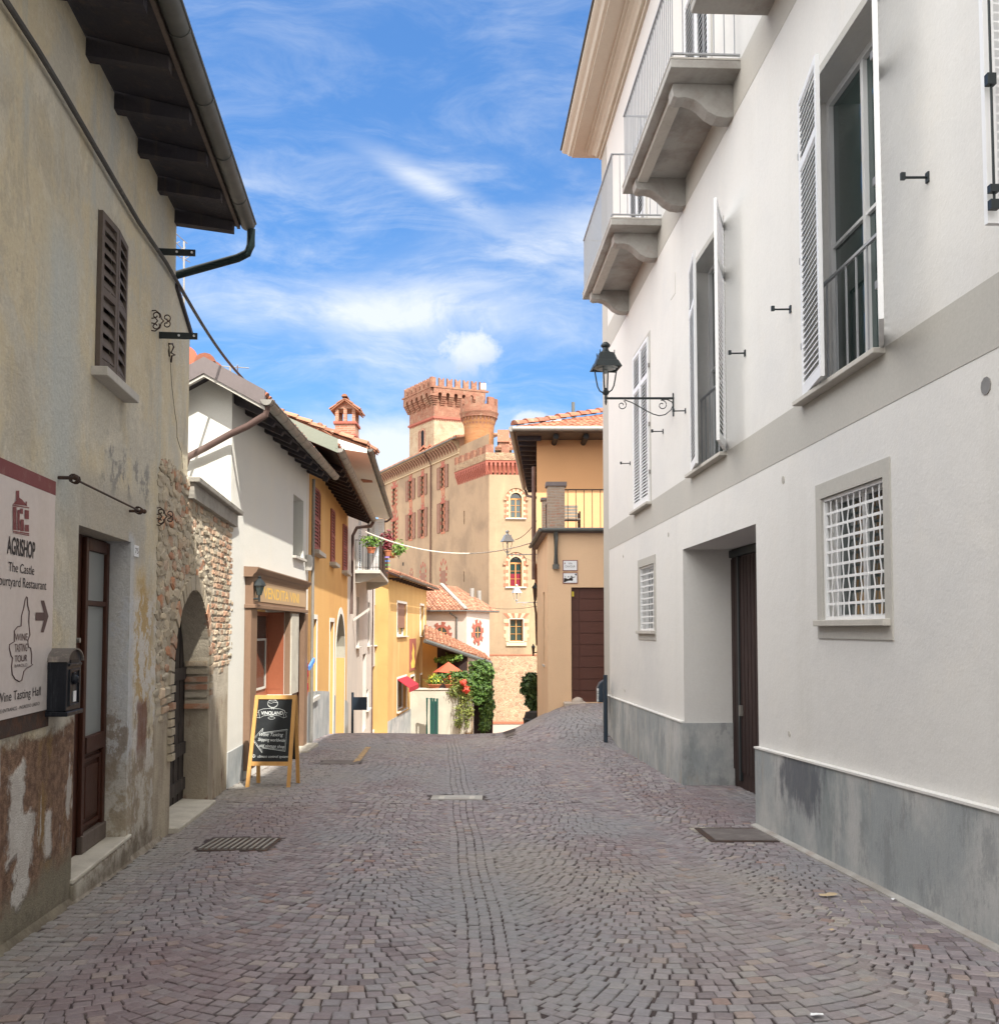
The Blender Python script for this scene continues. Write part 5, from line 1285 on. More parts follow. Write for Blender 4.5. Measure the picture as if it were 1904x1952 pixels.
# ================================================================ cream house
def gzp(fr, a): p = fr.pt(a, 0, 0); return gz(p.x, p.y)
def gable_roof(t, fr, a0, a1, n_out, z_out, slope, n_r, matn, th=.10, left_len=2.5, left_slope=None, tile='roof_tile', tw=.2):
    """roof sloping from the eave (n_out,z_out) up to the ridge at n_r (negative), then down behind"""
    zr = z_out+(n_out-n_r)*slope; ls = left_slope or slope
    tiles(t, fr.pt(a0, n_out+.05, z_out+th+.02), fr.pt(a1, n_out+.05, z_out+th+.02), fr.pt(a1, n_r, zr+th+.02), fr.pt(a0, n_r, zr+th+.02), tile, 'roof', w=tw)
    tiles(t, fr.pt(a0, n_r-left_len, zr+th+.02-left_len*ls), fr.pt(a1, n_r-left_len, zr+th+.02-left_len*ls), fr.pt(a1, n_r, zr+th+.02), fr.pt(a0, n_r, zr+th+.02), tile, 'roof', w=tw)
    ridge(t, fr.pt(a0, n_r, zr+th+.06), fr.pt(a1, n_r, zr+th+.06), tile)
    return zr
aE = WH.s_(4, 1040)
zeF = at(4, 1235, 1100, 18.9).z; 
nE = .46
ge = at(4, 782, 520, 13.0); zg = ge.z
gf = at(4, 1225, 1098, 1); 
zg2 = WH.px(4, 1225, 1095, nE+.08)[1]; sG1_ = WH.px(4, 1240, 1100, nE+.08)[0]; sG0_ = 0; zg = WH.px(4, 782, 525, .54)[1]
print('cream', aE, zg, zg2, sG0_, sG1_)
zG_ = (zg+zg2)/2
pk = at(4, 288, 300, 13.0); nR = (pk-WH.O).dot(WH.N); zR = pk.z
slope = (zR-zG_)/((nE)-nR)
print('ridge', nR, zR, slope)
t = thing('cream_house', 'cream rendered house with dark timber eaves and a wine shopfront', 'house', WH.pt(0, 0, gzp(WH, 0)), WH.rot()); CH = t
wn = (WH.s_(4, 926), WH.s_(4, 1000), WH.zat(4, 930, 1640), WH.zat(4, 926, 1180))
fs0, fs1 = WH.px(18, 170, 600, .12)[0], WH.px(18, 615, 600, .12)[0]
fz1 = WH.zat(18, 172, 45, .12); fzb = WH.zat(18, 172, 350, .12)
# recesses: shop window and shop door
r0, r1 = WH.s_(18, 152), WH.s_(18, 437); q0, q1 = WH.s_(18, 503), WH.s_(18, 592)
zsl = WH.zat(18, 437, 1090)
gW = gzp(WH, (q0+q1)/2)
zEave = zG_+nE*slope-.02
mb = MB(WH)
mb.wall(0, aE, -2.5, zEave, [(*wn, .22), (r0, r1, zsl, fzb, .34), (q0, q1, gW-.3, fzb, .42)])
lw = 3.0
gp = [(0, -2.5), (0, zEave), (nR, zR-.02), (-lw, zR-.02-(nR+lw)*slope), (-lw, -2.5)]
mb.add([(0, n_, z_) for n_, z_ in gp], [(0, 1, 2, 3, 4)]); mb.add([(aE, n_, z_) for n_, z_ in gp], [(0, 1, 2, 3, 4)])
mb.quad((0, -lw, -2.5), (aE, -lw, -2.5), (aE, -lw, zR-.02-(nR+lw)*slope), (0, -lw, zR-.02-(nR+lw)*slope))
mb.build('wall', M['cream_plaster'], t)
MB(WH).box(wn[0], wn[1], -.23, -.22, wn[2], wn[3]).build('window', M['dark_glass'], t)
MB(WH).box(wn[0]-.05, wn[1]+.05, -.20, .07, wn[2]-.05, wn[2]-.001).build('sill', M['stone_sill'], t, bevel=.004)
mb = MB(WH)
k = 8
for i in range(k):
    x0, x1 = lerp(0, fs0, i/k), lerp(0, fs0, (i+1)/k); zq0 = WH.zat(3, 1122, 605); zq1 = WH.zat(3, 1215, 565)
zp0 = WH.zat(18, 0, 1560); zp1 = WH.zat(18, 100, 1505)
mb.hexa([(-.012, -.02, -2.5), (fs0, -.02, -2.5), (fs0, .012, -2.5), (-.012, .012, -2.5), (-.012, -.02, zp0), (fs0, -.02, zp1), (fs0, .012, zp1), (-.012, .012, zp0)])
mb.build('plinth', M['plinth_stone'], t); mb = MB(WH)
mb.hexa([(q1+.10, -.02, -2.5), (aE, -.02, -2.5), (aE, .012, -2.5), (q1+.10, .012, -2.5), (q1+.10, -.02, gW+.75), (aE, -.02, gW+.65), (aE, .012, gW+.65), (q1+.10, .012, gW+.75)])
mb.build('plinth', M['plinth_stone'], t)
# roof
v0 = -.32
zr = gable_roof(t, WH, v0, sG1_, nE, zG_-.01, slope, nR, 'roof_tile', th=.08, left_len=1.9)
mb = MB(WH)    # timber boards under the tiles
for (n0, z0, n1, z1) in ((nE, zG_-.01, nR, zr), (nR-1.9, zr-1.9*slope, nR, zr)):
    mb.add([(a, n_, z_+d) for a in (v0+.05, sG1_) for (n_, z_) in ((n0, z0), (n1, z1)) for d in (0, .05)], [(0, 1, 3, 2), (4, 6, 7, 5), (0, 4, 5, 1), (2, 3, 7, 6), (0, 2, 6, 4), (1, 5, 7, 3)])
mb.build('roof_boards', M['soffit_wood'], t)
n = 10
for i in range(n):
    a = lerp(.16, sG1_-.12, i/(n-1)); zz = lambda nn: zG_+(nE-nn)*slope-.012
    MB(WH).add([(a-.065, -.05, zz(-.05)-.15), (a-.065, nE-.06, zz(nE-.06)-.10), (a-.065, nE-.02, zz(nE-.02)), (a-.065, -.05, zz(-.05)), (a+.065, -.05, zz(-.05)-.15), (a+.065, nE-.06, zz(nE-.06)-.10), (a+.065, nE-.02, zz(nE-.02)), (a+.065, -.05, zz(-.05))],
               [(0, 1, 2, 3), (7, 6, 5, 4), (0, 1, 5, 4), (1, 2, 6, 5), (2, 3, 7, 6), (3, 0, 4, 7)]).build('rafter', M['soffit_wood'], t)
# metal fascia on the gable verge with pale under-trim
for matn, dz0, dz1, off in (('fascia_metal', .0, .225, .03), ('stone_sill', -.045, -.001, .01)):
    mb = MB(WH)
    for (n0, z0, n1, z1) in ((nE+.06, zG_-.04, nR, zr-.01), (nR-1.9, zr-1.9*slope-.01, nR, zr-.01)):
        mb.add([(a, n_, z_+d) for a in (v0-off, v0+.06) for (n_, z_) in ((n0, z0), (n1, z1)) for d in (dz0, dz1)], [(0, 1, 3, 2), (4, 6, 7, 5), (0, 4, 5, 1), (2, 3, 7, 6), (0, 2, 6, 4), (1, 5, 7, 3)])
    mb.build('verge_fascia', M[matn], t)
half_gutter(t, WH, v0-.05, sG1_+.03, nE+.085, zG_+.05, .078, 'zinc', joints=.55)
pp = [WH.pt(v0+.04, nE+.085, zG_-.02), WH.pt(v0+.05, nE+.06, zG_-.14)]+[at(4, 600, 690, 13.05), at(4, 480, 745, 13.12), at(4, 290, 850, 13.14), at(4, 165, 915, 13.16), at(4, 150, 940, 13.16), at(4, 146, 1100, 13.16)]
MB().tube(pp, .047, 12).build('downpipe', M['copper_brown'], t, smooth=True)
# grey service pipe at the far end and wall lamp shell
a = WH.s_(4, 1052)
MB(WH).tube([(a, .06, zEave-.2), (a, .06, gW-.2)], .035, 8).build('drainpipe', M['zinc'], t, smooth=True)
a, z = WH.px(4, 1035, 1700); mb = MB(WH); mb.lathe([(.001, -.16), (.07, -.15), (.09, -.05), (.09, .10), (.06, .16), (.001, .17)], (a-.12, .05, z), 10); mb.build('junction_box', M['stone_sill'], t, smooth=True)
# shopfront
sh = thing('shopfront', 'brown wooden wine shopfront with moulded cornice and gilt fascia lettering', 'shopfront', WH.pt(fs0, .0, gW), WH.rot())
mb = MB(WH)
zmid = fzb+.04
mb.prismn([(0, fz1-.10), (.13, fz1-.10), (.15, fz1-.06), (.18, fz1-.04), (.21, fz1+.02), (.21, fz1+.04), (0, fz1+.05)], fs0-.10, fs1+.10); mb.build('cornice', M['shop_wood'], sh)
fa = MB(WH).box(fs0, fs1, .001, .12, fzb+.03, fz1-.101).build('fascia', M['shop_wood'], sh)
MB(WH).box(fs0-.05, fs1+.05, .001, .16, fzb-.03, fzb+.029).build('lower_moulding', M['shop_wood'], sh, bevel=.006)
m, g, b = newmat('fascia_glass'); b.inputs['Base Color'].default_value = (.40, .28, .17, 1); b.inputs['Roughness'].default_value = .3; b.inputs['Specular IOR Level'].default_value = .4
MB(WH).box(fs0+.09, fs1-.09, .12, .128, fzb+.08, fz1-.15).build('pane', M['fascia_glass'], fa)
def wx(x, y): return WH.px(18, x, y, .13)
zl0, zl1 = fzb+.14, fz1-.22
text_fit('lettering', 'VENDITA VINI', WH, wx(262, 250)[0], wx(560, 250)[0], zl0, zl1, .1295, M['gold'], fa, bold=.015)
# posts
post = M['shop_wood']
for (x0, x1) in ((fs0-.02, r0+.0), (r1, q0), (q1, fs1)):
    MB(WH).box(x0, x1, .001, .10, (zsl-.9 if x0 < r0 else gW-.1), fzb-.031).build('post', post, sh, bevel=.006)
MB(WH).box(r0-.05, r1+.05, -.02, .14, zsl-.06, zsl).build('sill', M['stone_sill'], sh, bevel=.006)
mb = MB(WH)
for x in ((r1+.03, q0-.03),): mb.box(x[0], x[1], .10, .125, zsl, fzb-.06)
mb.build('pilaster_trim', M['door_stone'], sh)
# red-brown panelled reveals and glazed back
mb = MB(WH); mb.box(r1-.03, r1-.002, -.335, -.004, zsl, fzb-.04); mb.box(r1-.036, r1-.03, -.29, -.05, zsl+.10, fzb-.14); mb.build('reveal_panel', M['shop_panel'], sh)
mb = MB(WH); mb.box(q1-.03, q1-.002, -.415, -.004, gW, fzb-.04); mb.build('reveal_panel', M['shop_panel'], sh)
w = frame_rect(WH, r0, r1-.04, zsl, fzb-.04, .07, -.33, -.28).build('window', M['shop_panel'], sh)
MB(WH).box(r0+.07, r1-.11, -.32, -.305, zsl+.07, fzb-.11).build('pane', M['dark_glass'], w)
frame_rect(WH, r0+.35, r1-.12, zsl+.12, fzb-.5, .035, -.304, -.29).build('inner_frame', M['stone_sill'], w)
w = frame_rect(WH, q0, q1-.03, gW, fzb-.04, .09, -.41, -.36).build('door', M['shop_panel'], sh)
MB(WH).box(q0+.09, q1-.12, -.40, -.385, gW+.1, fzb-.12).build('pane', M['dark_glass'], w)
MB(WH).box(q0-.02, q1+.15, -.40, .30, gW-.2, gW+.05).build('doorstep', M['door_stone'], sh, bevel=.01)
# small lantern fixed to the fascia
def lantern_body(mb, c, k):
    """four sided street lantern: lathe in 4 facets with open cage"""
    pass
a, z = wx(200, 330)
sl2 = thing('fascia_lantern', 'small black lantern mounted in front of the shop fascia', 'lantern', WH.pt(fs0+.22, .2, z), WH.rot())
zc = lerp(fzb, fz1, .45); x = fs0+.03
mb = MB(WH); mb.tube([(x, .12, zc-.13), (x, .20, zc-.13)], .014, 8); mb.tube([(x, .20, zc-.17), (x, .20, zc-.08)], .018, 8); mb.build('arm', M['dark_iron'], sl2, smooth=True)
MB(WH).lathe([(.035, -.08), (.075, .05), (.08, .06)], (x, .20, zc), 6).build('glass', M['dark_glass'], sl2)
MB(WH).lathe([(.10, .062), (.085, .10), (.045, .15), (.02, .17), (.03, .19), (.001, .21)], (x, .20, zc), 6).build('cap', M['dark_iron'], sl2)
# intercom and red cloths
a, z = WH.px(5, 590, 1160)
o = MB(WH); 
for i in range(5): 
    zz = z+.12-i*.13; o.hexa([(a-.03, .02, zz-.13), (a+.05, .02, zz-.13), (a+.05, .09+.02*(i % 2), zz-.13), (a-.03, .06, zz-.13), (a-.05*(i % 2), .02, zz), (a+.04, .02, zz), (a+.06, .10, zz), (a-.02, .05, zz)])
tag(o.build('red_scarf', M['red_cloth']), 'red cloth hanging on the wall beyond the shop door', 'cloth')
o = MB(WH); o.hexa([(a+.04, .10, z-.02), (a+.26, .16, z+.14), (a+.26, .20, z+.14), (a+.04, .14, z-.02), (a+.02, .10, z+.06), (a+.22, .16, z+.22), (a+.22, .20, z+.22), (a+.02, .14, z+.06)])
tag(o.build('blue_cloth', M['blue_cloth']), 'small blue and white cloth sticking out above the red cloth', 'cloth')

# ================================================================ chalkboard
gx, gy = ground_hit(18, 110, 1870, 8, 20); hx, hy = ground_hit(18, 490, 1872, 8, 20)
print('board', gx, gy, hx, hy)
BY = (gy+hy)/2
CBf = Fr((gx, gy), (hx-gx, hy-gy), 1)
wB = math.hypot(hx-gx, hy-gy); zg0 = gz(gx, gy)
pt_ = at(18, 140, 1097, gy+.16); Hb = pt_.z-zg0
cb = thing('chalkboard', 'wooden A-frame pavement chalkboard with wine tasting arrow before the cream house', 'signboard', CBf.pt(wB/2, 0, zg0), CBf.rot())
tilt = -.17/Hb
def PB(a, b, h): return CBf.pt(a, -.17*(h/Hb)+b, zg0+h)     # leaning plane: b outward thickness
class TB(MB):
    def T(s, p): return PB(*p)
insx = .075*wB/.64
def leg(mb, x, top): mb.hexa([(x-.025, 0, 0), (x+.025, 0, 0), (x+.025, .028, 0), (x-.025, .028, 0), (top-.025, 0, Hb), (top+.025, 0, Hb), (top+.025, .028, Hb), (top-.025, .028, Hb)])
for x, tp in ((.03, .10), (wB-.03, wB+.0)): mb = TB(); leg(mb, x, tp); mb.build('leg', M['board_oak'], cb)
h0 = Hb*.275
def xl(h): return lerp(.03, .10, h/Hb)
def xr(h): return lerp(wB-.03, wB, h/Hb)
mb = TB()
mb.hexa([(xl(Hb)+.026, .001, Hb-.055), (xr(Hb)-.026, .001, Hb-.055), (xr(Hb)-.026, .027, Hb-.055), (xl(Hb)+.026, .027, Hb-.055), (xl(Hb)+.026, .001, Hb), (xr(Hb)-.026, .001, Hb), (xr(Hb)-.026, .027, Hb), (xl(Hb)+.026, .027, Hb)])
mb.build('rail', M['board_oak'], cb); mb = TB()
mb.hexa([(xl(h0)+.026, .001, h0-.055), (xr(h0)-.026, .001, h0-.055), (xr(h0)-.026, .027, h0-.055), (xl(h0)+.026, .027, h0-.055), (xl(h0)+.026, .001, h0), (xr(h0)-.026, .001, h0), (xr(h0)-.026, .027, h0), (xl(h0)+.026, .027, h0)])
mb.build('rail', M['board_oak'], cb)
mb = TB(); mb.hexa([(xl(h0)+.023, .004, h0), (xr(h0)-.023, .004, h0), (xr(h0)-.023, .014, h0), (xl(h0)+.023, .014, h0), (xl(Hb)+.023, .004, Hb-.055), (xr(Hb)-.023, .004, Hb-.055), (xr(Hb)-.023, .014, Hb-.055), (xl(Hb)+.023, .014, Hb-.055)])
bd = mb.build('board', M['board_black'], cb)
def back(a, b, h): return CBf.pt(a-.035, -.20-.24*(1-h/Hb)+b, zg0+h-.01)
class TK(MB):
    def T(s, p): return back(*p)
for x, tp in ((.09, .14), (wB+.03, wB+.04)): mb = TK(); leg(mb, x, tp); mb.build('leg', M['board_oak'], cb)
mb = TK(); mb.box(.12, wB+.03, .004, .014, h0, Hb-.03); mb.build('back_panel', M['board_black'], cb)
# chalk drawing: pixel of crop 18 -> board plane
def bp_(x, y):
    d = ray(18, x, y); o = PB(0, .016, 0); n_ = (PB(1, .016, 0)-PB(0, .016, 0)).cross(PB(0, .016, 1)-PB(0, .016, 0)).normalized()
    tt = (o-Vector((0, 0, EYE))).dot(n_)/d.dot(n_); p = Vector((0, 0, EYE))+d*tt
    return (p-CBf.O).dot(CBf.S), (p.z-zg0)
def chalk(pts, r=.0022, name='chalk_drawing'):
    mb = TB(); mb.tube([(bp_(x, y)[0], .0155, bp_(x, y)[1]) for x, y in pts], r, 4); return mb
allm = TB()
def addc(pts, r=.0022):
    q = chalk(pts, r); off = len(allm.v); allm.v += q.v; allm.f += [tuple(off+i for i in f) for f in q.f]
def ell(cx, cy, rx, ry, a0=0, a1=360, n=18): return [(cx+rx*cos(R_(lerp(a0, a1, i/n))), cy+ry*sin(R_(lerp(a0, a1, i/n)))) for i in range(n+1)]
addc(ell(338, 1170, 43, 35)); addc([(300, 1160), (325, 1168), (350, 1158), (378, 1163)]); addc(ell(338, 1170, 38, 31, 20, 160)); addc(ell(336, 1140, 30, 8))
addc([(330, 1204), (330, 1218)]); addc([(345, 1204), (345, 1218)]); addc(ell(328, 1290, 28, 11)); addc([(322, 1268), (326, 1284)]); addc([(335, 1268), (332, 1284)])
addc([(218, 1228), (260, 1214), (330, 1209), (400, 1214), (440, 1230)]); addc([(218, 1228), (230, 1290), (262, 1272), (330, 1265), (395, 1272), (425, 1290), (440, 1230)])
addc([(222, 1240), (192, 1250), (208, 1264), (200, 1284), (232, 1290)]); addc([(438, 1240), (460, 1246), (446, 1262), (455, 1280), (426, 1290)])
arw = [(255, 1378), (168, 1472), (248, 1582), (252, 1542), (442, 1570), (460, 1385), (255, 1415), (255, 1378)]
addc(arw, .003); addc([(250, 1395), (180, 1472), (243, 1562), (246, 1534), (434, 1558), (450, 1396), (248, 1424), (250, 1395)], .0016)
addc(ell(178, 1610, 13, 12)); addc(ell(178, 1612, 7, 8, 0, 300))
allm.build('chalk_drawing', M['chalk'], bd, recalc=False)
class FB:      # adaptor so that text_fit can write on the leaning board
    pt = staticmethod(lambda a, n, z: PB(a, n, z))
def ct(s, x0, x1, yt, yb, bold=0, it=0, sl=0):
    a0, z0 = bp_(x0, yb); a1, _ = bp_(x1, yb); _, z1 = bp_(x0, yt); return text_fit('chalk_lettering', s, FB, a0, a1, z0, z1, .0158, M['chalk'], bd, italic=it, bold=bold, sl=sl)
ct('VINOLAND', 240, 424, 1234, 1262, .01); ct('Wine Tasting', 225, 425, 1415, 1443, -.005, .25); ct('Shipping worldwide', 214, 442, 1457, 1483, -.005, .25, -.03); ct('old vintage shop', 226, 438, 1508, 1532, -.005, .25, -.05); ct('climate control system', 212, 468, 1602, 1624, -.005, .25)

# ================================================================ yellow house with red shutters
zY0, zY1 = 0, 0
nY = .72
p0 = YH.px(4, 1285, 890, nY+.1); p1 = YH.px(4, 1530, 1385, nY+.1); zY = (p0[1]+p1[1])/2
aY = YH.s_(5, 975); print('yellow', p0, p1, aY)
t = thing('yellow_house', 'ochre yellow house with red louvred shutters and an arched doorway', 'house', YH.pt(0, 0, gzp(YH, 0)), YH.rot())
slope = .42; nR = -3.0; zEv = zY+nY*slope
gr = [gzp(YH, a) for a in (0, 3, 6, 9)]
W_ = []
for (x0, x1, yt, yb) in ((1068, 1116, 1112, 1622), (1200, 1227, 1285, 1702), (1290, 1321, 1405, 1762)):
    W_.append((YH.s_(4, x0), YH.s_(4, x1), YH.zat(4, x0, yb-14 if x0 < 1100 else yb-20), YH.zat(4, x0, yt)))
zwb = sum(w[2] for w in W_)/3; zwt = sum(w[3] for w in W_)/3; W_ = [(w[0], w[1], zwb, zwt) for w in W_]
print(W_)
G1 = (YH.s_(5, 662), YH.s_(5, 708), YH.zat(5, 662, 1400), YH.zat(5, 662, 735)); G2 = (YH.s_(5, 818), YH.s_(5, 852), -2.5, YH.zat(5, 818, 760))
G3 = (YH.s_(5, 870), YH.s_(5, 945), -2.5, YH.zat(5, 905, 690))
mb = MB(YH); mb.wall(0, aY, -3.5, zEv, [(G1[0]+.02, *G1[1:], .16), (*G2, .2), (*G3, .25)])
mb.add([(0, 0, -3), (0, 0, zEv), (0, nR, zEv+(-nR)*slope), (0, -5, zEv+(-nR)*slope-(5+nR)*slope), (0, -5, -3)], [(0, 1, 2, 3, 4)])
mb.add([(aY, 0, -3), (aY, 0, zEv), (aY, nR, zEv+(-nR)*slope), (aY, -5, zEv+(-nR)*slope-(5+nR)*slope), (aY, -5, -3)], [(0, 1, 2, 3, 4)])
cxg = (G3[0]+G3[1])/2; rg = (G3[1]-G3[0])/2; zs_ = G3[3]-rg*.9
A_ = [(cxg+rg*cos(pi-pi*k/12), zs_+rg*.9*sin(pi*k/12)) for k in range(13)]
for sd in (0, 1):
    hf = A_[:7] if sd == 0 else A_[6:]; cc = G3[0] if sd == 0 else G3[1]
    for (x0, z0), (x1, z1) in zip(hf, hf[1:]): mb.add([(cc, 0, G3[3]), (x0, 0, z0), (x1, 0, z1)], [(0, 1, 2)])
mb.build('wall', M['yellow_plaster'], t)
mb = MB(YH)
for (x0, z0), (x1, z1) in zip(A_, A_[1:]): mb.quad((x0, .003, z0), (x1, .003, z1), (x1, -.25, z1), (x0, -.25, z0))
mb.box(G3[0]-.02, G3[1]+.02, -.27, -.25, -2.5, G3[3]); mb.build('arch_infill', M['garden_plaster'], t)
rr = 1.14; mb = MB(YH)
B_ = [(cxg+rg*rr*cos(pi-pi*k/12), zs_+rg*.9*rr*sin(pi*k/12)) for k in range(13)]
for i in range(12): mb.prism([A_[i], A_[i+1], B_[i+1], B_[i]], -.01, .008)
mb.box(B_[0][0], A_[0][0], -.01, .008, -2, zs_); mb.box(A_[-1][0], B_[-1][0], -.01, .008, -2, zs_); mb.build('arch_trim', M['cream_plaster'], t)
for w in W_:
    ww = MB(YH).box(w[0], w[1], -.02, .003, w[2], w[3]).build('window', M['void'], t); hw = (w[1]-w[0])/2
    for side, a in ((1, w[0]), (-1, w[1])): leaf_shutter(ww, YH, a, .004, R_(3), hw-.004, w[2]+.01, w[3], 'shutter_red', side, splits=(lerp(w[2], w[3], .5),), pitch=.07, st=.05)
    MB(YH).box(w[0]-.10, w[1]+.12, -.02, .16, w[2]-.09, w[2]-.001).build('sill', M['stone_sill'], ww, bevel=.005)
for (G_, nm) in ((G1, 'window'), (G2, 'door')):
    ww = MB(YH).box(G_[0], G_[1], -.2, -.155, G_[2], G_[3]).build(nm, M['garden_plaster' if nm == 'window' else 'grey_plaster'], t)
    surround(ww, YH, G_[0]+.003, G_[1]-.003, G_[2], G_[3], .10, 'cream_plaster', bottom=False, n=.010, th=.02)
    if nm == 'window': MB(YH).box(G_[0]-.12, G_[1]+.12, -.14, .08, G_[2]-.08, G_[2]-.001).build('sill', M['stone_sill'], ww)
mb = MB(YH)
for (a, b_, hh) in ((0, G2[0]-.1, .9), (G2[1]+.1, G3[0]-.1, .85), (G3[1]+.1, aY, .85)):
    k = 4
    for i in range(k):
        x0, x1 = lerp(a, b_, i/k), lerp(a, b_, (i+1)/k); za, zb2 = gzp(YH, x0)+hh+.15, gzp(YH, x1)+hh+.15
        mb.hexa([(x0, -.02, -3), (x1, -.02, -3), (x1, .012, -3), (x0, .012, -3), (x0, -.02, za), (x1, -.02, zb2), (x1, .012, zb2), (x0, .012, za)])
    mb.build('plinth', M['plinth_stone'], t); mb = MB(YH)
sYa, sYb = p0[0]-.05, p1[0]
gable_roof(t, YH, sYa, sYb, nY, zY, slope, nR, 'roof_tile', th=.06, left_len=2.2)
mb = MB(YH)
for (n0, z0, n1, z1) in ((nY, zY-.01, nR, zY+(nY-nR)*slope-.01),):
    mb.add([(a, n_, z_+d) for a in (sYa+.03, sYb) for (n_, z_) in ((n0, z0), (n1, z1)) for d in (0, .05)], [(0, 1, 3, 2), (4, 6, 7, 5), (0, 4, 5, 1), (2, 3, 7, 6), (0, 2, 6, 4), (1, 5, 7, 3)])
mb.build('roof_boards', M['dark_wood'], t)
for i in range(15):
    a = lerp(.1, sYb-.1, i/14); zz = lambda nn: zY+(nY-nn)*slope-.012
    MB(YH).add([(a-.05, -.05, zz(-.05)-.13), (a-.05, nY-.06, zz(nY-.06)-.10), (a-.05, nY-.02, zz(nY-.02)), (a-.05, -.05, zz(-.05)), (a+.05, -.05, zz(-.05)-.13), (a+.05, nY-.06, zz(nY-.06)-.10), (a+.05, nY-.02, zz(nY-.02)), (a+.05, -.05, zz(-.05))],
               [(0, 1, 2, 3), (7, 6, 5, 4), (0, 1, 5, 4), (1, 2, 6, 5), (2, 3, 7, 6), (3, 0, 4, 7)]).build('rafter', M['dark_wood'], t)
mb = MB(YH); n0, z0, n1, z1 = nY+.05, zY-.03, nR, zY+(nY-nR)*slope-.01
mb.add([(a, n_, z_+d) for a in (sYa-.03, sYa+.02) for (n_, z_) in ((n0, z0), (n1, z1)) for d in (0, .26)], [(0, 1, 3, 2), (4, 6, 7, 5), (0, 4, 5, 1), (2, 3, 7, 6), (0, 2, 6, 4), (1, 5, 7, 3)])
mb.build('verge_fascia', M['fascia_green'], t)
half_gutter(t, YH, sYa-.03, sYb+.03, nY+.08, zY+.05, .075, 'zinc', joints=.6)
a = YH.s_(4, 1345); mb = MB(YH)
a2 = sYb-.1
mb.tube([(a2, nY+.08, zY-.02), (a2, nY+.0, zY-.16), (a-.0, .22, YH.zat(4, 1390, 1425, .2)), (a, .09, YH.zat(4, 1348, 1470, .08)), (a, .07, YH.zat(5, 975, 690, .07))], .05, 10); mb.build('downpipe', M['copper_brown'], t, smooth=True)
# chimneys
def chimney(c_, xl_, xr_, ytop, ybot, Y, lab, kind='big'):
    A0_ = at(c_, xl_, ybot, Y); A1_ = at(c_, xr_, ytop, Y); w = A1_.x-A0_.x; z0, z1 = A0_.z, A1_.z; cx = (A0_.x+A1_.x)/2
    F0 = Fr((cx, Y), (1, 0), 1); tt = thing('chimney', lab, 'chimney', (cx, Y, z0-.8))
    h = z1-z0; d = w*.9
    if kind == 'big':
        bw = w/2*.68; mb = MB(F0); mb.box(-bw, bw, -d, 0, z0-1.2, z0+h*.24); mb.box(-bw, bw, -d, 0, z0+h*.27, z0+h*.47); mb.build('stack', M['chimney_brick'], tt)
        mb = MB(F0)
        for zz in (.235, .47, ): mb.box(-bw-.05, bw+.05, -d-.05, .05, z0+h*zz, z0+h*(zz+.045))
        for zz in (.26, .495): mb.box(-bw-.025, bw+.025, -d-.025, .025, z0+h*(zz-.045), z0+h*(zz-.02)) if zz < .3 else None
        mb.build('brick_band', M['terracotta_paint'], tt)
        mb = MB(F0); zl, zh_ = z0+h*.515, z0+h*.76
        for x in (-bw, -.055, bw-.10): mb.box(x, x+.11 if x != bw-.10 else bw, -.14, 0, zl, zh_)
        for x in (-bw, bw-.11): mb.box(x, x+.11, -d, -d+.14, zl, zh_)
        mb.box(-bw, bw, -d, 0, zh_, zh_+.07); mb.prism([(-bw, zh_+.07), (bw, zh_+.07), (0, zh_+h*.13)], -d, 0); mb.build('vent_openings', M['chimney_brick'], tt)
        zr_ = z0+h*.93; ze = z0+h*.72; hw = w/2
        for s_ in (-1, 1):
            tiles(tt, F0.pt(s_*hw, .14, ze), F0.pt(s_*hw, -d-.14, ze), F0.pt(0, -d-.14, zr_), F0.pt(0, .14, zr_), 'roof_tile_old', 'cap', w=.16, l=.3, thick=.05)
        ridge(tt, F0.pt(0, .16, zr_+.04), F0.pt(0, -d-.16, zr_+.04), 'roof_tile_old', r=.09, l=.3)
    else:
        hw = w/2; mb = MB(F0); mb.box(-hw*.7, hw*.7, -d, 0, z0-.8, z0+h*.5); mb.prism([(-hw*.7, z0+h*.5), (hw*.7, z0+h*.5), (0, z0+h*.85)], -d, 0); mb.build('stack', M['chimney_brick'], tt)
        for s_ in (-1, 1): tiles(tt, F0.pt(s_*hw, .1, z0+h*.40), F0.pt(s_*hw, -d-.1, z0+h*.40), F0.pt(0, -d-.1, z0+h*.93), F0.pt(0, .1, z0+h*.93), 'roof_tile_old', 'cap', w=.18, l=.3, thick=.05)
        ridge(tt, F0.pt(0, .12, z0+h*.96), F0.pt(0, -d-.1, z0+h*.96), 'roof_tile_old', r=.08, l=.3)
chimney(4, 1205, 1425, 465, 860, 31, 'tall brick chimney with twin openings and tiled gable cap')
chimney(4, 1040, 1228, 690, 800, 26, 'low tiled chimney cap just left of the tall chimney', 's')
chimney(4, 1415, 1545, 822, 908, 31, 'low tiled chimney cap on the cream eaved roof right of the tall chimney', 's')

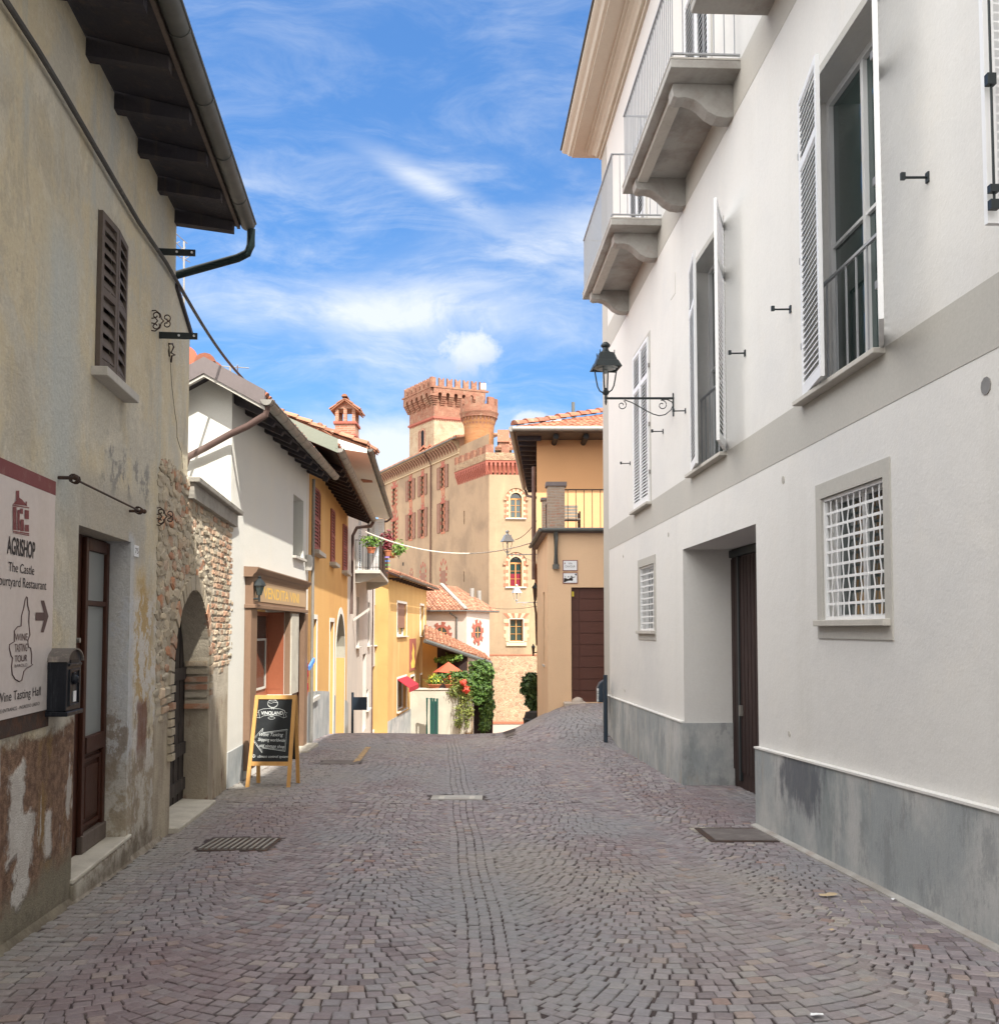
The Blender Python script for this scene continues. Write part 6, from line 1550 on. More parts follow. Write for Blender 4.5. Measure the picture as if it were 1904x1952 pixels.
# ================================================================ grey house with the balcony
nG = .78
p0 = GH.px(4, 1505, 915, nG+.08); p1 = GH.px(4, 1655, 1370, nG+.08); zGh = (p0[1]+p1[1])/2; aG = 45.5-29.6+.15
print('grey', p0, p1)
t = thing('grey_house', 'pale grey house with a wide cream boxed eave and flower balcony', 'house', GH.pt(0, 0, gzp(GH, 0)), GH.rot())
zE_ = zGh+.12
def gh(x0, x1, yt, yb): return (GH.s_(5, x0), GH.s_(5, x1), GH.zat(5, x0, yb), GH.zat(5, x0, yt))
H_ = [gh(1040, 1062, 545, 972), gh(1136, 1152, 592, 962), gh(1192, 1204, 618, 958), gh(1097, 1124, 1035, 1685), gh(1130, 1148, 1335, 1500), gh(1180, 1212, 1140, 1690)]
mb = MB(GH); mb.wall(0, aG, -6, zE_, [(*h_, .14) for h_ in H_])
mb.quad((0, 0, -6), (0, -6, -6), (0, -6, zE_), (0, 0, zE_)); mb.quad((aG, 0, -6), (aG, -6, -6), (aG, -6, zE_), (aG, 0, zE_)); mb.quad((0, -6, -6), (aG, -6, -6), (aG, -6, zE_), (0, -6, zE_))
mb.build('wall', M['grey_plaster'], t)
for i, h_ in enumerate(H_):
    if i in (3, 5): ww = MB(GH).box(h_[0], h_[1], -.16, -.13, h_[2], h_[3]).build('door', M['garage_brown'], t)
    else:
        ww = window(t, GH, *h_, .13, 'white_paint', 'dark_glass', (1, 1), .05, sill='stone_sill', over=.10, proj=.12)
a, b_ = p0[0]-.5, p1[0]+.0
zr_ = zGh+.9
MB(GH).prismn([(nG, zGh-.01), (0, zGh+.10), (-3.0, zGh+.10), (-3.0, zr_+.4), (nG, zGh+.12)], a, b_).build('boxed_eave', M['cream_plaster'], t)
tiles(t, GH.pt(a, nG+.05, zGh+.17), GH.pt(b_, nG+.05, zGh+.17), GH.pt(b_, -3, zGh+1.55), GH.pt(a, -3, zGh+1.55), 'roof_tile_old', 'roof')
ridge(t, GH.pt(a, -3, zGh+1.6), GH.pt(b_, -3, zGh+1.6), 'roof_tile_old')
ridge(t, GH.pt(a+.05, nG, zGh+.2), GH.pt(a+.05, -3, zGh+1.6), 'roof_tile_old')
half_gutter(t, GH, a, b_, nG+.08, zGh+.10, .075, 'zinc_dark', joints=2)
mb = MB(GH); mb.tube([(b_-.1, nG+.08, zGh+.02), (b_-.1, nG-.1, zGh-.12), (b_-.1, .10, zGh-.22), (b_-.1, .08, -4)], .045, 8); mb.build('downpipe', M['copper_brown'], t, smooth=True)
# balcony
s0, s1 = GH.s_(5, 1025), GH.px(5, 1310, 392, .85)[0]; zs = GH.zat(5, 1025, 320)
print('ghbalc', s0, s1, zs)
sl = MB(GH).box(s0, s1, -.02, .85, zs-.12, zs).build('balcony', M['stone_sill'], t, bevel=.01)
MB(GH).prismn([(0, zs-.121), (.85, zs-.121), (.80, zs-.20), (.62, zs-.26), (.40, zs-.36), (.15, zs-.42), (0, zs-.42)], s0+.25, s0+.47).build('bracket', M['stone_sill'], sl)
MB(GH).prismn([(0, zs-.121), (.85, zs-.121), (.80, zs-.20), (.62, zs-.26), (.40, zs-.36), (.15, zs-.42), (0, zs-.42)], s1-.6, s1-.38).build('bracket', M['stone_sill'], sl)
mb = MB(GH)
for i in range(8): y = lerp(.03, .82, i/7); mb.box(s0+.02, s0+.034, y-.007, y+.007, zs, zs+1.0)
mb.box(s0+.015, s0+.04, 0, .83, zs+1.0, zs+1.02); mb.box(s0+.015, s0+.04, 0, .83, zs+.08, zs+.1)
k = int((s1-s0)/.12)
for i in range(k): x = lerp(s0+.03, s1-.03, i/(k-1)); mb.box(x-.007, x+.007, .815, .829, zs, zs+1.0)
mb.box(s0, s1, .81, .834, zs+1.0, zs+1.02); mb.box(s0, s1, .81, .834, zs+.08, zs+.1); mb.build('railing', M['rust_iron'], sl)
MB(GH).box(s0+.3, s1-.1, .775, .79, zs+.03, zs+.98).build('railing_screen', M['green_paint'], sl)
# balcony doors: closed louvres on the wall and one open leaf facing the street end
for (x0, x1) in ((1052, 1068),):
    w = (GH.s_(5, x0), GH.s_(5, x1)); ww = MB(GH).box(w[0], w[1], -.01, .003, zs+.02, zs+2.4).build('balcony_door', M['void'], t)
    leaf_shutter(ww, GH, w[0], .005, 0, (w[1]-w[0])-.01, zs+.03, zs+2.38, 'white_paint', 1, pitch=.08)
hs = GH.s_(4, 1485)
for (k_, an) in ((0, 92),):
    ww = MB(GH).box(hs-.9, hs+.1, -.01, .003, zs+.02, zs+2.4).build('balcony_door', M['void'], t)
    leaf_shutter(ww, GH, hs+.1, .005, R_(an), .62, zs+.03, zs+2.6, 'white_paint', -1, pitch=.09, splits=(zs+1.1,))
# flood lamp and blue post box column
a, z = GH.px(5, 1010, 745); mb = MB(GH); mb.M = None
mb.hexa([(a, .02, z-.06), (a+.12, .02, z-.06), (a+.12, .55, z+.32), (a, .55, z+.32), (a, .02, z+.04), (a+.12, .02, z+.04), (a+.12, .55, z+.42), (a, .55, z+.42)])
tag(mb.build('wall_light', M['stone_sill']), 'slim pale wall light projecting at a slant from the grey house', 'wall light')
a, z = GH.px(5, 1008, 1500, .35); zb_ = gzp(GH, a)
t_ = thing('street_notice', 'thin dark blue post with a grey blue panel before the grey house', 'notice board', GH.pt(a, .35, zb_), GH.rot())
MB(GH).tube([(a, .35, zb_), (a, .35, GH.zat(5, 1008, 1355, .35))], .035, 8).build('post', M['steel_blue'], t_)
MB(GH).box(a+.02, a+.10, .35, .75, GH.zat(5, 1020, 1490, .35), GH.zat(5, 1020, 1385, .35)).build('panel', M['steel_blue'], t_)
# ================================================================ foliage helper
def leaves(mb, c, r, n, s, rs, flat=1.0, bias=0.0):
    """n small bent leaves through an ellipsoid"""
    c = Vector(c); r = Vector(r) if isinstance(r, (tuple, list)) else Vector((r, r, r))
    for _ in range(n):
        while True:
            d = Vector((rs.uniform(-1, 1), rs.uniform(-1, 1), rs.uniform(-1, 1)))
            if .25 < d.length < 1: break
        d = d*(.55+.45*rs.random())/max(.3, d.length)*1.0 if rs.random() < .5 else d
        d = d*(.72+.62*noise.noise(d.normalized()*2.3+c*.7))*1.15
        p = c+Vector((d.x*r.x, d.y*r.y, d.z*r.z))
        nrm = (d+Vector((rs.uniform(-.8, .8), rs.uniform(-.8, .8), rs.uniform(-.4, 1.0)))).normalized()
        x = nrm.cross(Vector((rs.uniform(-1, 1), rs.uniform(-1, 1), rs.uniform(-1, 1)))).normalized(); y = nrm.cross(x)
        k = s*rs.uniform(.6, 1.3); b0 = len(mb.v)
        mb.v += [p-x*k*.5, p-y*k*.32+nrm*k*.12, p+x*k*.6, p+y*k*.32+nrm*k*.12]; mb.f += [(b0, b0+1, b0+2), (b0, b0+2, b0+3)]
    return mb
def pot_plant(name, lab, c, rp, hp, blobs, group=None, cat='potted plant', hang=False, trough=None):
    t = thing(name, lab, cat, c, 0, group); x, y, z = c
    if trough:
        MB().box(x-trough, x+trough, y-rp, y+rp, z, z+hp).build('planter', M['pot'], t, bevel=.01)
    else: MB().lathe([(rp*.68, 0), (rp, hp*.85), (rp*1.1, hp*.86), (rp*1.1, hp), (rp*.9, hp), (rp*.85, hp*.9)], c, 12).build('pot', M['pot'], t, smooth=35)
    rs = random.Random(hash(name+lab) % 999 if False else len(lab)*7)
    for (nm, mt, dx, dy, dz, r, n, s) in blobs:
        mb = MB(); leaves(mb, (x+dx, y+dy, z+dz), r, n, s, rs); mb.build(nm, M[mt], t, recalc=False)
    return t
pB_ = lambda x, y, n=.88: GH.pt(*(lambda q: (q[0], n, q[1]))(GH.px(5, x, y, n)))
for (x, y, lab, bl) in (
    (1165, 185, 'pot of light green foliage inside the balcony railing', [('foliage', 'fresh_leaf', 0, 0, .42, (.42, .3, .24), 260, .10)]),
    (1300, 210, 'pot of dark red coleus at the outer balcony corner', [('foliage', 'plum_leaf', 0, 0, .55, (.26, .3, .42), 240, .13)]),
    (1340, 225, 'pot with bright green trailing foliage at the balcony end', [('foliage', 'fresh_leaf', .20, 0, .38, (.55, .4, .38), 420, .11)])):
    c = pB_(x, y, .55 if x < 1200 else 1.0); pot_plant('potted_plant', lab, tuple(c), .15, .2, bl, 'flower pots on the balcony')
fl = thing('rainbow_flag', 'narrow rainbow striped flag hanging from the balcony end', 'flag', pB_(1330, 400, 1.0))
ca = ['violet_cloth', 'blue_cloth', 'green_cloth', 'yellow_cloth', 'orange_cloth', 'red_cloth']
for i, cm in enumerate(ca):
    a_, b2 = pB_(1318+i*2, 222+i*32, 1.0), pB_(1340+i*2, 222+(i+1)*32, 1.0); mb = MB(); dx = b2.x-a_.x
    mb.add([(a_.x+dx*u, a_.y+.06*sin(u*9+i), z) for z in (a_.z, b2.z) for u in (0, .33, .66, 1)]+[(a_.x+dx*u, a_.y+.02+.06*sin(u*9+i), z) for z in (a_.z, b2.z) for u in (0, .33, .66, 1)],
           [(0, 1, 5, 4), (1, 2, 6, 5), (2, 3, 7, 6), (8, 12, 13, 9), (9, 13, 14, 10), (10, 14, 15, 11)])
    mb.build('stripe', M[cm], fl)

# ================================================================ far yellow house
E0, E1 = 0, H2.s_(5, 1628); zv = (H2.px(5, 1350, 375, .55)[1]+H2.px(5, 1670, 468, .55)[1])/2
print('H2', E1, zv, H2.px(5, 1350, 375, .55), H2.px(5, 1670, 468, .55))
t = thing('far_yellow_house', 'sunny yellow house with tiled roof, small red awning and grey plinth at the street bend', 'house', H2.pt(0, 0, gzp(H2, 0)), H2.rot())
def h2(x0, x1, yt, yb): return (H2.s_(5, x0), H2.s_(5, x1), H2.zat(5, x0, yb), H2.zat(5, x0, yt))
X_ = [h2(1383, 1460, 600, 882), h2(1576, 1606, 622, 880), h2(1386, 1462, 1245, 1520), h2(1498, 1530, 1225, 1690), h2(1577, 1603, 1210, 1400)]
mb = MB(H2); zt_ = zv+.18
mb.wall(0, E1, -8, zt_, [(*q_, .25) for q_ in X_])
mb.quad((0, 0, -8), (0, -8, -8), (0, -8, zt_+3), (0, 0, zt_)); mb.quad((E1, 0, -8), (E1, -8, -8), (E1, -8, zt_+3), (E1, 0, zt_))
mb.build('wall', M['yellow_plaster_pale'], t)
for i, q_ in enumerate(X_):
    nm = 'door' if i == 3 else 'window'
    if i == 3: ww = MB(H2).box(q_[0], q_[1], -.26, -.22, q_[2], q_[3]).build('door', M['garage_brown'], t)
    else: ww = window(t, H2, *q_, .22, 'white_paint', 'dark_glass', (1, 0), .07, sill='stone_sill', over=.12, proj=.12)
    surround(ww, H2, q_[0], q_[1], q_[2], q_[3], .12, 'cream_plaster', bottom=False, n=.012, th=.02)
    if i == 0:
        MB(H2).box(q_[0], q_[1], -.12, -.08, lerp(q_[2], q_[3], .25), q_[3]).build('roller_blind', M['castle_shutter'], ww)
mb = MB(H2); mb.box(0, E1, -.02, .013, -8, H2.zat(5, 1400, 1545)); mb.build('plinth', M['plinth_stone'], t)
mb = MB(H2)
rs_ = [(n_, z_) for n_, z_ in ((.55, zv-.02), (0, zt_), (-4, zt_+1.5), (-4, zt_+1.6), (.55, zv+.08))]
mb.prismn(rs_, -.5, E1+.3); mb.build('roof_boards', M['dark_wood'], t)
tiles(t, H2.pt(-.5, .6, zv+.12), H2.pt(E1+.35, .6, zv+.12), H2.pt(E1+.35, -4, zt_+1.68), H2.pt(-.5, -4, zt_+1.68), 'roof_tile_old', 'roof', w=.24)
for i in range(14): a = lerp(.2, E1-.2, i/13); MB(H2).box(a-.08, a+.08, 0, .5, zv-.10, zv-.021).build('rafter', M['dark_wood'], t)
half_gutter(t, H2, -.5, E1+.35, .68, zv+.04, .08, 'zinc_dark', joints=3)
aw = (H2.px(5, 1390, 1250, .05)[0], H2.px(5, 1462, 1250, .05)[0], H2.zat(5, 1390, 1240)); 
mb = MB(H2); mb.prismn([(0.01, aw[2]), (.62, aw[2]-.42), (.62, aw[2]-.66), (.60, aw[2]-.66), (.60, aw[2]-.44), (0.01, aw[2]-.03)], aw[0], aw[1]+.5)
tag(mb.build('awning', M['red_cloth']), 'small red shop awning over the ground floor window of the far yellow house', 'awning')
nch = H2.px(5, 1510, 1040)
t_ = thing('shop_panel', 'tall narrow orange painted sign panel hung on the far yellow house', 'sign', H2.pt(nch[0], 0, nch[1]), H2.rot())
z0, z1 = H2.zat(5, 1510, 1168), H2.zat(5, 1510, 902); a0_2, a1_2 = H2.s_(5, 1485), H2.s_(5, 1535)
MB(H2).box(a0_2, a1_2, .005, .05, z0, z1).build('panel', M['terracotta_paint'], t_)
mb = MB(H2); h_ = z1-z0; am = (a0_2+a1_2)/2; w_ = (a1_2-a0_2)
mb.add([(am+w_*x, .052, z0+h_*z_) for x, z_ in ((-.30, .08), (.30, .08), (.34, .25), (.18, .42), (.24, .60), (.05, .78), (-.10, .88), (-.05, .70), (-.22, .55), (-.12, .38), (-.34, .25))], [tuple(range(11))]); mb.build('painted_figure', M['gold'], t_)
for (y0, y1, lab) in ((1370, 1425, 'small framed notice on the yellow wall beside the door'),):
    a, z = H2.px(5, 1548, 1420); tag(MB(H2).box(a-.14, a+.25, 0, .03, z-.5, z+.55).build('notice_plate', M['cream_block']), 'pale notice plate beside the red awning door', 'notice')
c = H2.pt(H2.s_(5, 1595), .2, H2.zat(5, 1595, 1465)); pot_plant('potted_plant', 'pot of green leaves on the last window of the far yellow house', tuple(c), .16, .24, [('foliage', 'fresh_leaf', 0, 0, .5, (.32, .3, .36), 160, .14)])
# ================================================================ beige terrace house (lower) on the right side
zTr = BF.zat(8, 700, 1645)                     # underside of the terrace trim
zDr = BF.zat(9, 700, 508); xd0 = BF.s_(9, 662)
t = thing('beige_house', 'low beige house with a brown sectional garage door under a railed terrace', 'house', (1.2, 24, gz(1.4, 24)))
gd0 = gz(2.0, 24)+.02
mb = MB(BF); mb.wall(0, 8, -3, zTr, [(xd0, xd0+2.3, gd0, zDr, .14)]); mb.build('wall', M['beige_plaster'], t)
mb = MB(BL); LL = 4.95
sl0, sl1 = BL.s_(9, 421), BL.s_(9, 407); zsa, zsb = BL.zat(9, 414, 1205), BL.zat(9, 414, 550)
mb.wall(0.001, LL, -5, zTr, [(min(sl0, sl1), max(sl0, sl1), zsa, zsb, .2)])
mb.quad((0, 0, zTr), (LL, 0, zTr), (LL, -8, zTr), (0, -8, zTr)); mb.build('side_wall', M['beige_plaster'], t)
MB(BL).box(min(sl0, sl1), max(sl0, sl1), -.21, -.19, zsa, zsb).build('slit_window', M['dark_glass'], t)
MB(BL).box(min(sl0, sl1)-.03, max(sl0, sl1)+.03, -.1, .03, zsa-.05, zsa-.001).build('slit_sill', M['stone_sill'], t)
d = MB(BF).box(xd0, xd0+2.3, -.16, -.12, gd0-.3, zDr).build('garage_door', M['garage_brown'], t)
mb = MB(BF); n = 10
for i in range(n): z0, z1 = lerp(gd0, zDr, i/n), lerp(gd0, zDr, (i+1)/n); mb.box(xd0+.21, xd0+2.1, -.12, -.098, z0+.008, z1-.008)
mb.build('door_panels', M['garage_brown'], d)
mb = MB(BF)
for i in range(n): z0, z1 = lerp(gd0, zDr, i/n), lerp(gd0, zDr, (i+1)/n); mb.box(xd0+.02, xd0+.19, -.12, -.104, z0+.008, z1-.008)
mb.build('side_panels', M['garage_brown'], d)
MB(BF).box(xd0+.02, xd0+.07, -.12, -.07, zDr-.22, zDr-.10).build('door_tag', M['yellow_cloth'], d)
mb = MB(); P = lambda x, y, z: (x, y, z)
th = .09
mb.hexa([(1.2-.14, 24-.14, zTr), (9.2, 24-.14, zTr), (9.2, 29, zTr), (1.12-.14, 29, zTr), (1.2-.14, 24-.14, zTr+th), (9.2, 24-.14, zTr+th), (9.2, 29, zTr+th), (1.12-.14, 29, zTr+th)]); mb.build('terrace_trim', M['copper_brown'], t)
mb = MB(); mb.tube([(1.2-.16, 24-.20, zTr+.07), (9.2, 24-.20, zTr+.07)], .05, 8); mb.build('gutter', M['zinc_dark'], t, smooth=True)
mb = MB(); mb.tube([(1.2-.20, 24-.20, zTr+.07), (1.12-.20, 28.9, zTr+.07)], .05, 8); mb.build('gutter', M['zinc_dark'], t, smooth=True)
xp = BF.s_(9, 522)+1.2; zp = BF.zat(9, 522, 310)
mb = MB(); mb.tube([(xp, 23.85, zTr+.04), (xp, 23.9, zTr-.08), (xp, 23.93, zp)], .06, 10); mb.tube([(xp, 23.93, zp+.02), (xp, 23.93, zp-.09)], .085, 12); mb.build('downpipe', M['zinc_dark'], t, smooth=True)
# terrace pillars and railing
zt = zTr+th
pa, pb = BF.s_(8, 487)+1.2, BF.s_(8, 657)+1.2; zpt = BF.zat(8, 570, 1180)
mb = MB(); mb.box(pa, pb, 24.02, 24.42, zt, zpt); pl = mb.build('pillar', M['pillar_brick'], t)
MB().box(pa-.04, pb+.05, 23.98, 24.46, zpt, zpt+.10).build('pillar_cap', M['fascia_metal'], pl)
p2a = at(8, 432, 1320, 27.2); p2b = at(8, 490, 1320, 27.2); zz = p2a.z
pl = MB().box(p2a.x, p2b.x+.15, 27.2, 27.6, zt, zz).build('pillar', M['pillar_brick'], t); MB().box(p2a.x-.04, p2b.x+.19, 27.16, 27.64, zz, zz+.07).build('pillar_cap', M['fascia_metal'], pl)
zr1, zr0 = BF.zat(8, 800, 1218), BF.zat(8, 800, 1598)
mb = MB(); n = 60; 
for i in range(n):
    x = pb+.08+i*.205
    if x > 9: break
    mb.box(x-.008, x+.008, 24.10, 24.116, zr0-.02, zr1)
mb.box(pb, 9, 24.095, 24.122, zr1, zr1+.028); mb.box(pb, 9, 24.098, 24.118, zr0-.01, zr0+.012)
for i in range(5):
    x = pb+.4+i*1.9
    for k_ in (-.05, .05): mb.tube([(x+1.25+k_+.045*cos(q*pi/5), 24.108, zr0-.06+.045*sin(q*pi/5)) for q in range(11)], .005, 4)
mb.build('railing', M['rust_iron'], t)
mb = MB(); x0 = p2a.x+.1
for i in range(14): y = lerp(24.5, 27.1, i/13); mb.box(x0-.008, x0+.008, y-.008, y+.008, zt, zt+.98)
mb.box(x0-.012, x0+.012, 24.42, 27.2, zt+.98, zt+1.0); mb.build('railing', M['rust_iron'], t)
# chair on the terrace
c = at(8, 710, 1640, 25.6)
ch = thing('terrace_chair', 'wooden slatted chair behind the terrace railing beside the brick pillar', 'chair', (c.x, 25.6, zt))
mb = MB()
for i in range(5): mb.box(c.x-.27, c.x+.20, 25.75, 25.77, zt+.42+i*.085, zt+.49+i*.085)
mb.build('backrest', M['door_stone'], ch); MB().box(c.x-.27, c.x+.24, 25.3, 25.75, zt+.40, zt+.43).build('seat', M['door_stone'], ch)
for (dx, dy) in ((-.25, 25.32), (.22, 25.32), (-.25, 25.74), (.22, 25.74)): MB().box(c.x+dx-.02, c.x+dx+.02, dy, dy+.04, zt, zt+.62 if dx > 0 else zt+.4).build('leg', M['rust_iron'], ch)
# street sign and photo plate
def plate(y0, y1, lab, cat, nm):
    a0, a1 = BF.s_(20, 566), BF.s_(20, 1142); z0, z1 = BF.zat(20, 850, y1), BF.zat(20, 850, y0)
    tt = thing(nm, lab, cat, BF.pt(a0, 0, z0)); MB(BF).box(a0, a1, .002, .02, z0, z1).build('frame', M['sign_maroon'], tt)
    MB(BF).box(a0+.018, a1-.018, .02, .026, z0+.018, z1-.018).build('panel', M['paper'], tt); return tt, a0, a1, z0, z1
tt, a0, a1, z0, z1 = plate(470, 885, 'white framed street name plate reading VIA CAVOUR on the beige wall', 'street sign', 'street_sign')
h = z1-z0; w = a1-a0
text_fit('lettering', 'VIA', BF, a0+w*.37, a0+w*.64, z0+h*.60, z0+h*.78, .0275, M['screen_grey'], tt); text_fit('lettering', 'CAVOUR', BF, a0+w*.16, a0+w*.83, z0+h*.32, z0+h*.51, .0275, M['screen_grey'], tt)
MB(BF).prism([(a0+w*.10, z0+h*.62), (a0+w*.18, z0+h*.62), (a0+w*.16, z0+h*.72), (a0+w*.14, z0+h*.84), (a0+w*.12, z0+h*.72)], .026, .0275).build('emblem', M['sign_maroon'], tt)
tt, a0, a1, z0, z1 = plate(945, 1365, 'framed black and white photo plate under the street name plate', 'plaque', 'photo_plate')
h = z1-z0; w = a1-a0
for nm, pts in (('figure', [(.06, .12), (.10, .10), (.20, .14), (.30, .22), (.48, .26), (.66, .24), (.68, .42), (.62, .50), (.84, .58), (.84, .63), (.60, .58), (.46, .50), (.38, .40), (.22, .48), (.08, .50)]), ('figure', [(.30, .56), (.38, .66), (.44, .62), (.42, .56)]), ('figure', [(.52, .60), (.58, .72), (.64, .66), (.62, .58)]), ('figure', [(.80, .80), (.84, .90), (.92, .88), (.92, .74), (.86, .72)]), ('figure', [(.14, .58), (.17, .66), (.21, .62), (.19, .54)])):
    MB(BF).add([(a0+w*x, .0272, z0+h*z) for x, z in pts], [tuple(range(len(pts)))]).build(nm, M['ink'], tt, recalc=False)
# stone at the garage door
c = at(9, 716, 1540, 23.7); mb = MB(); rs = random.Random(4)
mb.lathe([(.001, -.02), (.14, 0), (.15, .05), (.11, .12), (.05, .15), (.001, .155)], (c.x, 23.72, gz(c.x, 23.7)), 9)
mb.v = [Vector((c.x+(v.x-c.x)*1.0+rs.uniform(-.012, .012), v.y, v.z+rs.uniform(-.01, .01)+(v.x-c.x)*.15)) for v in mb.v]
tag(mb.build('door_stone', M['rubble_rock'], smooth=60), 'rounded pale stone lying at the left foot of the brown garage door', 'stone')
c0 = at(9, 600, 1585, 23.8)
mb = MB(); mb.hexa([(c0.x-.02, 23.55, -1.6), (c0.x+.52, 23.55, -1.6), (c0.x+.52, 24, -1.6), (c0.x-.02, 24, -1.6), (c0.x-.02, 23.55, gz(c0.x, 23.8)+.10), (c0.x+.52, 23.55, gz(c0.x+.5, 23.8)+.04), (c0.x+.52, 24, gz(c0.x+.5, 23.8)+.04), (c0.x-.02, 24, gz(c0.x, 23.8)+.10)])
tag(mb.build('threshold_block', M['rubble_rock'], bevel=.02), 'rough stone step block left of the brown garage door', 'step')
# blue post and box at the white corner
gx2, gy2 = ground_hit(9, 972, 1908, 10, 24)
tt = thing('parking_post', 'dark blue steel post with a rounded box at the far corner of the white building', 'post', (gx2, gy2, gz(gx2, gy2)))
top = at(9, 968, 1300, gy2).z
MB().tube([(gx2, gy2, gz(gx2, gy2)-.05), (gx2, gy2, top)], .042, 12).build('pole', M['steel_blue'], tt, smooth=True)
c = at(9, 925, 1450, gy2+.5)
zb0, zb1 = at(9, 925, 1545, gy2+.5).z, at(9, 925, 1345, gy2+.5).z; xb0, xb1 = at(9, 893, 1450, gy2+.5).x, at(9, 965, 1450, gy2+.5).x
FB_ = Fr((0, gy2+.5), (1, 0), 1)
MB(FB_).prism([(xb0, zb0), (xb1, zb0), (xb1, zb1), (xb0+.13, zb1), (xb0+.05, zb1-.06), (xb0, zb1-.16)], -.18, .12).build('box', M['steel_blue'], tt, bevel=.01)
mb = MB(FB_)
for i in range(5): mb.box(xb0-.012, xb0+.02, .12, .135, lerp(zb0, zb1-.2, i/5)+.02, lerp(zb0, zb1-.2, i/5)+.085)
mb.build('label_strip', M['paper'], tt)

# ================================================================ orange house above the terrace
ov = 1.15
E = UF.px(8, 160, 640, ov); zEv = UF.px(8, 600, 655, ov)[1]
eL = UF.px(8, 158, 640, ov)[0]                # left end of the front gutter
print('orange', E, zEv)
t = thing('orange_house', 'orange house with clay tile roof and brown rafters set back above the terrace', 'house', (1.12, 28.9, zTr+th))
zWt = zEv+.05
mb = MB(UF); mb.wall(0, 8, zTr, zWt); mb.build('wall', M['orange_plaster'], t)
mb = MB(UL); mb.wall(0, 10.5, -4, zWt); mb.build('side_wall', M['orange_plaster'], t)
x0, x1 = eL+1.12, 9.5; yf, yb = 28.9-ov, 39.5; dX = .057*(yb-yf)
zr = zEv+1.75
hx = x0+4.6
F4 = [(x0, yf), (x1, yf)]
zR2 = zEv+1.55; rp0 = (hx, yf+3.6, zR2); rp1 = (x1, yf+3.6, zR2)
tiles(t, (x0, yf-.03, zEv+.10), (x1, yf-.03, zEv+.10), rp1, rp0, 'roof_tile', 'roof', w=.21)
tiles(t, (x0-.02, yf, zEv+.10), (x0+dX, yb, zEv+.10), (hx, yb-4, zR2), rp0, 'roof_tile', 'roof', w=.22)
ridge(t, (x0, yf, zEv+.20), Vector(rp0)+Vector((0, 0, .12)), 'roof_tile', r=.15, l=.42)
mb = MB(); mb.hexa([(x0+.02, yf+.02, zEv+.0), (x1, yf+.02, zEv), (x1, yb, zEv), (x0+.02+dX, yb, zEv), (x0+.02, yf+.02, zEv+.07), (x1, yf+.02, zEv+.07), (x1, yb, zEv+.07), (x0+.02+dX, yb, zEv+.07)]); mb.build('soffit', M['shutter_brown'], t)
for i in range(14):
    y = lerp(yf+.6, yb-.3, i/13); xx = x0+.057*(y-yf)
    mb = MB(); mb.box(xx+.06, xx+.72+.05, y-.06, y+.06, zEv-.13, zEv-.001); mb.build('rafter', M['soffit_wood'], t)
for x in (BF.s_(8, 566)+.2, ): pass
for xx in (8, ):
    pass
for xc in (565, 860):
    a = UF.px(8, xc, 685, ov*.8)[0]
    mb = MB(UF); mb.tube([(a, -.05, zEv-.09), (a, ov-.15, zEv-.09)], .085, 10); mb.build('purlin', M['rubber'], t, smooth=True)
mb = MB(); mb.tube([(x0-.05, yf-.10, zEv+.08), (x1, yf-.10, zEv+.08)], .075, 10); mb.build('gutter', M['zinc'], t, smooth=True)
mb = MB(); mb.tube([(x0-.09, yf-.10, zEv+.08), (x0-.09+dX, yb, zEv+.08)], .08, 10); mb.build('gutter', M['zinc'], t, smooth=True)
mb = MB(); xe = x0-.05+dX
mb.tube([(xe, yb-.1, zEv+.0), (xe+.1, yb-.1, zEv-.25), (1.12+.057*10-.1, 38.6, zEv-.45)], .05, 8)
mb.build('downpipe', M['copper_brown'], t, smooth=True); mb = MB()
mb.tube([(1.12-.075, 29.3, zEv-.75), (1.12-.075, 29.3, zEv-4.2)], .065, 8); mb.tube([(x0+.1, 33, zEv-.05), (1.12-.075, 29.3, zEv-.75)], .05, 8) if False else None
mb.build('downpipe', M['copper_brown'], t, smooth=True)
fl = at(8, 735, 470, 31); mb = MB(); mb.tube([(fl.x, 31, fl.z-.5), (fl.x, 31, at(8, 735, 362, 31).z)], .055, 10); mb.build('flue', M['zinc_dark'], t, smooth=True)
fm = MB(); q = at(8, 720, 520, 30.3)
for i in range(5): fm.ball((q.x-.55+i*.24, 30.3+.1*i, q.z-.10+i*.035), .13, 1.2, .35, 8, 4)
fm.build('mortar_patch', M['paper'], t)
# houses beyond on the right side of the lane (seen only as the wall the lamps hang from)
t = thing('lane_house', 'beige house continuing along the right side of the lane beyond the terrace', 'house', (1.72, 40, gz(1.7, 40)))
mb = MB(); X0, X1 = 1.45, 2.3
mb.add([(1.25, 30, -6), (2.05, 52, -9), (2.05, 52, 3.5), (1.25, 30, 3.5), (9, 30, -6), (9, 52, -9), (9, 52, 3.5), (9, 30, 3.5)], [(0, 1, 2, 3), (7, 6, 5, 4), (0, 3, 7, 4), (1, 5, 6, 2), (3, 2, 6, 7)])
mb.build('wall', M['beige_plaster'], t)
mb = MB(); mb.hexa([(1.1, 29.9, 3.5), (1.9, 52.2, 3.5), (9, 52.2, 3.5), (9, 29.9, 3.5), (1.1, 29.9, 3.62), (1.9, 52.2, 3.62), (9, 52.2, 3.62), (9, 29.9, 3.62)]); mb.build('roof', M['roof_tile'], t)
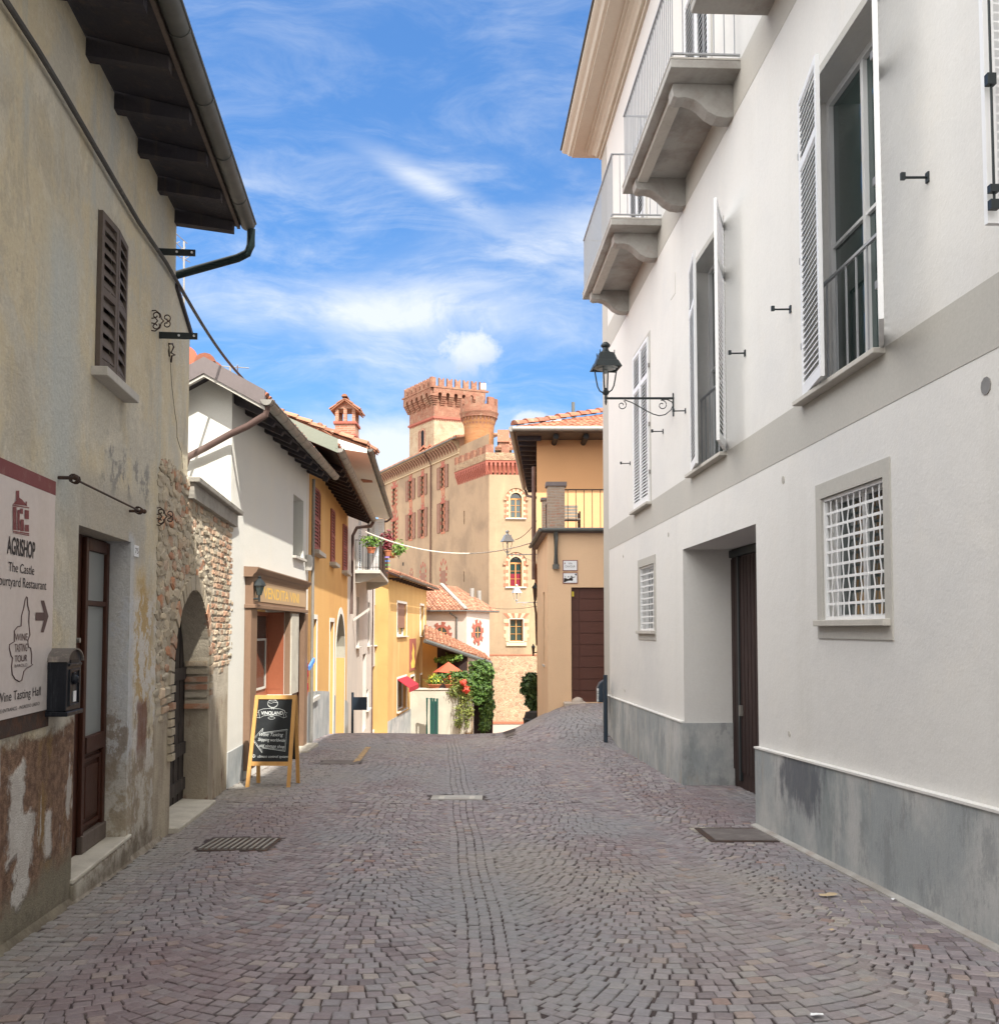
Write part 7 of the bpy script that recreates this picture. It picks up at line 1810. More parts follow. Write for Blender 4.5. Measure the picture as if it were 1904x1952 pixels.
def street_lamp(c_wall, length, k, lab, dirx=-1, scroll=True, mname='dark_iron', rot=0.0):
    """wall lamp: arm leaves the wall towards dirx, lantern above its tip; k scales the 0.94 m lantern"""
    x, y, z = c_wall; tt = thing('street_lamp', lab, 'street lamp', c_wall, 0, 'wall lamps along the street')
    s = dirx
    mb = MB(); mb.tube([(x, y, z), (x+s*length, y, z)], .020*k, 8); mb.tube([(x+s*.012, y, z-.30*k), (x+s*.012, y, z+.085*k)], .013*k, 6)
    mb.build('arm', M[mname], tt, smooth=True)
    if scroll:
        mb = MB(); L_ = length
        def sp(c, r0, r1, a0, tn, sg): return [(x+s*px_, y, z+pz_) for px_, pz_ in spiral(c, r0, r1, a0, tn, 20, sg)]
        mb.tube([(x+s*L_*.72, y, z-.03*k), (x+s*L_*.62, y, z-.07*k), (x+s*L_*.50, y, z-.145*k), (x+s*L_*.40, y, z-.21*k), (x+s*L_*.31, y, z-.26*k), (x+s*L_*.22, y, z-.29*k), (x+s*L_*.13, y, z-.27*k), (x+s*L_*.05, y, z-.20*k), (x+s*L_*.015, y, z-.12*k), (x+s*L_*.03, y, z-.06*k), (x+s*L_*.10, y, z-.02*k)], .009*k, 6)
        mb.tube([(x+s*L_*.10, y, z-.02*k), (x+s*L_*.18, y, z-.02*k)]+sp((L_*.175, -.115*k), .085*k, .025*k, pi*.42, 1.15, 1), .008*k, 6)
        mb.tube([(x+s*L_*.72, y, z-.03*k)]+sp((L_*.765, -.115*k), .080*k, .022*k, pi*.62, 1.2, 1), .008*k, 6)
        mb.build('scroll', M[mname], tt, smooth=True)
    ex = x+s*(length+.0)
    mb = MB(); c = (ex, y, z)
    mb.lathe([(.001, -.12*k), (.012*k, -.10*k), (.022*k, -.06*k), (.016*k, -.03*k), (.026*k, .0), (.022*k, .05*k), (.05*k, .07*k), (.06*k, .10*k), (.045*k, .13*k), (.02*k, .16*k), (.001, .18*k)], c, 10); mb.build('socket', M[mname], tt, smooth=True)
    mb = MB()
    for i in range(4):
        a = pi/4+i*pi/2+rot+.35
        path = [(.04, .09), (.10, .13), (.135, .20), (.155, .30), (.175, .42), (.185, .49)]
        mb.tube([(ex+r*k*cos(a), y+r*k*sin(a), z+h*k) for r, h in path], .012*k, 6)
    mb.build('cage', M[mname], tt, smooth=True)
    MB().lathe([(.205*k, .505*k), (.14*k, .50*k), (.13*k, .48*k), (.001, .475*k)], c, 16).build('reflector', M['frosted'], tt, smooth=True)
    MB().lathe([(.001, .40*k), (.03*k, .42*k), (.035*k, .46*k), (.02*k, .48*k)], c, 10).build('bulb', M['frosted'], tt, smooth=True)
    mb = MB(); sq = lambda r, h: [(ex+r*k*cos(pi/4+j*pi/2+rot), y+r*k*sin(pi/4+j*pi/2+rot), z+h*k) for j in range(4)]
    prof = [(.315, .49), (.245, .60), (.225, .61), (.165, .735), (.13, .75)]
    P = [p for r, h in prof for p in sq(r, h)]; f = [(4*i+j, 4*i+(j+1) % 4, 4*i+4+(j+1) % 4, 4*i+4+j) for i in range(len(prof)-1) for j in range(4)]
    b0 = len(P); P += sq(.27, .498); f += [(j, (j+1) % 4, b0+(j+1) % 4, b0+j) for j in range(4)]; 
    mb.add(P, f); mb.lathe([(.12*k, .74*k), (.09*k, .76*k), (.05*k, .80*k), (.045*k, .84*k), (.075*k, .86*k), (.08*k, .88*k), (.06*k, .91*k), (.03*k, .935*k), (.001, .94*k)], c, 14)
    mb.build('hood', M[mname], tt)
    for j in range(4):
        a = pi/4+j*pi/2+rot; MB().tube([(ex+.17*k*cos(a), y+.17*k*sin(a), z+.725*k), (ex+.17*k*cos(a), y+.17*k*sin(a), z+.775*k)], .008*k, 5).build('finial', M[mname], tt)
    return tt
a, z = RW.px(11, 803, 730); p = RW.pt(a, .0, z); te = at(11, 303, 730, p.y)
street_lamp((p.x, p.y, p.z), p.x-te.x, te.y and 1.0*((at(11, 303, 312, p.y).z-at(11, 303, 780, p.y).z)/1.06), 'large dark lantern on a scrolled bracket at the corner of the white building', -1, rot=.12)
for (c_, xt, yt, xw, y0_, y1_, Y, lab, sc) in ((7, 1192, 195, 1445, 0, 200, 36.7, 'pale hooded lantern on a scrolled bracket before the castle arched window', True),
                                              (7, 1270, 598, 1450, 445, 612, 47, 'small pale hooded lantern lower down the lane before the square castle window', True)):
    tip = at(c_, xt, yt, Y); wl = at(c_, xw, yt, Y); tp = at(c_, xt, y0_-(10 if Y < 40 else 0), Y)
    street_lamp((wl.x+.25, Y, tip.z), wl.x+.25-tip.x, (tp.z-tip.z)/.94, lab, -1, True, 'lamp_grey', rot=.3)
# dark traffic lantern and mirror seen edge on at the wall corner
for (x, y0_, y1_, Y, lab, nm) in ((1425, 430, 595, 38, 'dark square lantern fixed flat against the beige wall corner', 'wall_lantern'), (1410, 945, 1050, 42, 'small dark lantern low on the beige wall corner', 'wall_lantern')):
    a_ = at(7, x, y0_, Y); b_ = at(7, x, y1_, Y); h = a_.z-b_.z; tt = thing(nm, lab, 'lantern', (a_.x, Y, b_.z))
    MB().lathe([(.03, 0), (h*.10, h*.12), (h*.17, h*.70)], (a_.x, Y, b_.z), 4).build('glass', M['rust_iron'], tt); MB().lathe([(h*.23, h*.70), (h*.20, h*.78), (h*.06, h*.92), (h*.07, h*.97), (.001, h)], (a_.x, Y, b_.z), 4).build('cap', M['dark_iron'], tt)
    MB().tube([(a_.x, Y, b_.z+h*.3), (a_.x+.5, Y, b_.z+h*.3)], .025, 6).build('arm', M['dark_iron'], tt)
a_ = at(7, 1432, 690, 40); b_ = at(7, 1440, 960, 40)
tag(MB().tube([at(7, 1420, 590, 40), a_, b_], .045, 8).build('iron_pipe', M['rust_iron'], smooth=True), 'thin dark vertical pipe in front of the beige wall edge', 'pipe')
# strung cables
def cable(name, lab, A_, B_, sag, r, m='pale_cable', n=24):
    A_, B_ = Vector(A_), Vector(B_); pts = []
    for i in range(n+1):
        k = i/n; p = A_.lerp(B_, k); p.z -= sag*4*k*(1-k); pts.append(p)
    tag(MB().tube(pts, r, 6).build(name, M[m], smooth=True), lab, 'cable')
cable('street_cable', 'pale cable strung across the lane from the yellow house to the far lantern', at(5, 1115, 5, 31), at(6, 1620, 1685, 33.5), .55, .024)
cable('light_string', 'thin string of small festoon lamps rising to the orange house downpipe', at(6, 1430, 1668, 34), at(6, 1640, 1480, 30), .12, .010, 'rust_iron')
cable('thin_wire', 'thin wire crossing in front of the castle below the arched windows', at(7, 1040, 640, 50), at(7, 1450, 628, 40), .10, .010, 'rust_iron')
# aerials
def aerial(name, lab, c_, x, y0, y1, Y, bars):
    a_ = at(c_, x, y0, Y); b_ = at(c_, x, y1, Y); tt = thing(name, lab, 'aerial', tuple(b_))
    MB().tube([b_, a_], .018, 6).build('mast', M['zinc'], tt)
    for (xa, ya, xb, yb2) in bars: MB().tube([at(c_, xa, ya, Y), at(c_, xb, yb2, Y+.4)], .009, 5).build('boom', M['zinc'], tt)
aerial('television_aerial', 'thin television aerial on a mast behind the old house corner', 1, 983, 1290, 1960, 19, [(915, 1225, 1000, 1300), (915, 1270, 1015, 1370), (920, 1350, 1015, 1400), (935, 1560, 985, 1580), (920, 1310, 960, 1290), (950, 1340, 990, 1320), (975, 1390, 1010, 1370)])
aerial('roof_aerial', 'flat thin aerial above the ridge of the cream house', 2, 1230, 185, 235, 17, [(1120, 178, 1330, 192), (1180, 176, 1185, 195), (1268, 176, 1270, 205), (1225, 190, 1232, 215)])
c = at(2, 1000, 150, 22); tt = thing('orange_dome', 'rounded orange and white dome seen above the cream roof beside the old house', 'dome', (c.x-.5, 22, c.z-1.8))
MB().lathe([(1.15, -1.5), (1.12, -.9), (.95, -.2), (.70, .25), (.35, .48), (.001, .55)], (c.x-.55, 22, c.z+.0), 20).build('dome', M['orange_cloth'], tt, smooth=True)
# ================================================================ castle
Y0 = 70
KQ = .5
t = thing('castle', 'large ochre castle with battlemented brick tower, round turret and blocked window surrounds', 'castle', (-.76, 70, gz(-.7, 70)), 0)
KT = t
zfB = CF.zat(6, 1300, 1045); zfC = CF.zat(6, 1300, 912); zfM = CF.zat(6, 1300, 765)   # corbel foot, parapet base, merlon top
zgab = CF.zat(7, 1200, 1040)                                                        # head of the battered stone base
xF1 = 12.0
zeL = (CL.px(6, 840, 745)[1]+CL.px(6, 150, 1060)[1])/2; sLe = CL.s_(6, 150)
print('castle', zfB, zfC, zfM, zeL, CL.px(6, 840, 745), CL.px(6, 150, 1060))
sBt = CL.s_(6, 905)      # where the battlemented corner block ends on the long side
LEN = sLe+1.0
zB0 = gz(0, 70)-3
# window placements (front)
def rect(fr, c_, x0, x1, yt, yb): 
    ym = (yt+yb)/2; return (min(fr.px(c_, x0, ym)[0], fr.px(c_, x1, ym)[0]), max(fr.px(c_, x0, ym)[0], fr.px(c_, x1, ym)[0]), fr.zat(c_, (x0+x1)/2, yb), fr.zat(c_, (x0+x1)/2, yt))
FW = [rect(CF, 6, 1383, 1495, 1218, 1458), rect(CF, 7, 1212, 1315, 215, 465), rect(CF, 7, 1212, 1325, 738, 925)]
mb = MB(CF); mb.wall(0, xF1, zgab, zfB, [(*w, .35) for w in FW]); mb.build('front_wall', M['castle_front'], t)
SW = []
cols_ = [(276, 0), (432, 1), (548, 1), (742, 1)]
side = [(6, 258, 300, 1175, 1345, 0), (6, 414, 452, 1105, 1285, 1), (6, 530, 568, 1060, 1240, 1), (6, 718, 765, 975, 1170, 1),
        (6, 256, 304, 1490, 1655, 0), (6, 414, 455, 1430, 1660, 1), (6, 530, 570, 1378, 1635, 1), (6, 720, 768, 1320, 1590, 1)]
mb = MB(CL); holes = []
for (c_, x0, x1, yt, yb, sh_) in side: holes.append((*rect(CL, c_, x0, x1, yt, yb), .2))
slits = [rect(CL, 6, 940, 950, 1390, 1520), rect(CL, 7, 825, 832, 338, 425)]
mb.wall(0.001, LEN, zB0, zeL-.5, [*holes, *[(*q_, .25) for q_ in slits]])
mb.wall(0.001, sBt+1.0, zeL-.5, zfC) if zfC > zeL-.5 else None
mb.build('side_wall', M['castle_plaster'], t)
for q_ in slits: MB(CL).box(q_[0], q_[1], -.26, -.22, q_[2], q_[3]).build('arrow_slit', M['void'], t)
# window sets on the long side: quoined surround, dark pane, shutters
def quoins(parent, fr, q_, wq, n=.02, rows=7, arch=True, c1='terracotta_paint', c2='castle_plaster'):
    a0, a1, z0, z1 = q_; mb = MB(fr); mb2 = MB(fr); h = (z1-z0)/rows
    for i in range(rows):
        ww = wq*(1.0 if i % 2 else .6); m_ = mb if i % 2 == 0 else mb2
        m_.box(a0-ww, a0, -.01, n, z0+i*h, z0+(i+1)*h-.01); m_.box(a1, a1+ww, -.01, n, z0+i*h, z0+(i+1)*h-.01)
    if arch:
        cx, r = (a0+a1)/2, (a1-a0)/2
        for i in range(9):
            q0_, q1_ = pi*i/9, pi*(i+1)/9; m_ = mb if i % 2 == 0 else mb2; r1 = r+wq*(.85 if i % 2 == 0 else .75)
            m_.prism([(cx+r*cos(q0_), z1-.0+r*1.1*sin(q0_)), (cx+r*cos(q1_), z1+r*1.1*sin(q1_)), (cx+r1*cos(q1_), z1+r1*1.15*sin(q1_)), (cx+r1*cos(q0_), z1+r1*1.15*sin(q0_))], -.01, n)
    s = mb.build('window_surround', M[c1], parent); mb2.build('pale_blocks', M[c2], s); return s
for (c_, x0, x1, yt, yb, sh_), h_ in zip(side, holes):
    q_ = h_[:4]; w_ = q_[1]-q_[0]
    win = MB(CL).box(q_[0], q_[1], -.22, -.18, q_[2], q_[3]).build('window', M['void'], t)
    r = w_/2; cx = (q_[0]+q_[1])/2
    quoins(win, CL, (q_[0]+w_*.12, q_[1]-w_*.12, q_[2], q_[3]), w_*.42 if not sh_ else w_*.2, rows=8)
    # red checker blocks in the reveal beside the pane
    mb = MB(CL); h = (q_[3]-q_[2])/8
    for i in range(8): mb.box(lerp(q_[0], q_[1], .38 if i % 2 else .58), lerp(q_[0], q_[1], .68 if i % 2 else .86), -.17, -.12, q_[2]+i*h, q_[2]+(i+1)*h)
    mb.build('reveal_blocks', M['terracotta_pale'], win)
    MB(CL).prism([(q_[0]+w_*.05, q_[3]+.0), (q_[1]-w_*.05, q_[3]+.0), (cx, q_[3]+w_*.55)], -.02, .03).build('arch_infill', M['terracotta_paint'], win)
    mb = MB(CL); mb.prism([(cx-w_*.28, q_[3]+w_*.55), (cx-w_*.06, q_[3]+w_*.5), (cx-w_*.1, q_[3]+w_*1.05), (cx-w_*.32, q_[3]+w_*1.1)], -.01, .02); mb.prism([(cx+w_*.28, q_[3]+w_*.55), (cx+w_*.06, q_[3]+w_*.5), (cx+w_*.12, q_[3]+w_*1.05), (cx+w_*.34, q_[3]+w_*1.0)], -.01, .02)
    mb.box(cx-w_*.42, cx+w_*.42, -.01, .02, q_[2]-.18, q_[2]-.01); mb.build('lintel_ornament', M['terracotta_pale'], win)
    if sh_:
        for sg in (-1, 1):
            b_ = q_[0] if sg < 0 else q_[1]; sw = w_*.62
            mb = MB(CL); x0_, x1_ = (b_-sw, b_) if sg < 0 else (b_, b_+sw)
            mb.box(x0_, x0_+.05, .03, .07, q_[2]-.03, q_[3]+.08); mb.box(x1_-.05, x1_, .03, .07, q_[2]-.03, q_[3]+.08)
            for z_ in (q_[2]-.05, lerp(q_[2], q_[3], .34), lerp(q_[2], q_[3], .67), q_[3]+.04): mb.box(x0_, x1_, .03, .07, z_, z_+.05)
            mb.box(x0_+.05, x1_-.05, .035, .055, q_[2], q_[3]+.05); mb.build('shutter', M['castle_shutter'], win)
# painted niches low on the long side
for (x0, x1, yt, yb) in ((630, 682, 330, 470), (462, 508, 350, 470), (375, 400, 355, 400)):
    q_ = rect(CL, 7, x0, x1, yt, yb); mb = MB(CL); r = (q_[1]-q_[0])/2; cx = (q_[0]+q_[1])/2
    mb.box(q_[0]+.12, q_[1]-.12, -.01, .015, q_[2], q_[3]); w_ = mb.build('painted_niche', M['castle_shutter'], t); quoins(w_, CL, (q_[0]+.12, q_[1]-.12, q_[2], q_[3]), r*.5, rows=6)
for (x, y) in ((318, 275),):
    q_ = rect(CL, 7, x-5, x+5, y-14, y+14); MB(CL).box(*q_[:2], -.02, .01, *q_[2:]).build('vent', M['void'], t)
# front windows
def front_win(q_, arch, red, sill=True):
    a0, a1, z0, z1 = q_; w_ = a1-a0; cx = (a0+a1)/2; r = w_/2
    zs = z1-r if arch else z1
    win = MB(CF).box(a0, a1, -.36, -.30, z0, z1).build('window', M['green_glass'], t)
    mb = frame_rect(CF, a0+.01, a1-.01, z0, zs, .06, -.30, -.24); mb.box(cx-.035, cx+.035, -.30, -.22, z0, zs)
    for k_ in (1/3, 2/3): mb.box(a0, a1, -.30, -.25, lerp(z0, zs, k_)-.015, lerp(z0, zs, k_)+.015)
    if arch: mb.box(a0, a1, -.3, -.24, zs, zs+.06)
    mb.build('frame', M['oak'], win)
    if arch:
        mb = MB(CF); A2 = [(cx+r*cos(pi-pi*k/14), zs+r*sin(pi*k/14)) for k in range(15)]
        for sd in (0, 1):
            hf = A2[:8] if sd == 0 else A2[7:]; cc = a0 if sd == 0 else a1
            for (x0, zz0), (x1, zz1) in zip(hf, hf[1:]): mb.prism([(cc, z1+.001), (x0, zz0), (x1, zz1)], -.28, .0)
        mb.build('arch_fill', M['castle_front'], win)
        mbA, mbB = MB(CF), MB(CF)
        for (r0, r1, nb, off, n) in ((1.0, 1.22, 1, 1, .06), (1.24, 1.72, 13, 0, .03)):
            for i in range(nb if nb > 1 else 14):
                N_ = nb if nb > 1 else 14
                q0_, q1_ = pi*i/N_, pi*(i+1)/N_; m_ = mbB if (nb == 1 or i % 2) else mbA
                m_.prism([(cx+r*r0*cos(q0_), zs+r*r0*sin(q0_)), (cx+r*r0*cos(q1_), zs+r*r0*sin(q1_)), (cx+r*r1*cos(q1_), zs+r*r1*sin(q1_)), (cx+r*r1*cos(q0_), zs+r*r1*sin(q0_))], -.01, n)
        mbB.box(a0-r*.22, a0, -.01, .06, z0, zs); mbB.box(a1, a1+r*.22, -.01, .06, z0, zs)
        rows = 7; h = (zs-z0)/rows
        for i in range(rows):
            m_ = mbA if i % 2 == 0 else mbB; ww = r*(.98 if i % 2 == 0 else .62)
            m_.box(a0-ww, a0-r*.24, -.01, .03, z0+i*h, z0+(i+1)*h); m_.box(a1+r*.24, a1+ww, -.01, .03, z0+i*h, z0+(i+1)*h)
        s = mbA.build('window_surround', M['terracotta_pale'], win); mbB.build('pale_blocks', M['cream_block'], s)
        mb = MB(CF)
        for i in range(16):
            q0_, q1_ = pi*i/16, pi*(i+1)/16; r0, r1 = 1.78, 1.92
            mb.prism([(cx+r*r0*cos(q0_), zs+r*r0*sin(q0_)), (cx+r*r0*cos(q1_), zs+r*r0*sin(q1_)), (cx+r*r1*cos(q1_), zs+r*r1*sin(q1_)), (cx+r*r1*cos(q0_), zs+r*r1*sin(q0_))], -.01, .10)
        for sg in (-1, 1): mb.box(cx+sg*r*1.85-.10, cx+sg*r*1.85+.10, -.01, .13, zs-.14, zs-.01)
        mb.build('hood_mould', M['castle_front'], win)
    else:
        mbA, mbB = MB(CF), MB(CF); rows = 6; h = (z1-z0)/rows
        for i in range(rows):
            m_ = mbA if i % 2 == 0 else mbB; ww = .42 if i % 2 else .28
            if i < 4 and i % 2 == 0: m_ = mbB
            m_.box(a0-ww, a0-.06, -.01, .03, z0+i*h, z0+(i+1)*h); m_.box(a1+.06, a1+ww, -.01, .03, z0+i*h, z0+(i+1)*h)
        K_ = 7
        for i in range(K_):
            m_ = mbA if i % 2 == 0 else mbB; x0, x1 = lerp(a0-.1, a1+.1, i/K_), lerp(a0-.1, a1+.1, (i+1)/K_); t0, t1 = cx+(x0-cx)*1.6, cx+(x1-cx)*1.6
            m_.prism([(x0, z1+.06), (x1, z1+.06), (t1, z1+.42), (t0, z1+.42)], -.01, .03)
        s = mbA.build('window_surround', M['terracotta_pale'], win); mbB.build('pale_blocks', M['cream_block'], s)
        mb = frame_rect(CF, a0-.05, a1+.05, z0-.05, z1+.05, .05, -.01, .05); mb.build('inner_trim', M['stone_sill'], win)
        MB(CF).prismn([(0, z0-.32), (.12, z0-.32), (0, z0-.05)], a0-.25, a1+.25).build('sloped_sill', M['cream_block'], win)
    if sill: MB(CF).box(a0-.32, a1+.32, -.3, .14, z0-.10, z0-.01).build('sill', M['stone_sill'], win)
    if red: 
        for x0 in (a0+.07, cx+.045): MB(CF).box(x0, x0+w_/2-.13, -.298, -.285, z0+.07, lerp(z0, zs, .55)).build('curtain', M['curtain_red'], win)
    return win
front_win(FW[0], True, False); front_win(FW[1], True, True); front_win(FW[2], False, False, False)
# battlemented corner block: corbel table, parapet, merlons on two faces
def parapet(fr, a0, a1, z0, z1, z2, z3, proj, pitch, mer, gap, mb_c, mb_p, mb_m, mb_d, slot_w=.42, slant=0.0, thick=.25):
    n = max(1, int((a1-a0)/pitch)); p = (a1-a0)/n
    for i in range(n):
        c = a0+(i+.5)*p
        mb_c.prismn([(0, z0), (proj, z0+(z1-z0)*.62), (proj, z1), (0, z1)], c-p*.5, c-p*.5+p*(1-slot_w))
    for i in range(n):  # small arches closing the top between corbels
        c0 = a0+i*p+p*(1-slot_w)
        mb_c.box(c0, c0+p*slot_w, 0.0, proj, z1-(z1-z0)*.16, z1)
    mb_d.box(a0, a1, -.01, .03, z0+(z1-z0)*.15, z1-(z1-z0)*.16)  # flat backing in the slots between the corbels
    mb_p.box(a0, a1, proj-thick, proj+.0, z1+.001, z2); mb_p.box(a0, a1, proj, proj+.05, z1+.001, z1+.07)
    x = a0
    while x < a1-.15:
        x1 = min(a1, x+mer); mb_m.box(x, x1, proj-thick, proj+.001, z2+.001, z3); x += mer+gap
pj = .26
c_, p_, m_, d_ = MB(CF), MB(CF), MB(CF), MB(CF)
zp2 = CF.zat(6, 1300, 840)
parapet(CF, -pj, xF1, zfB, zfC, zp2, zfM, pj, .31, .58, .56, c_, p_, m_, d_, .42)
c_.build('corbels', M['terracotta_paint'], t); p_.build('parapet', M['rampart_stone'], t); m_.build('merlons', M['tower_brick'], t); d_.build('corbel_backing', M['terracotta_pale'], t)
c_, p_, m_, d_ = MB(CL), MB(CL), MB(CL), MB(CL)
parapet(CL, -pj*.2, sBt+.6, zfB, zfC, zp2, zfM, pj, .31, .58, .56, c_, p_, m_, d_, .42)
c_.build('corbels', M['terracotta_paint'], t); p_.build('parapet', M['rampart_stone'], t); m_.build('merlons', M['tower_brick'], t); d_.build('corbel_backing', M['terracotta_pale'], t)
mb = MB(CF); mb.box(.1, xF1, -9, -.25, zfC, zfC+.1); mb.build('roof_deck', M['rampart_stone'], t)
# eave of the long side with painted coved cornice
zl0 = zeL
mb = MB(CL); mb.prismn([(0, zl0-.95), (.06, zl0-.95), (.10, zl0-.80), (.18, zl0-.5), (.40, zl0-.22), (.62, zl0-.08), (.65, zl0), (0, zl0)], sBt+.2, LEN+.5); mb.build('cove_cornice', M['castle_front'], t)
mb = MB(CL); n = 34
for i in range(n):
    a = lerp(sBt+.4, LEN, i/n); w_ = (LEN-sBt)/n*.45
    mb.prismn([(.11, zl0-.78), (.19, zl0-.50), (.41, zl0-.23), (.60, zl0-.09), (.60, zl0-.17), (.44, zl0-.34), (.24, zl0-.62)], a, a+w_*.8)
mb.build('cove_arches', M['castle_shutter'], t)
mb = MB(CL); mb.prismn([(0, zl0-1.04), (.11, zl0-1.04), (.11, zl0-.96), (0, zl0-.96)], sBt+.2, LEN+.5); mb.build('string_course', M['cream_block'], t)
tiles(t, CL.pt(sBt-1.0, .72, zl0+.06), CL.pt(LEN+.6, .72, zl0+.06), CL.pt(LEN-4, -5, zl0+1.5), CL.pt(sBt+3, -5, zl0+1.5), 'roof_tile_old', 'roof', w=.35, l=.6)
mb = MB(CL); mb.tube([(sBt-.8, .75, zl0+.0), (LEN+.6, .75, zl0+.0)], .06, 6); mb.build('gutter', M['zinc_dark'], t, smooth=True)
for xd in (632, 182):
    a = CL.s_(6, xd); MB(CL).tube([(a, .75, zl0), (a, .5, zl0-.4), (a, .12, zl0-1.0), (a, .12, zB0)], .06, 6).build('downpipe', M['garage_brown'], t, smooth=True)
# twin gabled chimneys on the long roof
for (x0, x1, yt, yb) in ((526, 590, 772, 860), (588, 650, 762, 845)):
    Yc = 84.5; A_ = at(6, x0, yb, Yc); B_ = at(6, x1, yt, Yc); w_ = B_.x-A_.x; Fc_ = Fr((A_.x, Yc), (1, 0), 1)
    mb = MB(Fc_); mb.box(w_*.1, w_*.9, -1.6, 0, A_.z-2, A_.z+(B_.z-A_.z)*.45); mb.prism([(w_*.1, A_.z+(B_.z-A_.z)*.45), (w_*.9, A_.z+(B_.z-A_.z)*.45), (w_*.5, B_.z-.2)], -1.6, 0)
    ck = mb.build('chimney', M['chimney_brick'], t)
    mb = MB(Fc_)
    for sg in (0, 1):
        xe = -.1 if sg == 0 else w_+.1; mb.hexa([(xe, .2, A_.z+(B_.z-A_.z)*.38), (w_*.5, .2, B_.z-.1), (w_*.5, -1.8, B_.z-.1), (xe, -1.8, A_.z+(B_.z-A_.z)*.38), (xe, .2, A_.z+(B_.z-A_.z)*.38+.16), (w_*.5, .2, B_.z+.06), (w_*.5, -1.8, B_.z+.06), (xe, -1.8, A_.z+(B_.z-A_.z)*.38+.16)])
    mb.build('cap', M['roof_tile'], ck); MB(Fc_).prism([(w_*.3, A_.z+(B_.z-A_.z)*.47), (w_*.7, A_.z+(B_.z-A_.z)*.47), (w_*.5, B_.z-.45)], -.1, .02).build('opening', M['void'], ck)
# chimney and roof behind the front parapet
Yc = 74; A_ = at(6, 1262, 745, Yc); B_ = at(6, 1375, 605, Yc); Fc_ = Fr((A_.x, Yc), (1, 0), 1); w_ = B_.x-A_.x
ck = MB(Fc_).box(.1, w_-.1, -1.5, 0, A_.z-3, B_.z-1.0).build('chimney', M['tower_brick'], t); MB(Fc_).prismn([(.15, B_.z-1.05), (-1.65, B_.z-1.05), (-1.2, B_.z-.02), (-.3, B_.z-.02)], 0, w_).build('cap', M['roof_tile_old'], ck)
MB(Fc_).box(-.2, w_+.2, -1.8, .3, A_.z-.6, A_.z-.3).build('flashing', M['zinc_dark'], ck)
tiles(t, at(6, 1240, 800, 73), at(6, 1640, 800, 73), at(6, 1640, 700, 78), at(6, 1330, 690, 78), 'roof_tile_old', 'roof', w=.5, l=.7)
# ---- big square tower: corner at u(655 crop6), left face slants away, right face nearly frontal
YT = 86
cT = at(6, 657, 600, YT); S1 = Fr((cT.x, YT), (1, .42), 1); S2 = Fr((cT.x, YT), (-.62, 1), -1)
wl = S2.px(6, 422, 600)[0]; wr = S1.px(6, 1108, 600)[0]
zb = lambda y, x=657: at(6, x, y, YT).z
zs1, zc0, zc1, zm0, zm1 = zb(485), zb(372), zb(262), zb(205, 640), zb(125, 640)
print('tower', wl, zs1, zc0, zc1, zm0, zm1)
for fr, w_, nm in ((S1, wr, 'tower_wall'), (S2, wl, 'tower_wall')):
    MB(fr).wall(0.001, w_, zeL-8, zs1-.17).build(nm, M['tower_stone'], t)
    MB(fr).wall(0.001, w_, zs1, zc0+.3).build('tower_upper_wall', M['tower_brick'], t)
    mb = MB(fr); mb.box(-.12, w_+.12, -.2, .12, zs1-.18, zs1); 
    k_ = int(w_/.24)
    for i in range(k_): mb.box(lerp(0, w_, i/k_), lerp(0, w_, i/k_)+.12, .0, .08, zs1-.31, zs1-.181)
    mb.build('string_course', M['terracotta_paint'], t)
    c_, p_, m_, d_ = MB(fr), MB(fr), MB(fr), MB(fr); pj2 = .52
    n = 6 if fr is S1 else 5; n = 6 if fr is S1 else 5; p = w_/n
    for i in range(n+1):
        c = lerp(-.0, w_, i/n); hw = p*.29
        for st_ in range(5):
            k0, k1 = st_/5, (st_+1)/5
            c_.box(max(-pj2 if i == 0 else c-hw, c-hw) if i else -pj2*k1, c+hw, -.1, pj2*k1, lerp(zc0, zc1, k0*.8), lerp(zc0, zc1, k1*.8))
    d_.box(.01, w_-.01, -.4, .03, zc0+.2, zm0-.05)
    ztop = lerp(zc1, zm0, .35)
    for i in range(n):
        c = lerp(0, w_, (i+.5)/n); hw = w_/n/2-p*.27; zt_ = lerp(zc0, zc1, .8)
        A2 = [(c+hw*cos(pi-pi*k/8), zt_+hw*1.1*sin(pi*k/8)) for k in range(9)]
        for (x0, z0), (x1, z1) in zip(A2, A2[1:]): p_.prism([(x0, z0), (x1, z1), (x1, ztop+.2), (x0, ztop+.2)], pj2-.3, pj2)
    for i in range(n+1):
        c = lerp(0, w_, i/n); p_.box(max(c-p*.27, -pj2), min(c+p*.27, w_+pj2), pj2-.3, pj2, lerp(zc0, zc1, .8), ztop+.2)
    p_.box(-pj2, w_+pj2, pj2-.3, pj2, ztop+.201, zm0); p_.box(-pj2-.03, w_+pj2, pj2, pj2+.05, zm0-.17, zm0-.1); p_.box(-pj2-.03, w_+pj2, pj2, pj2+.05, ztop+.25, ztop+.31)
    x = -pj2; j = 0; mw = (w_+2*pj2)/7.4*.66; gp = (w_+2*pj2)/7.4*.38
    while x < w_+pj2-.2:
        x1 = min(x+mw, w_+pj2); xm = (x+x1)/2
        m_.prism([(x, zm0+.001), (x1, zm0+.001), (x1, zm1), (x1-.07, zm1-.01), (xm, zm1-.26), (x+.07, zm1-.01), (x, zm1)], pj2-.25, pj2+.001); x += mw+gp
    c_.build('tower_corbels', M['tower_brick'], t); p_.build('tower_parapet', M['tower_brick'], t); m_.build('tower_merlons', M['tower_brick'], t); d_.build('machicolation', M['tower_brick'], t)
MB(S1).box(-.2, wr, -wl*.9, -.3, zc1, zc1+.1).build('tower_deck', M['tower_stone'], t)
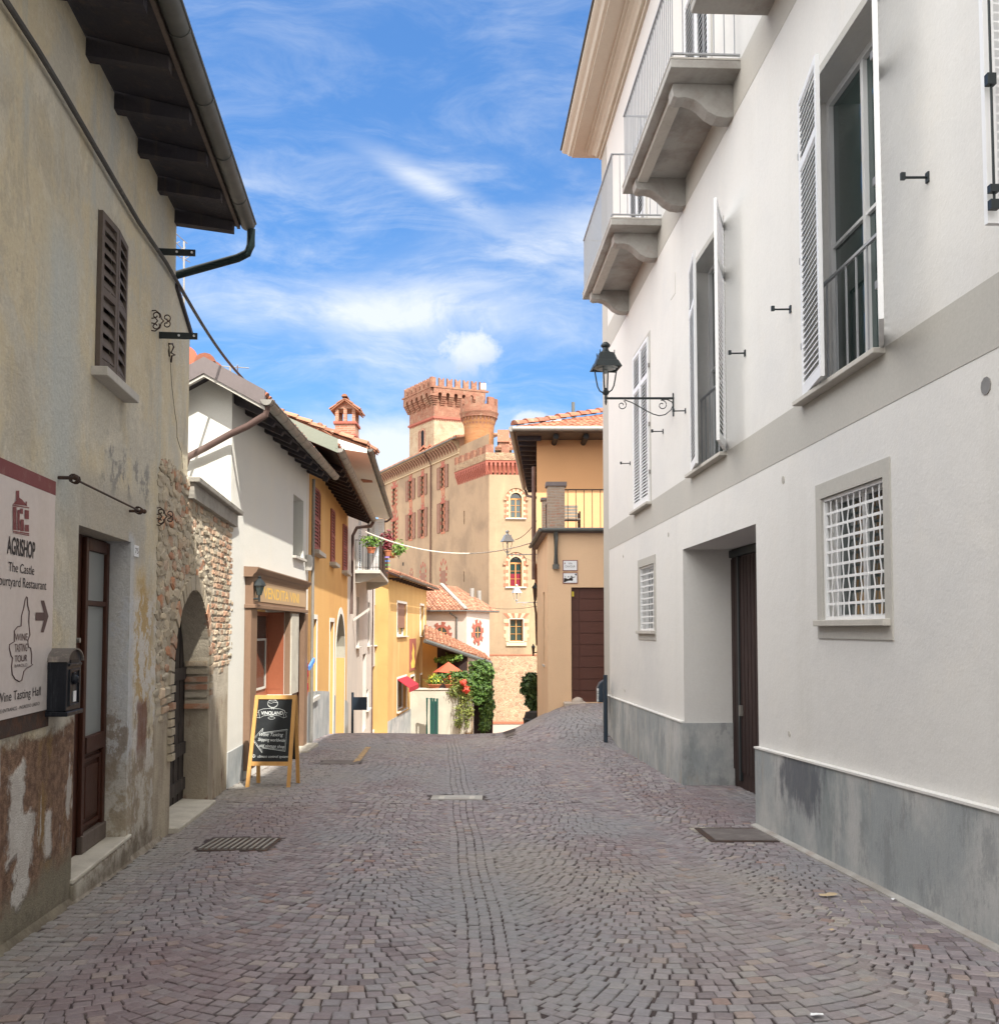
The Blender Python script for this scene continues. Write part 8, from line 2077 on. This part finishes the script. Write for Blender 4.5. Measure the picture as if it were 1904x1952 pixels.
# lancet twin window in the left tower face
for (x0, x1, yt, yb, nm) in ((535, 566, 620, 800, 1), (514, 532, 630, 850, 0)):
    q_ = rect(S2, 6, x0, x1, yt, yb); mb = MB(S2); cx = (q_[0]+q_[1])/2; r = (q_[1]-q_[0])/2
    A2 = [(q_[0], q_[2])]+[(cx+r*cos(pi-pi*k/8), q_[3]-r+r*1.0*sin(pi*k/8)) for k in range(9)]+[(q_[1], q_[2])]
    mb.prism(A2, .0, .04); w_ = mb.build('window', M['void' if nm else 'castle_shutter'], t)
    mb = MB(S2); R2 = r*1.6
    for i in range(8):
        q0_, q1_ = pi*i/8, pi*(i+1)/8; mb.prism([(cx+r*cos(q0_), q_[3]-r+r*sin(q0_)), (cx+r*cos(q1_), q_[3]-r+r*sin(q1_)), (cx+R2*cos(q1_), q_[3]-r+R2*sin(q1_)), (cx+R2*cos(q0_), q_[3]-r+R2*sin(q0_))], -.01, .06)
    mb.box(cx-R2, cx-r, -.01, .06, q_[2], q_[3]-r); mb.box(cx+r, cx+R2, -.01, .06, q_[2], q_[3]-r); mb.build('window_surround', M['chimney_brick'], w_)
wb = at(6, 1128, 200, 80)
tag(MB().box(wb.x-.22, wb.x+.22, 80, 80.3, wb.z-.26, wb.z+.26).build('floodlight_box', M['white_paint'], bevel=.05), 'white box mounted at the far corner of the square tower battlements', 'floodlight')
MBp = MB().tube([(wb.x, 80.3, wb.z-.7), (wb.x, 80.3, wb.z-1.6)], .04, 6).build('pole', M['zinc'], bpy.data.objects['floodlight_box'])
# ---- round turret
YR = 75
cl, cr_2 = at(6, 945, 700, YR), at(6, 1228, 700, YR); rad = (cr_2.x-cl.x)/2; cx = (cl.x+cr_2.x)/2
zz = lambda y: at(6, 1085, y, YR-rad).z
zq = [zz(v) for v in (870, 590, 470, 440, 375, 300)]
cc = (cx, YR, 0); hw = (at(6, 1265, 400, YR).x-at(6, 903, 400, YR).x)/2
MB().lathe([(rad, zq[0]-4), (rad, zq[1]), (rad*1.02, zq[1]+.2)], cc, 40).build('turret_wall', M['turret_brick'], t, smooth=50)
MB().lathe([(rad*1.01, zq[1]), (rad*1.04, zq[1]+.4), (rad*1.10, lerp(zq[1], zq[2], .5)), (rad*1.14, zq[2]), (rad*1.14, zq[3])], cc, 40).build('turret_neck', M['turret_brick'], t, smooth=50)
mb = MB(); NC = 26
for i in range(NC):
    a = 2*pi*i/NC; F2 = Fr((cx+0, YR), (-sin(a), cos(a)), 1); F2.N = Vector((cos(a), sin(a), 0))
    q = MB(F2); r0 = rad*1.0
    q.add([(s_, n_, z_) for s_ in (-.075, .075) for n_, z_ in ((r0*.98, lerp(zq[1], zq[2], .1)), (hw*.84, lerp(zq[1], zq[2], .5)), (hw*.97, zq[2]), (r0, zq[2]))], [(0, 1, 2, 3), (7, 6, 5, 4), (0, 1, 5, 4), (1, 2, 6, 5), (2, 3, 7, 6)])
    a2 = 2*pi*(i+.5)/NC
    off = len(mb.v); mb.v += q.v; mb.f += [tuple(off+k for k in f) for f in q.f]
mb.build('turret_corbels', M['tower_brick'], t)
MB().lathe([(rad*1.1, zq[2]-.12), (hw*.97, zq[2]-.11), (hw, zq[3]-.05), (hw*1.03, zq[3]), (hw*1.03, zq[3]+.08), (hw*.99, zq[3]+.09), (hw*.99, zq[4]), (hw*.80, zq[4]), (hw*.8, zq[3])], cc, 40).build('turret_parapet', M['tower_brick'], t, smooth=50)
mb = MB(); NM = 9
for i in range(NM):
    a0_2, a1_2 = 2*pi*(i+.02)/NM-.35, 2*pi*(i+.62)/NM-.35
    P = []; K_ = 4
    for r_ in (hw*.99, hw*.80):
        for z_ in (zq[4]-.002, zq[5]):
            P += [(cx+r_*cos(lerp(a0_2, a1_2, k/K_)), YR+r_*sin(lerp(a0_2, a1_2, k/K_)), z_) for k in range(K_+1)]
    n_ = K_+1; f = []
    for k in range(K_): f += [(k, k+1, n_+k+1, n_+k), (2*n_+k, 2*n_+k+1, 3*n_+k+1, 3*n_+k), (n_+k, n_+k+1, 3*n_+k+1, 3*n_+k)]
    f += [(0, n_, 3*n_, 2*n_), (K_, n_+K_, 3*n_+K_, 2*n_+K_)]
    mb.add(P, f)
    P2 = []
mb.build('turret_merlons', M['tower_brick'], t)
# small dark vents by the turret
# ---- battered stone base
zt_ = zgab; 
mb = MB(CF)
mb.add([(-.0, 0, zt_), (xF1, 0, zt_), (xF1, 3.2, zB0+0), (-1.6, 3.2, zB0+0), (-1.6, -3, zB0), (0, -3, zt_)], [(0, 1, 2, 3), (0, 3, 4, 5)])
mb.build('battered_base', M['rampart_stone'], t)
mb = MB(CF); mb.box(-.05, xF1, -.1, .06, zt_-.04, zt_+.05); mb.build('base_moulding', M['terracotta_pale'], t)

# ================================================================ pale annex with tiled roof
YA = 60
A1 = at(7, 850, 700, YA); FA = Fr((A1.x, YA), (-1, .25), -1); FA.N = Vector((-.25, -1, 0)).normalized()
FBx = Fr((A1.x, YA), (.62, 1), 1); FBx.N = Vector((1, -.62, 0)).normalized()
s = FA.px(7, 515, 700)[0]; s2 = FBx.px(7, 1042, 720)[0]
zA = FA.px(7, 780, 672)[1]; zb = zA-9
print('annex', s, s2, zA)
t = thing('pale_annex', 'small pinkish white annex with oval windows and a hipped tile roof before the castle', 'annex', (A1.x, YA, gz(A1.x, YA)))
MB(FA).wall(0, abs(s)+2, zb, zA).build('wall', M['pale_plaster'], t); MB(FBx).wall(0.001, s2, zb, zA).build('side_wall', M['pale_plaster'], t)
ap = at(7, 640, 462, 66); e0 = FA.pt(abs(s)+2, .3, zA+.02); c0 = Vector((A1.x-.0, YA-.4, zA+.02)); e1 = FBx.pt(s2+.5, .4, zA+.02)
ap2 = ap+Vector((-4, 1, 0)); 
tiles(t, c0, e0, ap2, ap, 'roof_tile_old', 'roof', w=.26, l=.42); tiles(t, c0, e1, at(7, 760, 470, 70), ap, 'roof_tile_old', 'roof', w=.26, l=.42)
ridge(t, c0+Vector((0, 0, .1)), ap+Vector((0, 0, .15)), 'stone_coping', r=.12, l=.4)
mb = MB(); mb.tube([e0, c0, e1], .05, 8); mb.build('gutter', M['zinc_dark'], t, smooth=True)
a = FA.px(7, 770, 760)[0]; MB(FA).tube([(a+.4, .3, zA), (a+.35, .25, zA-.15), (a, .08, zA-.4), (a, .08, zb)], .05, 8).build('downpipe', M['zinc_dark'], t, smooth=True)
for (x, y) in ((895, 540), (955, 560)):
    q = at(7, x, y, 66); MB().tube([(q.x, 66, q.z-.8), (q.x, 66, q.z+.5)], .16, 10).build('flue', M['zinc'], t, smooth=True)
def oval(fr, c_, x, y, rx, ry):
    a, z = fr.px(c_, x, y); k = 16; E_ = lambda f: [(a+rx*f*cos(2*pi*i/k), z+ry*f*sin(2*pi*i/k)) for i in range(k)]
    w_ = MB(fr).prism(E_(.66), -.05, .02).build('oval_window', M['dark_glass'], t)
    mb = MB(fr); o, i_ = E_(1.0), E_(.68)
    for j in range(k): mb.prism([i_[j], i_[(j+1) % k], o[(j+1) % k], o[j]], -.01, .06)
    for j in range(0, k, 2):
        b_ = 2*pi*(j+.5)/k; P4 = [(a+rx*f*cos(b_+d), z+ry*f*sin(b_+d)) for f, d in ((1, -.18), (1.38, -.20), (1.38, .20), (1, .18))]; mb.prism(P4, -.01, .05)
    mb.build('window_surround', M['terracotta_paint'], w_); mb = MB(fr); mb.box(a-.02, a+.02, .02, .05, z-ry*.66, z+ry*.66); mb.box(a-rx*.66, a+rx*.66, .02, .05, z-.02, z+.02); mb.build('bars', M['oak'], w_)
oval(FA, 7, 642, 852, .50, .50); oval(FBx, 7, 940, 850, .50, .60)
# ================================================================ tiled shelter, garden wall and green things
YS = 53
pA_, pB2 = at(7, 500, 905, YS), at(7, 1050, 1090, YS+4.5); pC, pD = at(7, 500, 855, YS+5), at(7, 1000, 1045, YS+8)
t = thing('tiled_shelter', 'lean-to shelter with a long sloping clay tile roof above the garden wall', 'shelter', (at(7, 700, 1300, YS).x, YS, gz(-3, YS)))
tiles(t, pA_, pB2, pD+Vector((0, 0, .1)), pC+Vector((0, 0, .5)), 'roof_tile_old', 'roof', w=.32, l=.5)
mb = MB(); mb.tube([pA_-Vector((0, .1, .1)), pB2-Vector((0, .1, .1))], .12, 8); mb.build('gutter', M['zinc_dark'], t, smooth=True)
q0, q1 = at(7, 575, 835, YS+8), at(7, 1000, 985, YS+8.5)
tiles(t, q0-Vector((0, .6, .75)), q1-Vector((0.2, .6, .75)), q1+Vector((-.1, 1.2, .15)), q0+Vector((0, 1.2, .2)), 'roof_tile_old', 'upper_roof', w=.28, l=.42)
ridge(t, q0+Vector((0, 1.2, .3)), q1+Vector((-.1, 1.2, .25)), 'terracotta_paint', r=.16, l=.6)
w0, w1 = at(7, 500, 1000, YS+5.2), at(7, 600, 1000, YS+5.2)
bw = Fr((0, YS+3), (1, 0), 1)
MB(bw).prism([bw.px(7, 480, 1700), bw.px(7, 860, 1700), bw.px(7, 860, 1060), bw.px(7, 480, 905)], -.2, 0).build('back_wall', M['yellow_plaster'], t)
MB(bw).prism([bw.px(7, 605, 1700), bw.px(7, 858, 1700), bw.px(7, 858, 1058), bw.px(7, 605, 955)], .02, .12).build('shelter_shade', M['dark_wood'], t)  # dark sheet standing in for the shade inside the shelter
g0, g1 = at(7, 500, 1312, YS), at(7, 745, 1320, YS)
zw = g1.z
t = thing('garden_wall', 'pale rendered garden wall carrying flower pots beside the green gate', 'wall', (g0.x, YS, gz(g0.x, YS)))
MB().box(g0.x-1, g1.x+.6, YS, YS+.4, -9, zw-.08).build('wall', M['garden_plaster'], t); MB().box(g0.x-1, g1.x+.6, YS-.06, YS+.46, zw-.079, zw).build('coping', M['stone_sill'], t)
v0_, v1_ = at(7, 740, 1400, YS+.3), at(7, 905, 1400, YS+.3)
MB().box(g1.x+.601, v1_.x, YS+.1, YS+.5, -9, zw-.4).build('brick_pier', M['castle_front'], t)
o0, o1 = at(7, 905, 1450, YS+1), at(7, 960, 1450, YS+1)
MB().box(v1_.x, at(7, 1070, 1400, YS+.8).x, YS+1.0, YS+1.4, -9, at(7, 1000, 1110, YS+1).z).build('ivy_wall', M['dark_wood'], t)
gt = thing('garden_gate', 'dark green metal gate leaf standing open before the garden wall', 'gate', tuple(at(7, 570, 1650, YS-1.5)))
a_, b_ = at(7, 545, 1400, YS-1.2), at(7, 593, 1655, YS-1.2)
mb = MB(); zt0, zt1 = b_.z-.6, a_.z
for x in (a_.x, lerp(a_.x, b_.x, .45), b_.x): mb.box(x, x+.12, YS-1.3, YS-1.2, zt0, zt1-(x-a_.x)*.08)
for z in (zt0+.1, lerp(zt0, zt1, .5), zt1-.3): mb.box(a_.x, b_.x, YS-1.29, YS-1.21, z, z+.12)
mb.build('frame', M['green_paint'], gt); MB().box(a_.x+.12, b_.x, YS-1.27, YS-1.24, zt0+.1, zt1-.3).build('mesh_panel', M['steel_blue'], gt)
mb = MB(); p0_, p1_ = at(7, 518, 1400, YS-1.2), at(7, 560, 1415, YS-1.2); mb.tube([(p0_.x, YS-1.2, zt0), (p0_.x, YS-1.2, p0_.z), (p1_.x, YS-1.2, p1_.z)], .06, 6); mb.build('gate_post', M['green_paint'], gt)
# parasol
YP = YS+1.0
pc = at(7, 697, 1112, YP); r = (at(7, 832, 1180, YP).x-at(7, 562, 1180, YP).x)/2; zr_ = at(7, 697, 1186, YP).z
t = thing('parasol', 'faded orange red parasol among the terrace plants', 'parasol', (pc.x, YP, zw-.5))
mb = MB(); n = 8; P = [(pc.x, YP, pc.z+.1)]+[(pc.x+r*cos(2*pi*i/n+.2), YP+r*sin(2*pi*i/n+.2), zr_+.06*(i % 2)) for i in range(n)]+[(pc.x, YP, pc.z+.02)]
mb.add(P, [(0, 1+i, 1+(i+1) % n) for i in range(n)]+[(n+1, 1+(i+1) % n, 1+i) for i in range(n)]); mb.build('canopy', M['orange_cloth'], t, recalc=False)
MB().tube([(pc.x, YP, zw-.5), (pc.x, YP, pc.z)], .04, 8).build('pole', M['stone_sill'], t)
# ivy and climbers
rs = random.Random(77)
def mass(name, lab, cat, blobs, m_, s_, Y, extra=None):
    mb = MB()
    for (x, y, rx, ry, n, dY) in blobs:
        c = at(7, x, y, Y+dY); k = (at(7, x+rx, y, Y).x-at(7, x, y, Y).x); kz = at(7, x, y-ry, Y).z-at(7, x, y, Y).z
        leaves(mb, c+Vector((rs.uniform(-.1,.1),0,rs.uniform(-.1,.1))), (k*1.12, .45, kz*1.12), int(n*1.5), s_, rs)
    t = thing(name, lab, cat, tuple(at(7, blobs[0][0], blobs[-1][1], Y)))
    mb.build('foliage', M[m_], t, recalc=False); return t
iv = mass('ivy', 'dense bright green ivy hanging over the dark gateway beside the stone base', 'climber',
     [(960, 1130, 95, 55, 1500, .6), (1010, 1190, 62, 80, 1500, .4), (940, 1220, 85, 70, 1500, .4), (1020, 1330, 62, 90, 1500, .4), (940, 1320, 80, 70, 1300, .2), (930, 1400, 60, 40, 700, .2), (1040, 1450, 48, 90, 1300, .4), (1010, 1560, 55, 90, 1500, .4), (990, 1640, 50, 60, 900, .3), (870, 1250, 55, 60, 700, .1), (880, 1340, 50, 60, 600, .1)], 'ivy_leaf', .13, YS)
mb = MB()
for i in range(10): x = rs.uniform(945, 1060); p = at(7, x, 1700, YS+.7); q = at(7, x+rs.uniform(-15, 15), 1200, YS+.7); mb.tube([p, p.lerp(q, .5)+Vector((rs.uniform(-.2, .2), 0, 0)), q], .02, 5)
mb.build('stems', M['dark_wood'], iv)
vi = mass('vine', 'yellow green trailing vine with bare hanging stems over the garden pier', 'climber',
     [(800, 1290, 75, 60, 700, 0), (760, 1360, 60, 60, 420, 0), (830, 1400, 70, 70, 560, -.1), (790, 1500, 60, 80, 300, -.1), (860, 1500, 40, 70, 300, -.1), (775, 1610, 45, 60, 220, -.1), (870, 1600, 30, 60, 160, 0)], 'vine_leaf', .10, YS)
mb = MB()
for i in range(34):
    x = rs.uniform(735, 880); p = at(7, x, 1300+rs.uniform(0, 60), YS-.05); q = at(7, x+rs.uniform(-25, 25), 1690, YS-.1); mb.tube([p, p.lerp(q, .4)+Vector((rs.uniform(-.15, .15), rs.uniform(-.1, .1), 0)), q], .014, 4)
mb.build('stems', M['door_stone'], vi)
mass('flowering_climber', 'bushy green plant with a few flowers above the parasol', 'climber', [(640, 1070, 50, 30, 300, 1.9), (720, 1072, 75, 34, 500, 1.9), (780, 1070, 40, 34, 300, 1.9), (600, 1090, 22, 25, 60, 1.9)], 'fresh_leaf', .13, YS+.5)
mass('terrace_plants', 'dark green leafy shrubs under the parasol edge', 'shrub', [(640, 1215, 40, 30, 160, .4), (730, 1215, 70, 40, 420, .3), (830, 1220, 50, 50, 400, .3)], 'ivy_leaf', .14, YS)
def tpot(x, y, r, lab, fm_, fl=None):
    c = at(7, x, y, YS+.2); c.z = zw
    bl = [('foliage', fm_, 0, 0, .44, (r*1.3, .35, .38), 420, .11)]
    if fl: bl.append(('flowers', fl, 0, -.05, .50, (r*1.3, .36, .36), 90, .10))
    pot_plant('potted_plant', lab, tuple(c), r, .22, bl, 'terrace flower pots')
tpot(582, 1300, .36, 'terracotta bowl of yellow green flowers at the left of the garden wall', 'fresh_leaf', 'flower_yellow')
tpot(712, 1300, .30, 'terracotta pot of red flowers in the middle of the garden wall', 'vine_leaf', 'flower_red')
for (x, y, rx, ry, n, lab) in ((825, 1272, 26, 24, 110, 'cluster of vivid red flowers at the top of the vine'), (850, 1330, 32, 34, 130, 'loose orange red flower cluster hanging lower on the vine')):
    mb = MB(); c = at(7, x, y, YS-.5); k = at(7, x+rx, y, YS).x-at(7, x, y, YS).x; leaves(mb, c, (k, .3, k), n, .15, rs); tag(mb.build('flower_cluster', M['flower_red'], recalc=False), lab, 'flowers')
bs = mass('laurel_bush', 'dark green bush leaning out from behind the beige wall corner', 'bush', [(1400, 1240, 70, 60, 1100, 0), (1385, 1330, 70, 70, 1300, 0), (1410, 1420, 62, 80, 1200, 0), (1425, 1510, 40, 60, 500, 0)], 'dark_leaf', .15, 40)
MB().tube([at(7, 1430, 1640, 40), at(7, 1425, 1500, 40), at(7, 1400, 1380, 40)], [.08, .06, .03], 6).build('trunk', M['dark_wood'], bs)
c = at(7, 1400, 1600, 38); t = thing('waste_bin', 'dark rounded bin at the bend below the bush', 'bin', (c.x, 38, gz(c.x, 38)))
MB().lathe([(.42, -1.2), (.45, .10), (.36, .38), (.001, .42)], (c.x+.1, 38, c.z), 12).build('body', M['rubber'], t, smooth=True); MB().lathe([(.47, .08), (.48, .12), (.46, .14)], (c.x+.1, 38, c.z), 12).build('rim', M['dark_iron'], t)
# low pale retaining wall where the lane bends at the castle foot
c0, c1 = at(7, 1040, 1618, 62), at(7, 1440, 1610, 62)
t = thing('retaining_wall', 'low pinkish retaining wall along the foot of the stone base', 'wall', (c0.x, 62, gz(0, 62)))
MB().box(c0.x-1, c1.x+2, 62, 62.4, -9, c0.z).build('wall', M['pale_plaster'], t); MB().box(c0.x-1, c1.x+2, 61.95, 62.45, c0.z+.001, c0.z+.12).build('coping', M['terracotta_pale'], t)
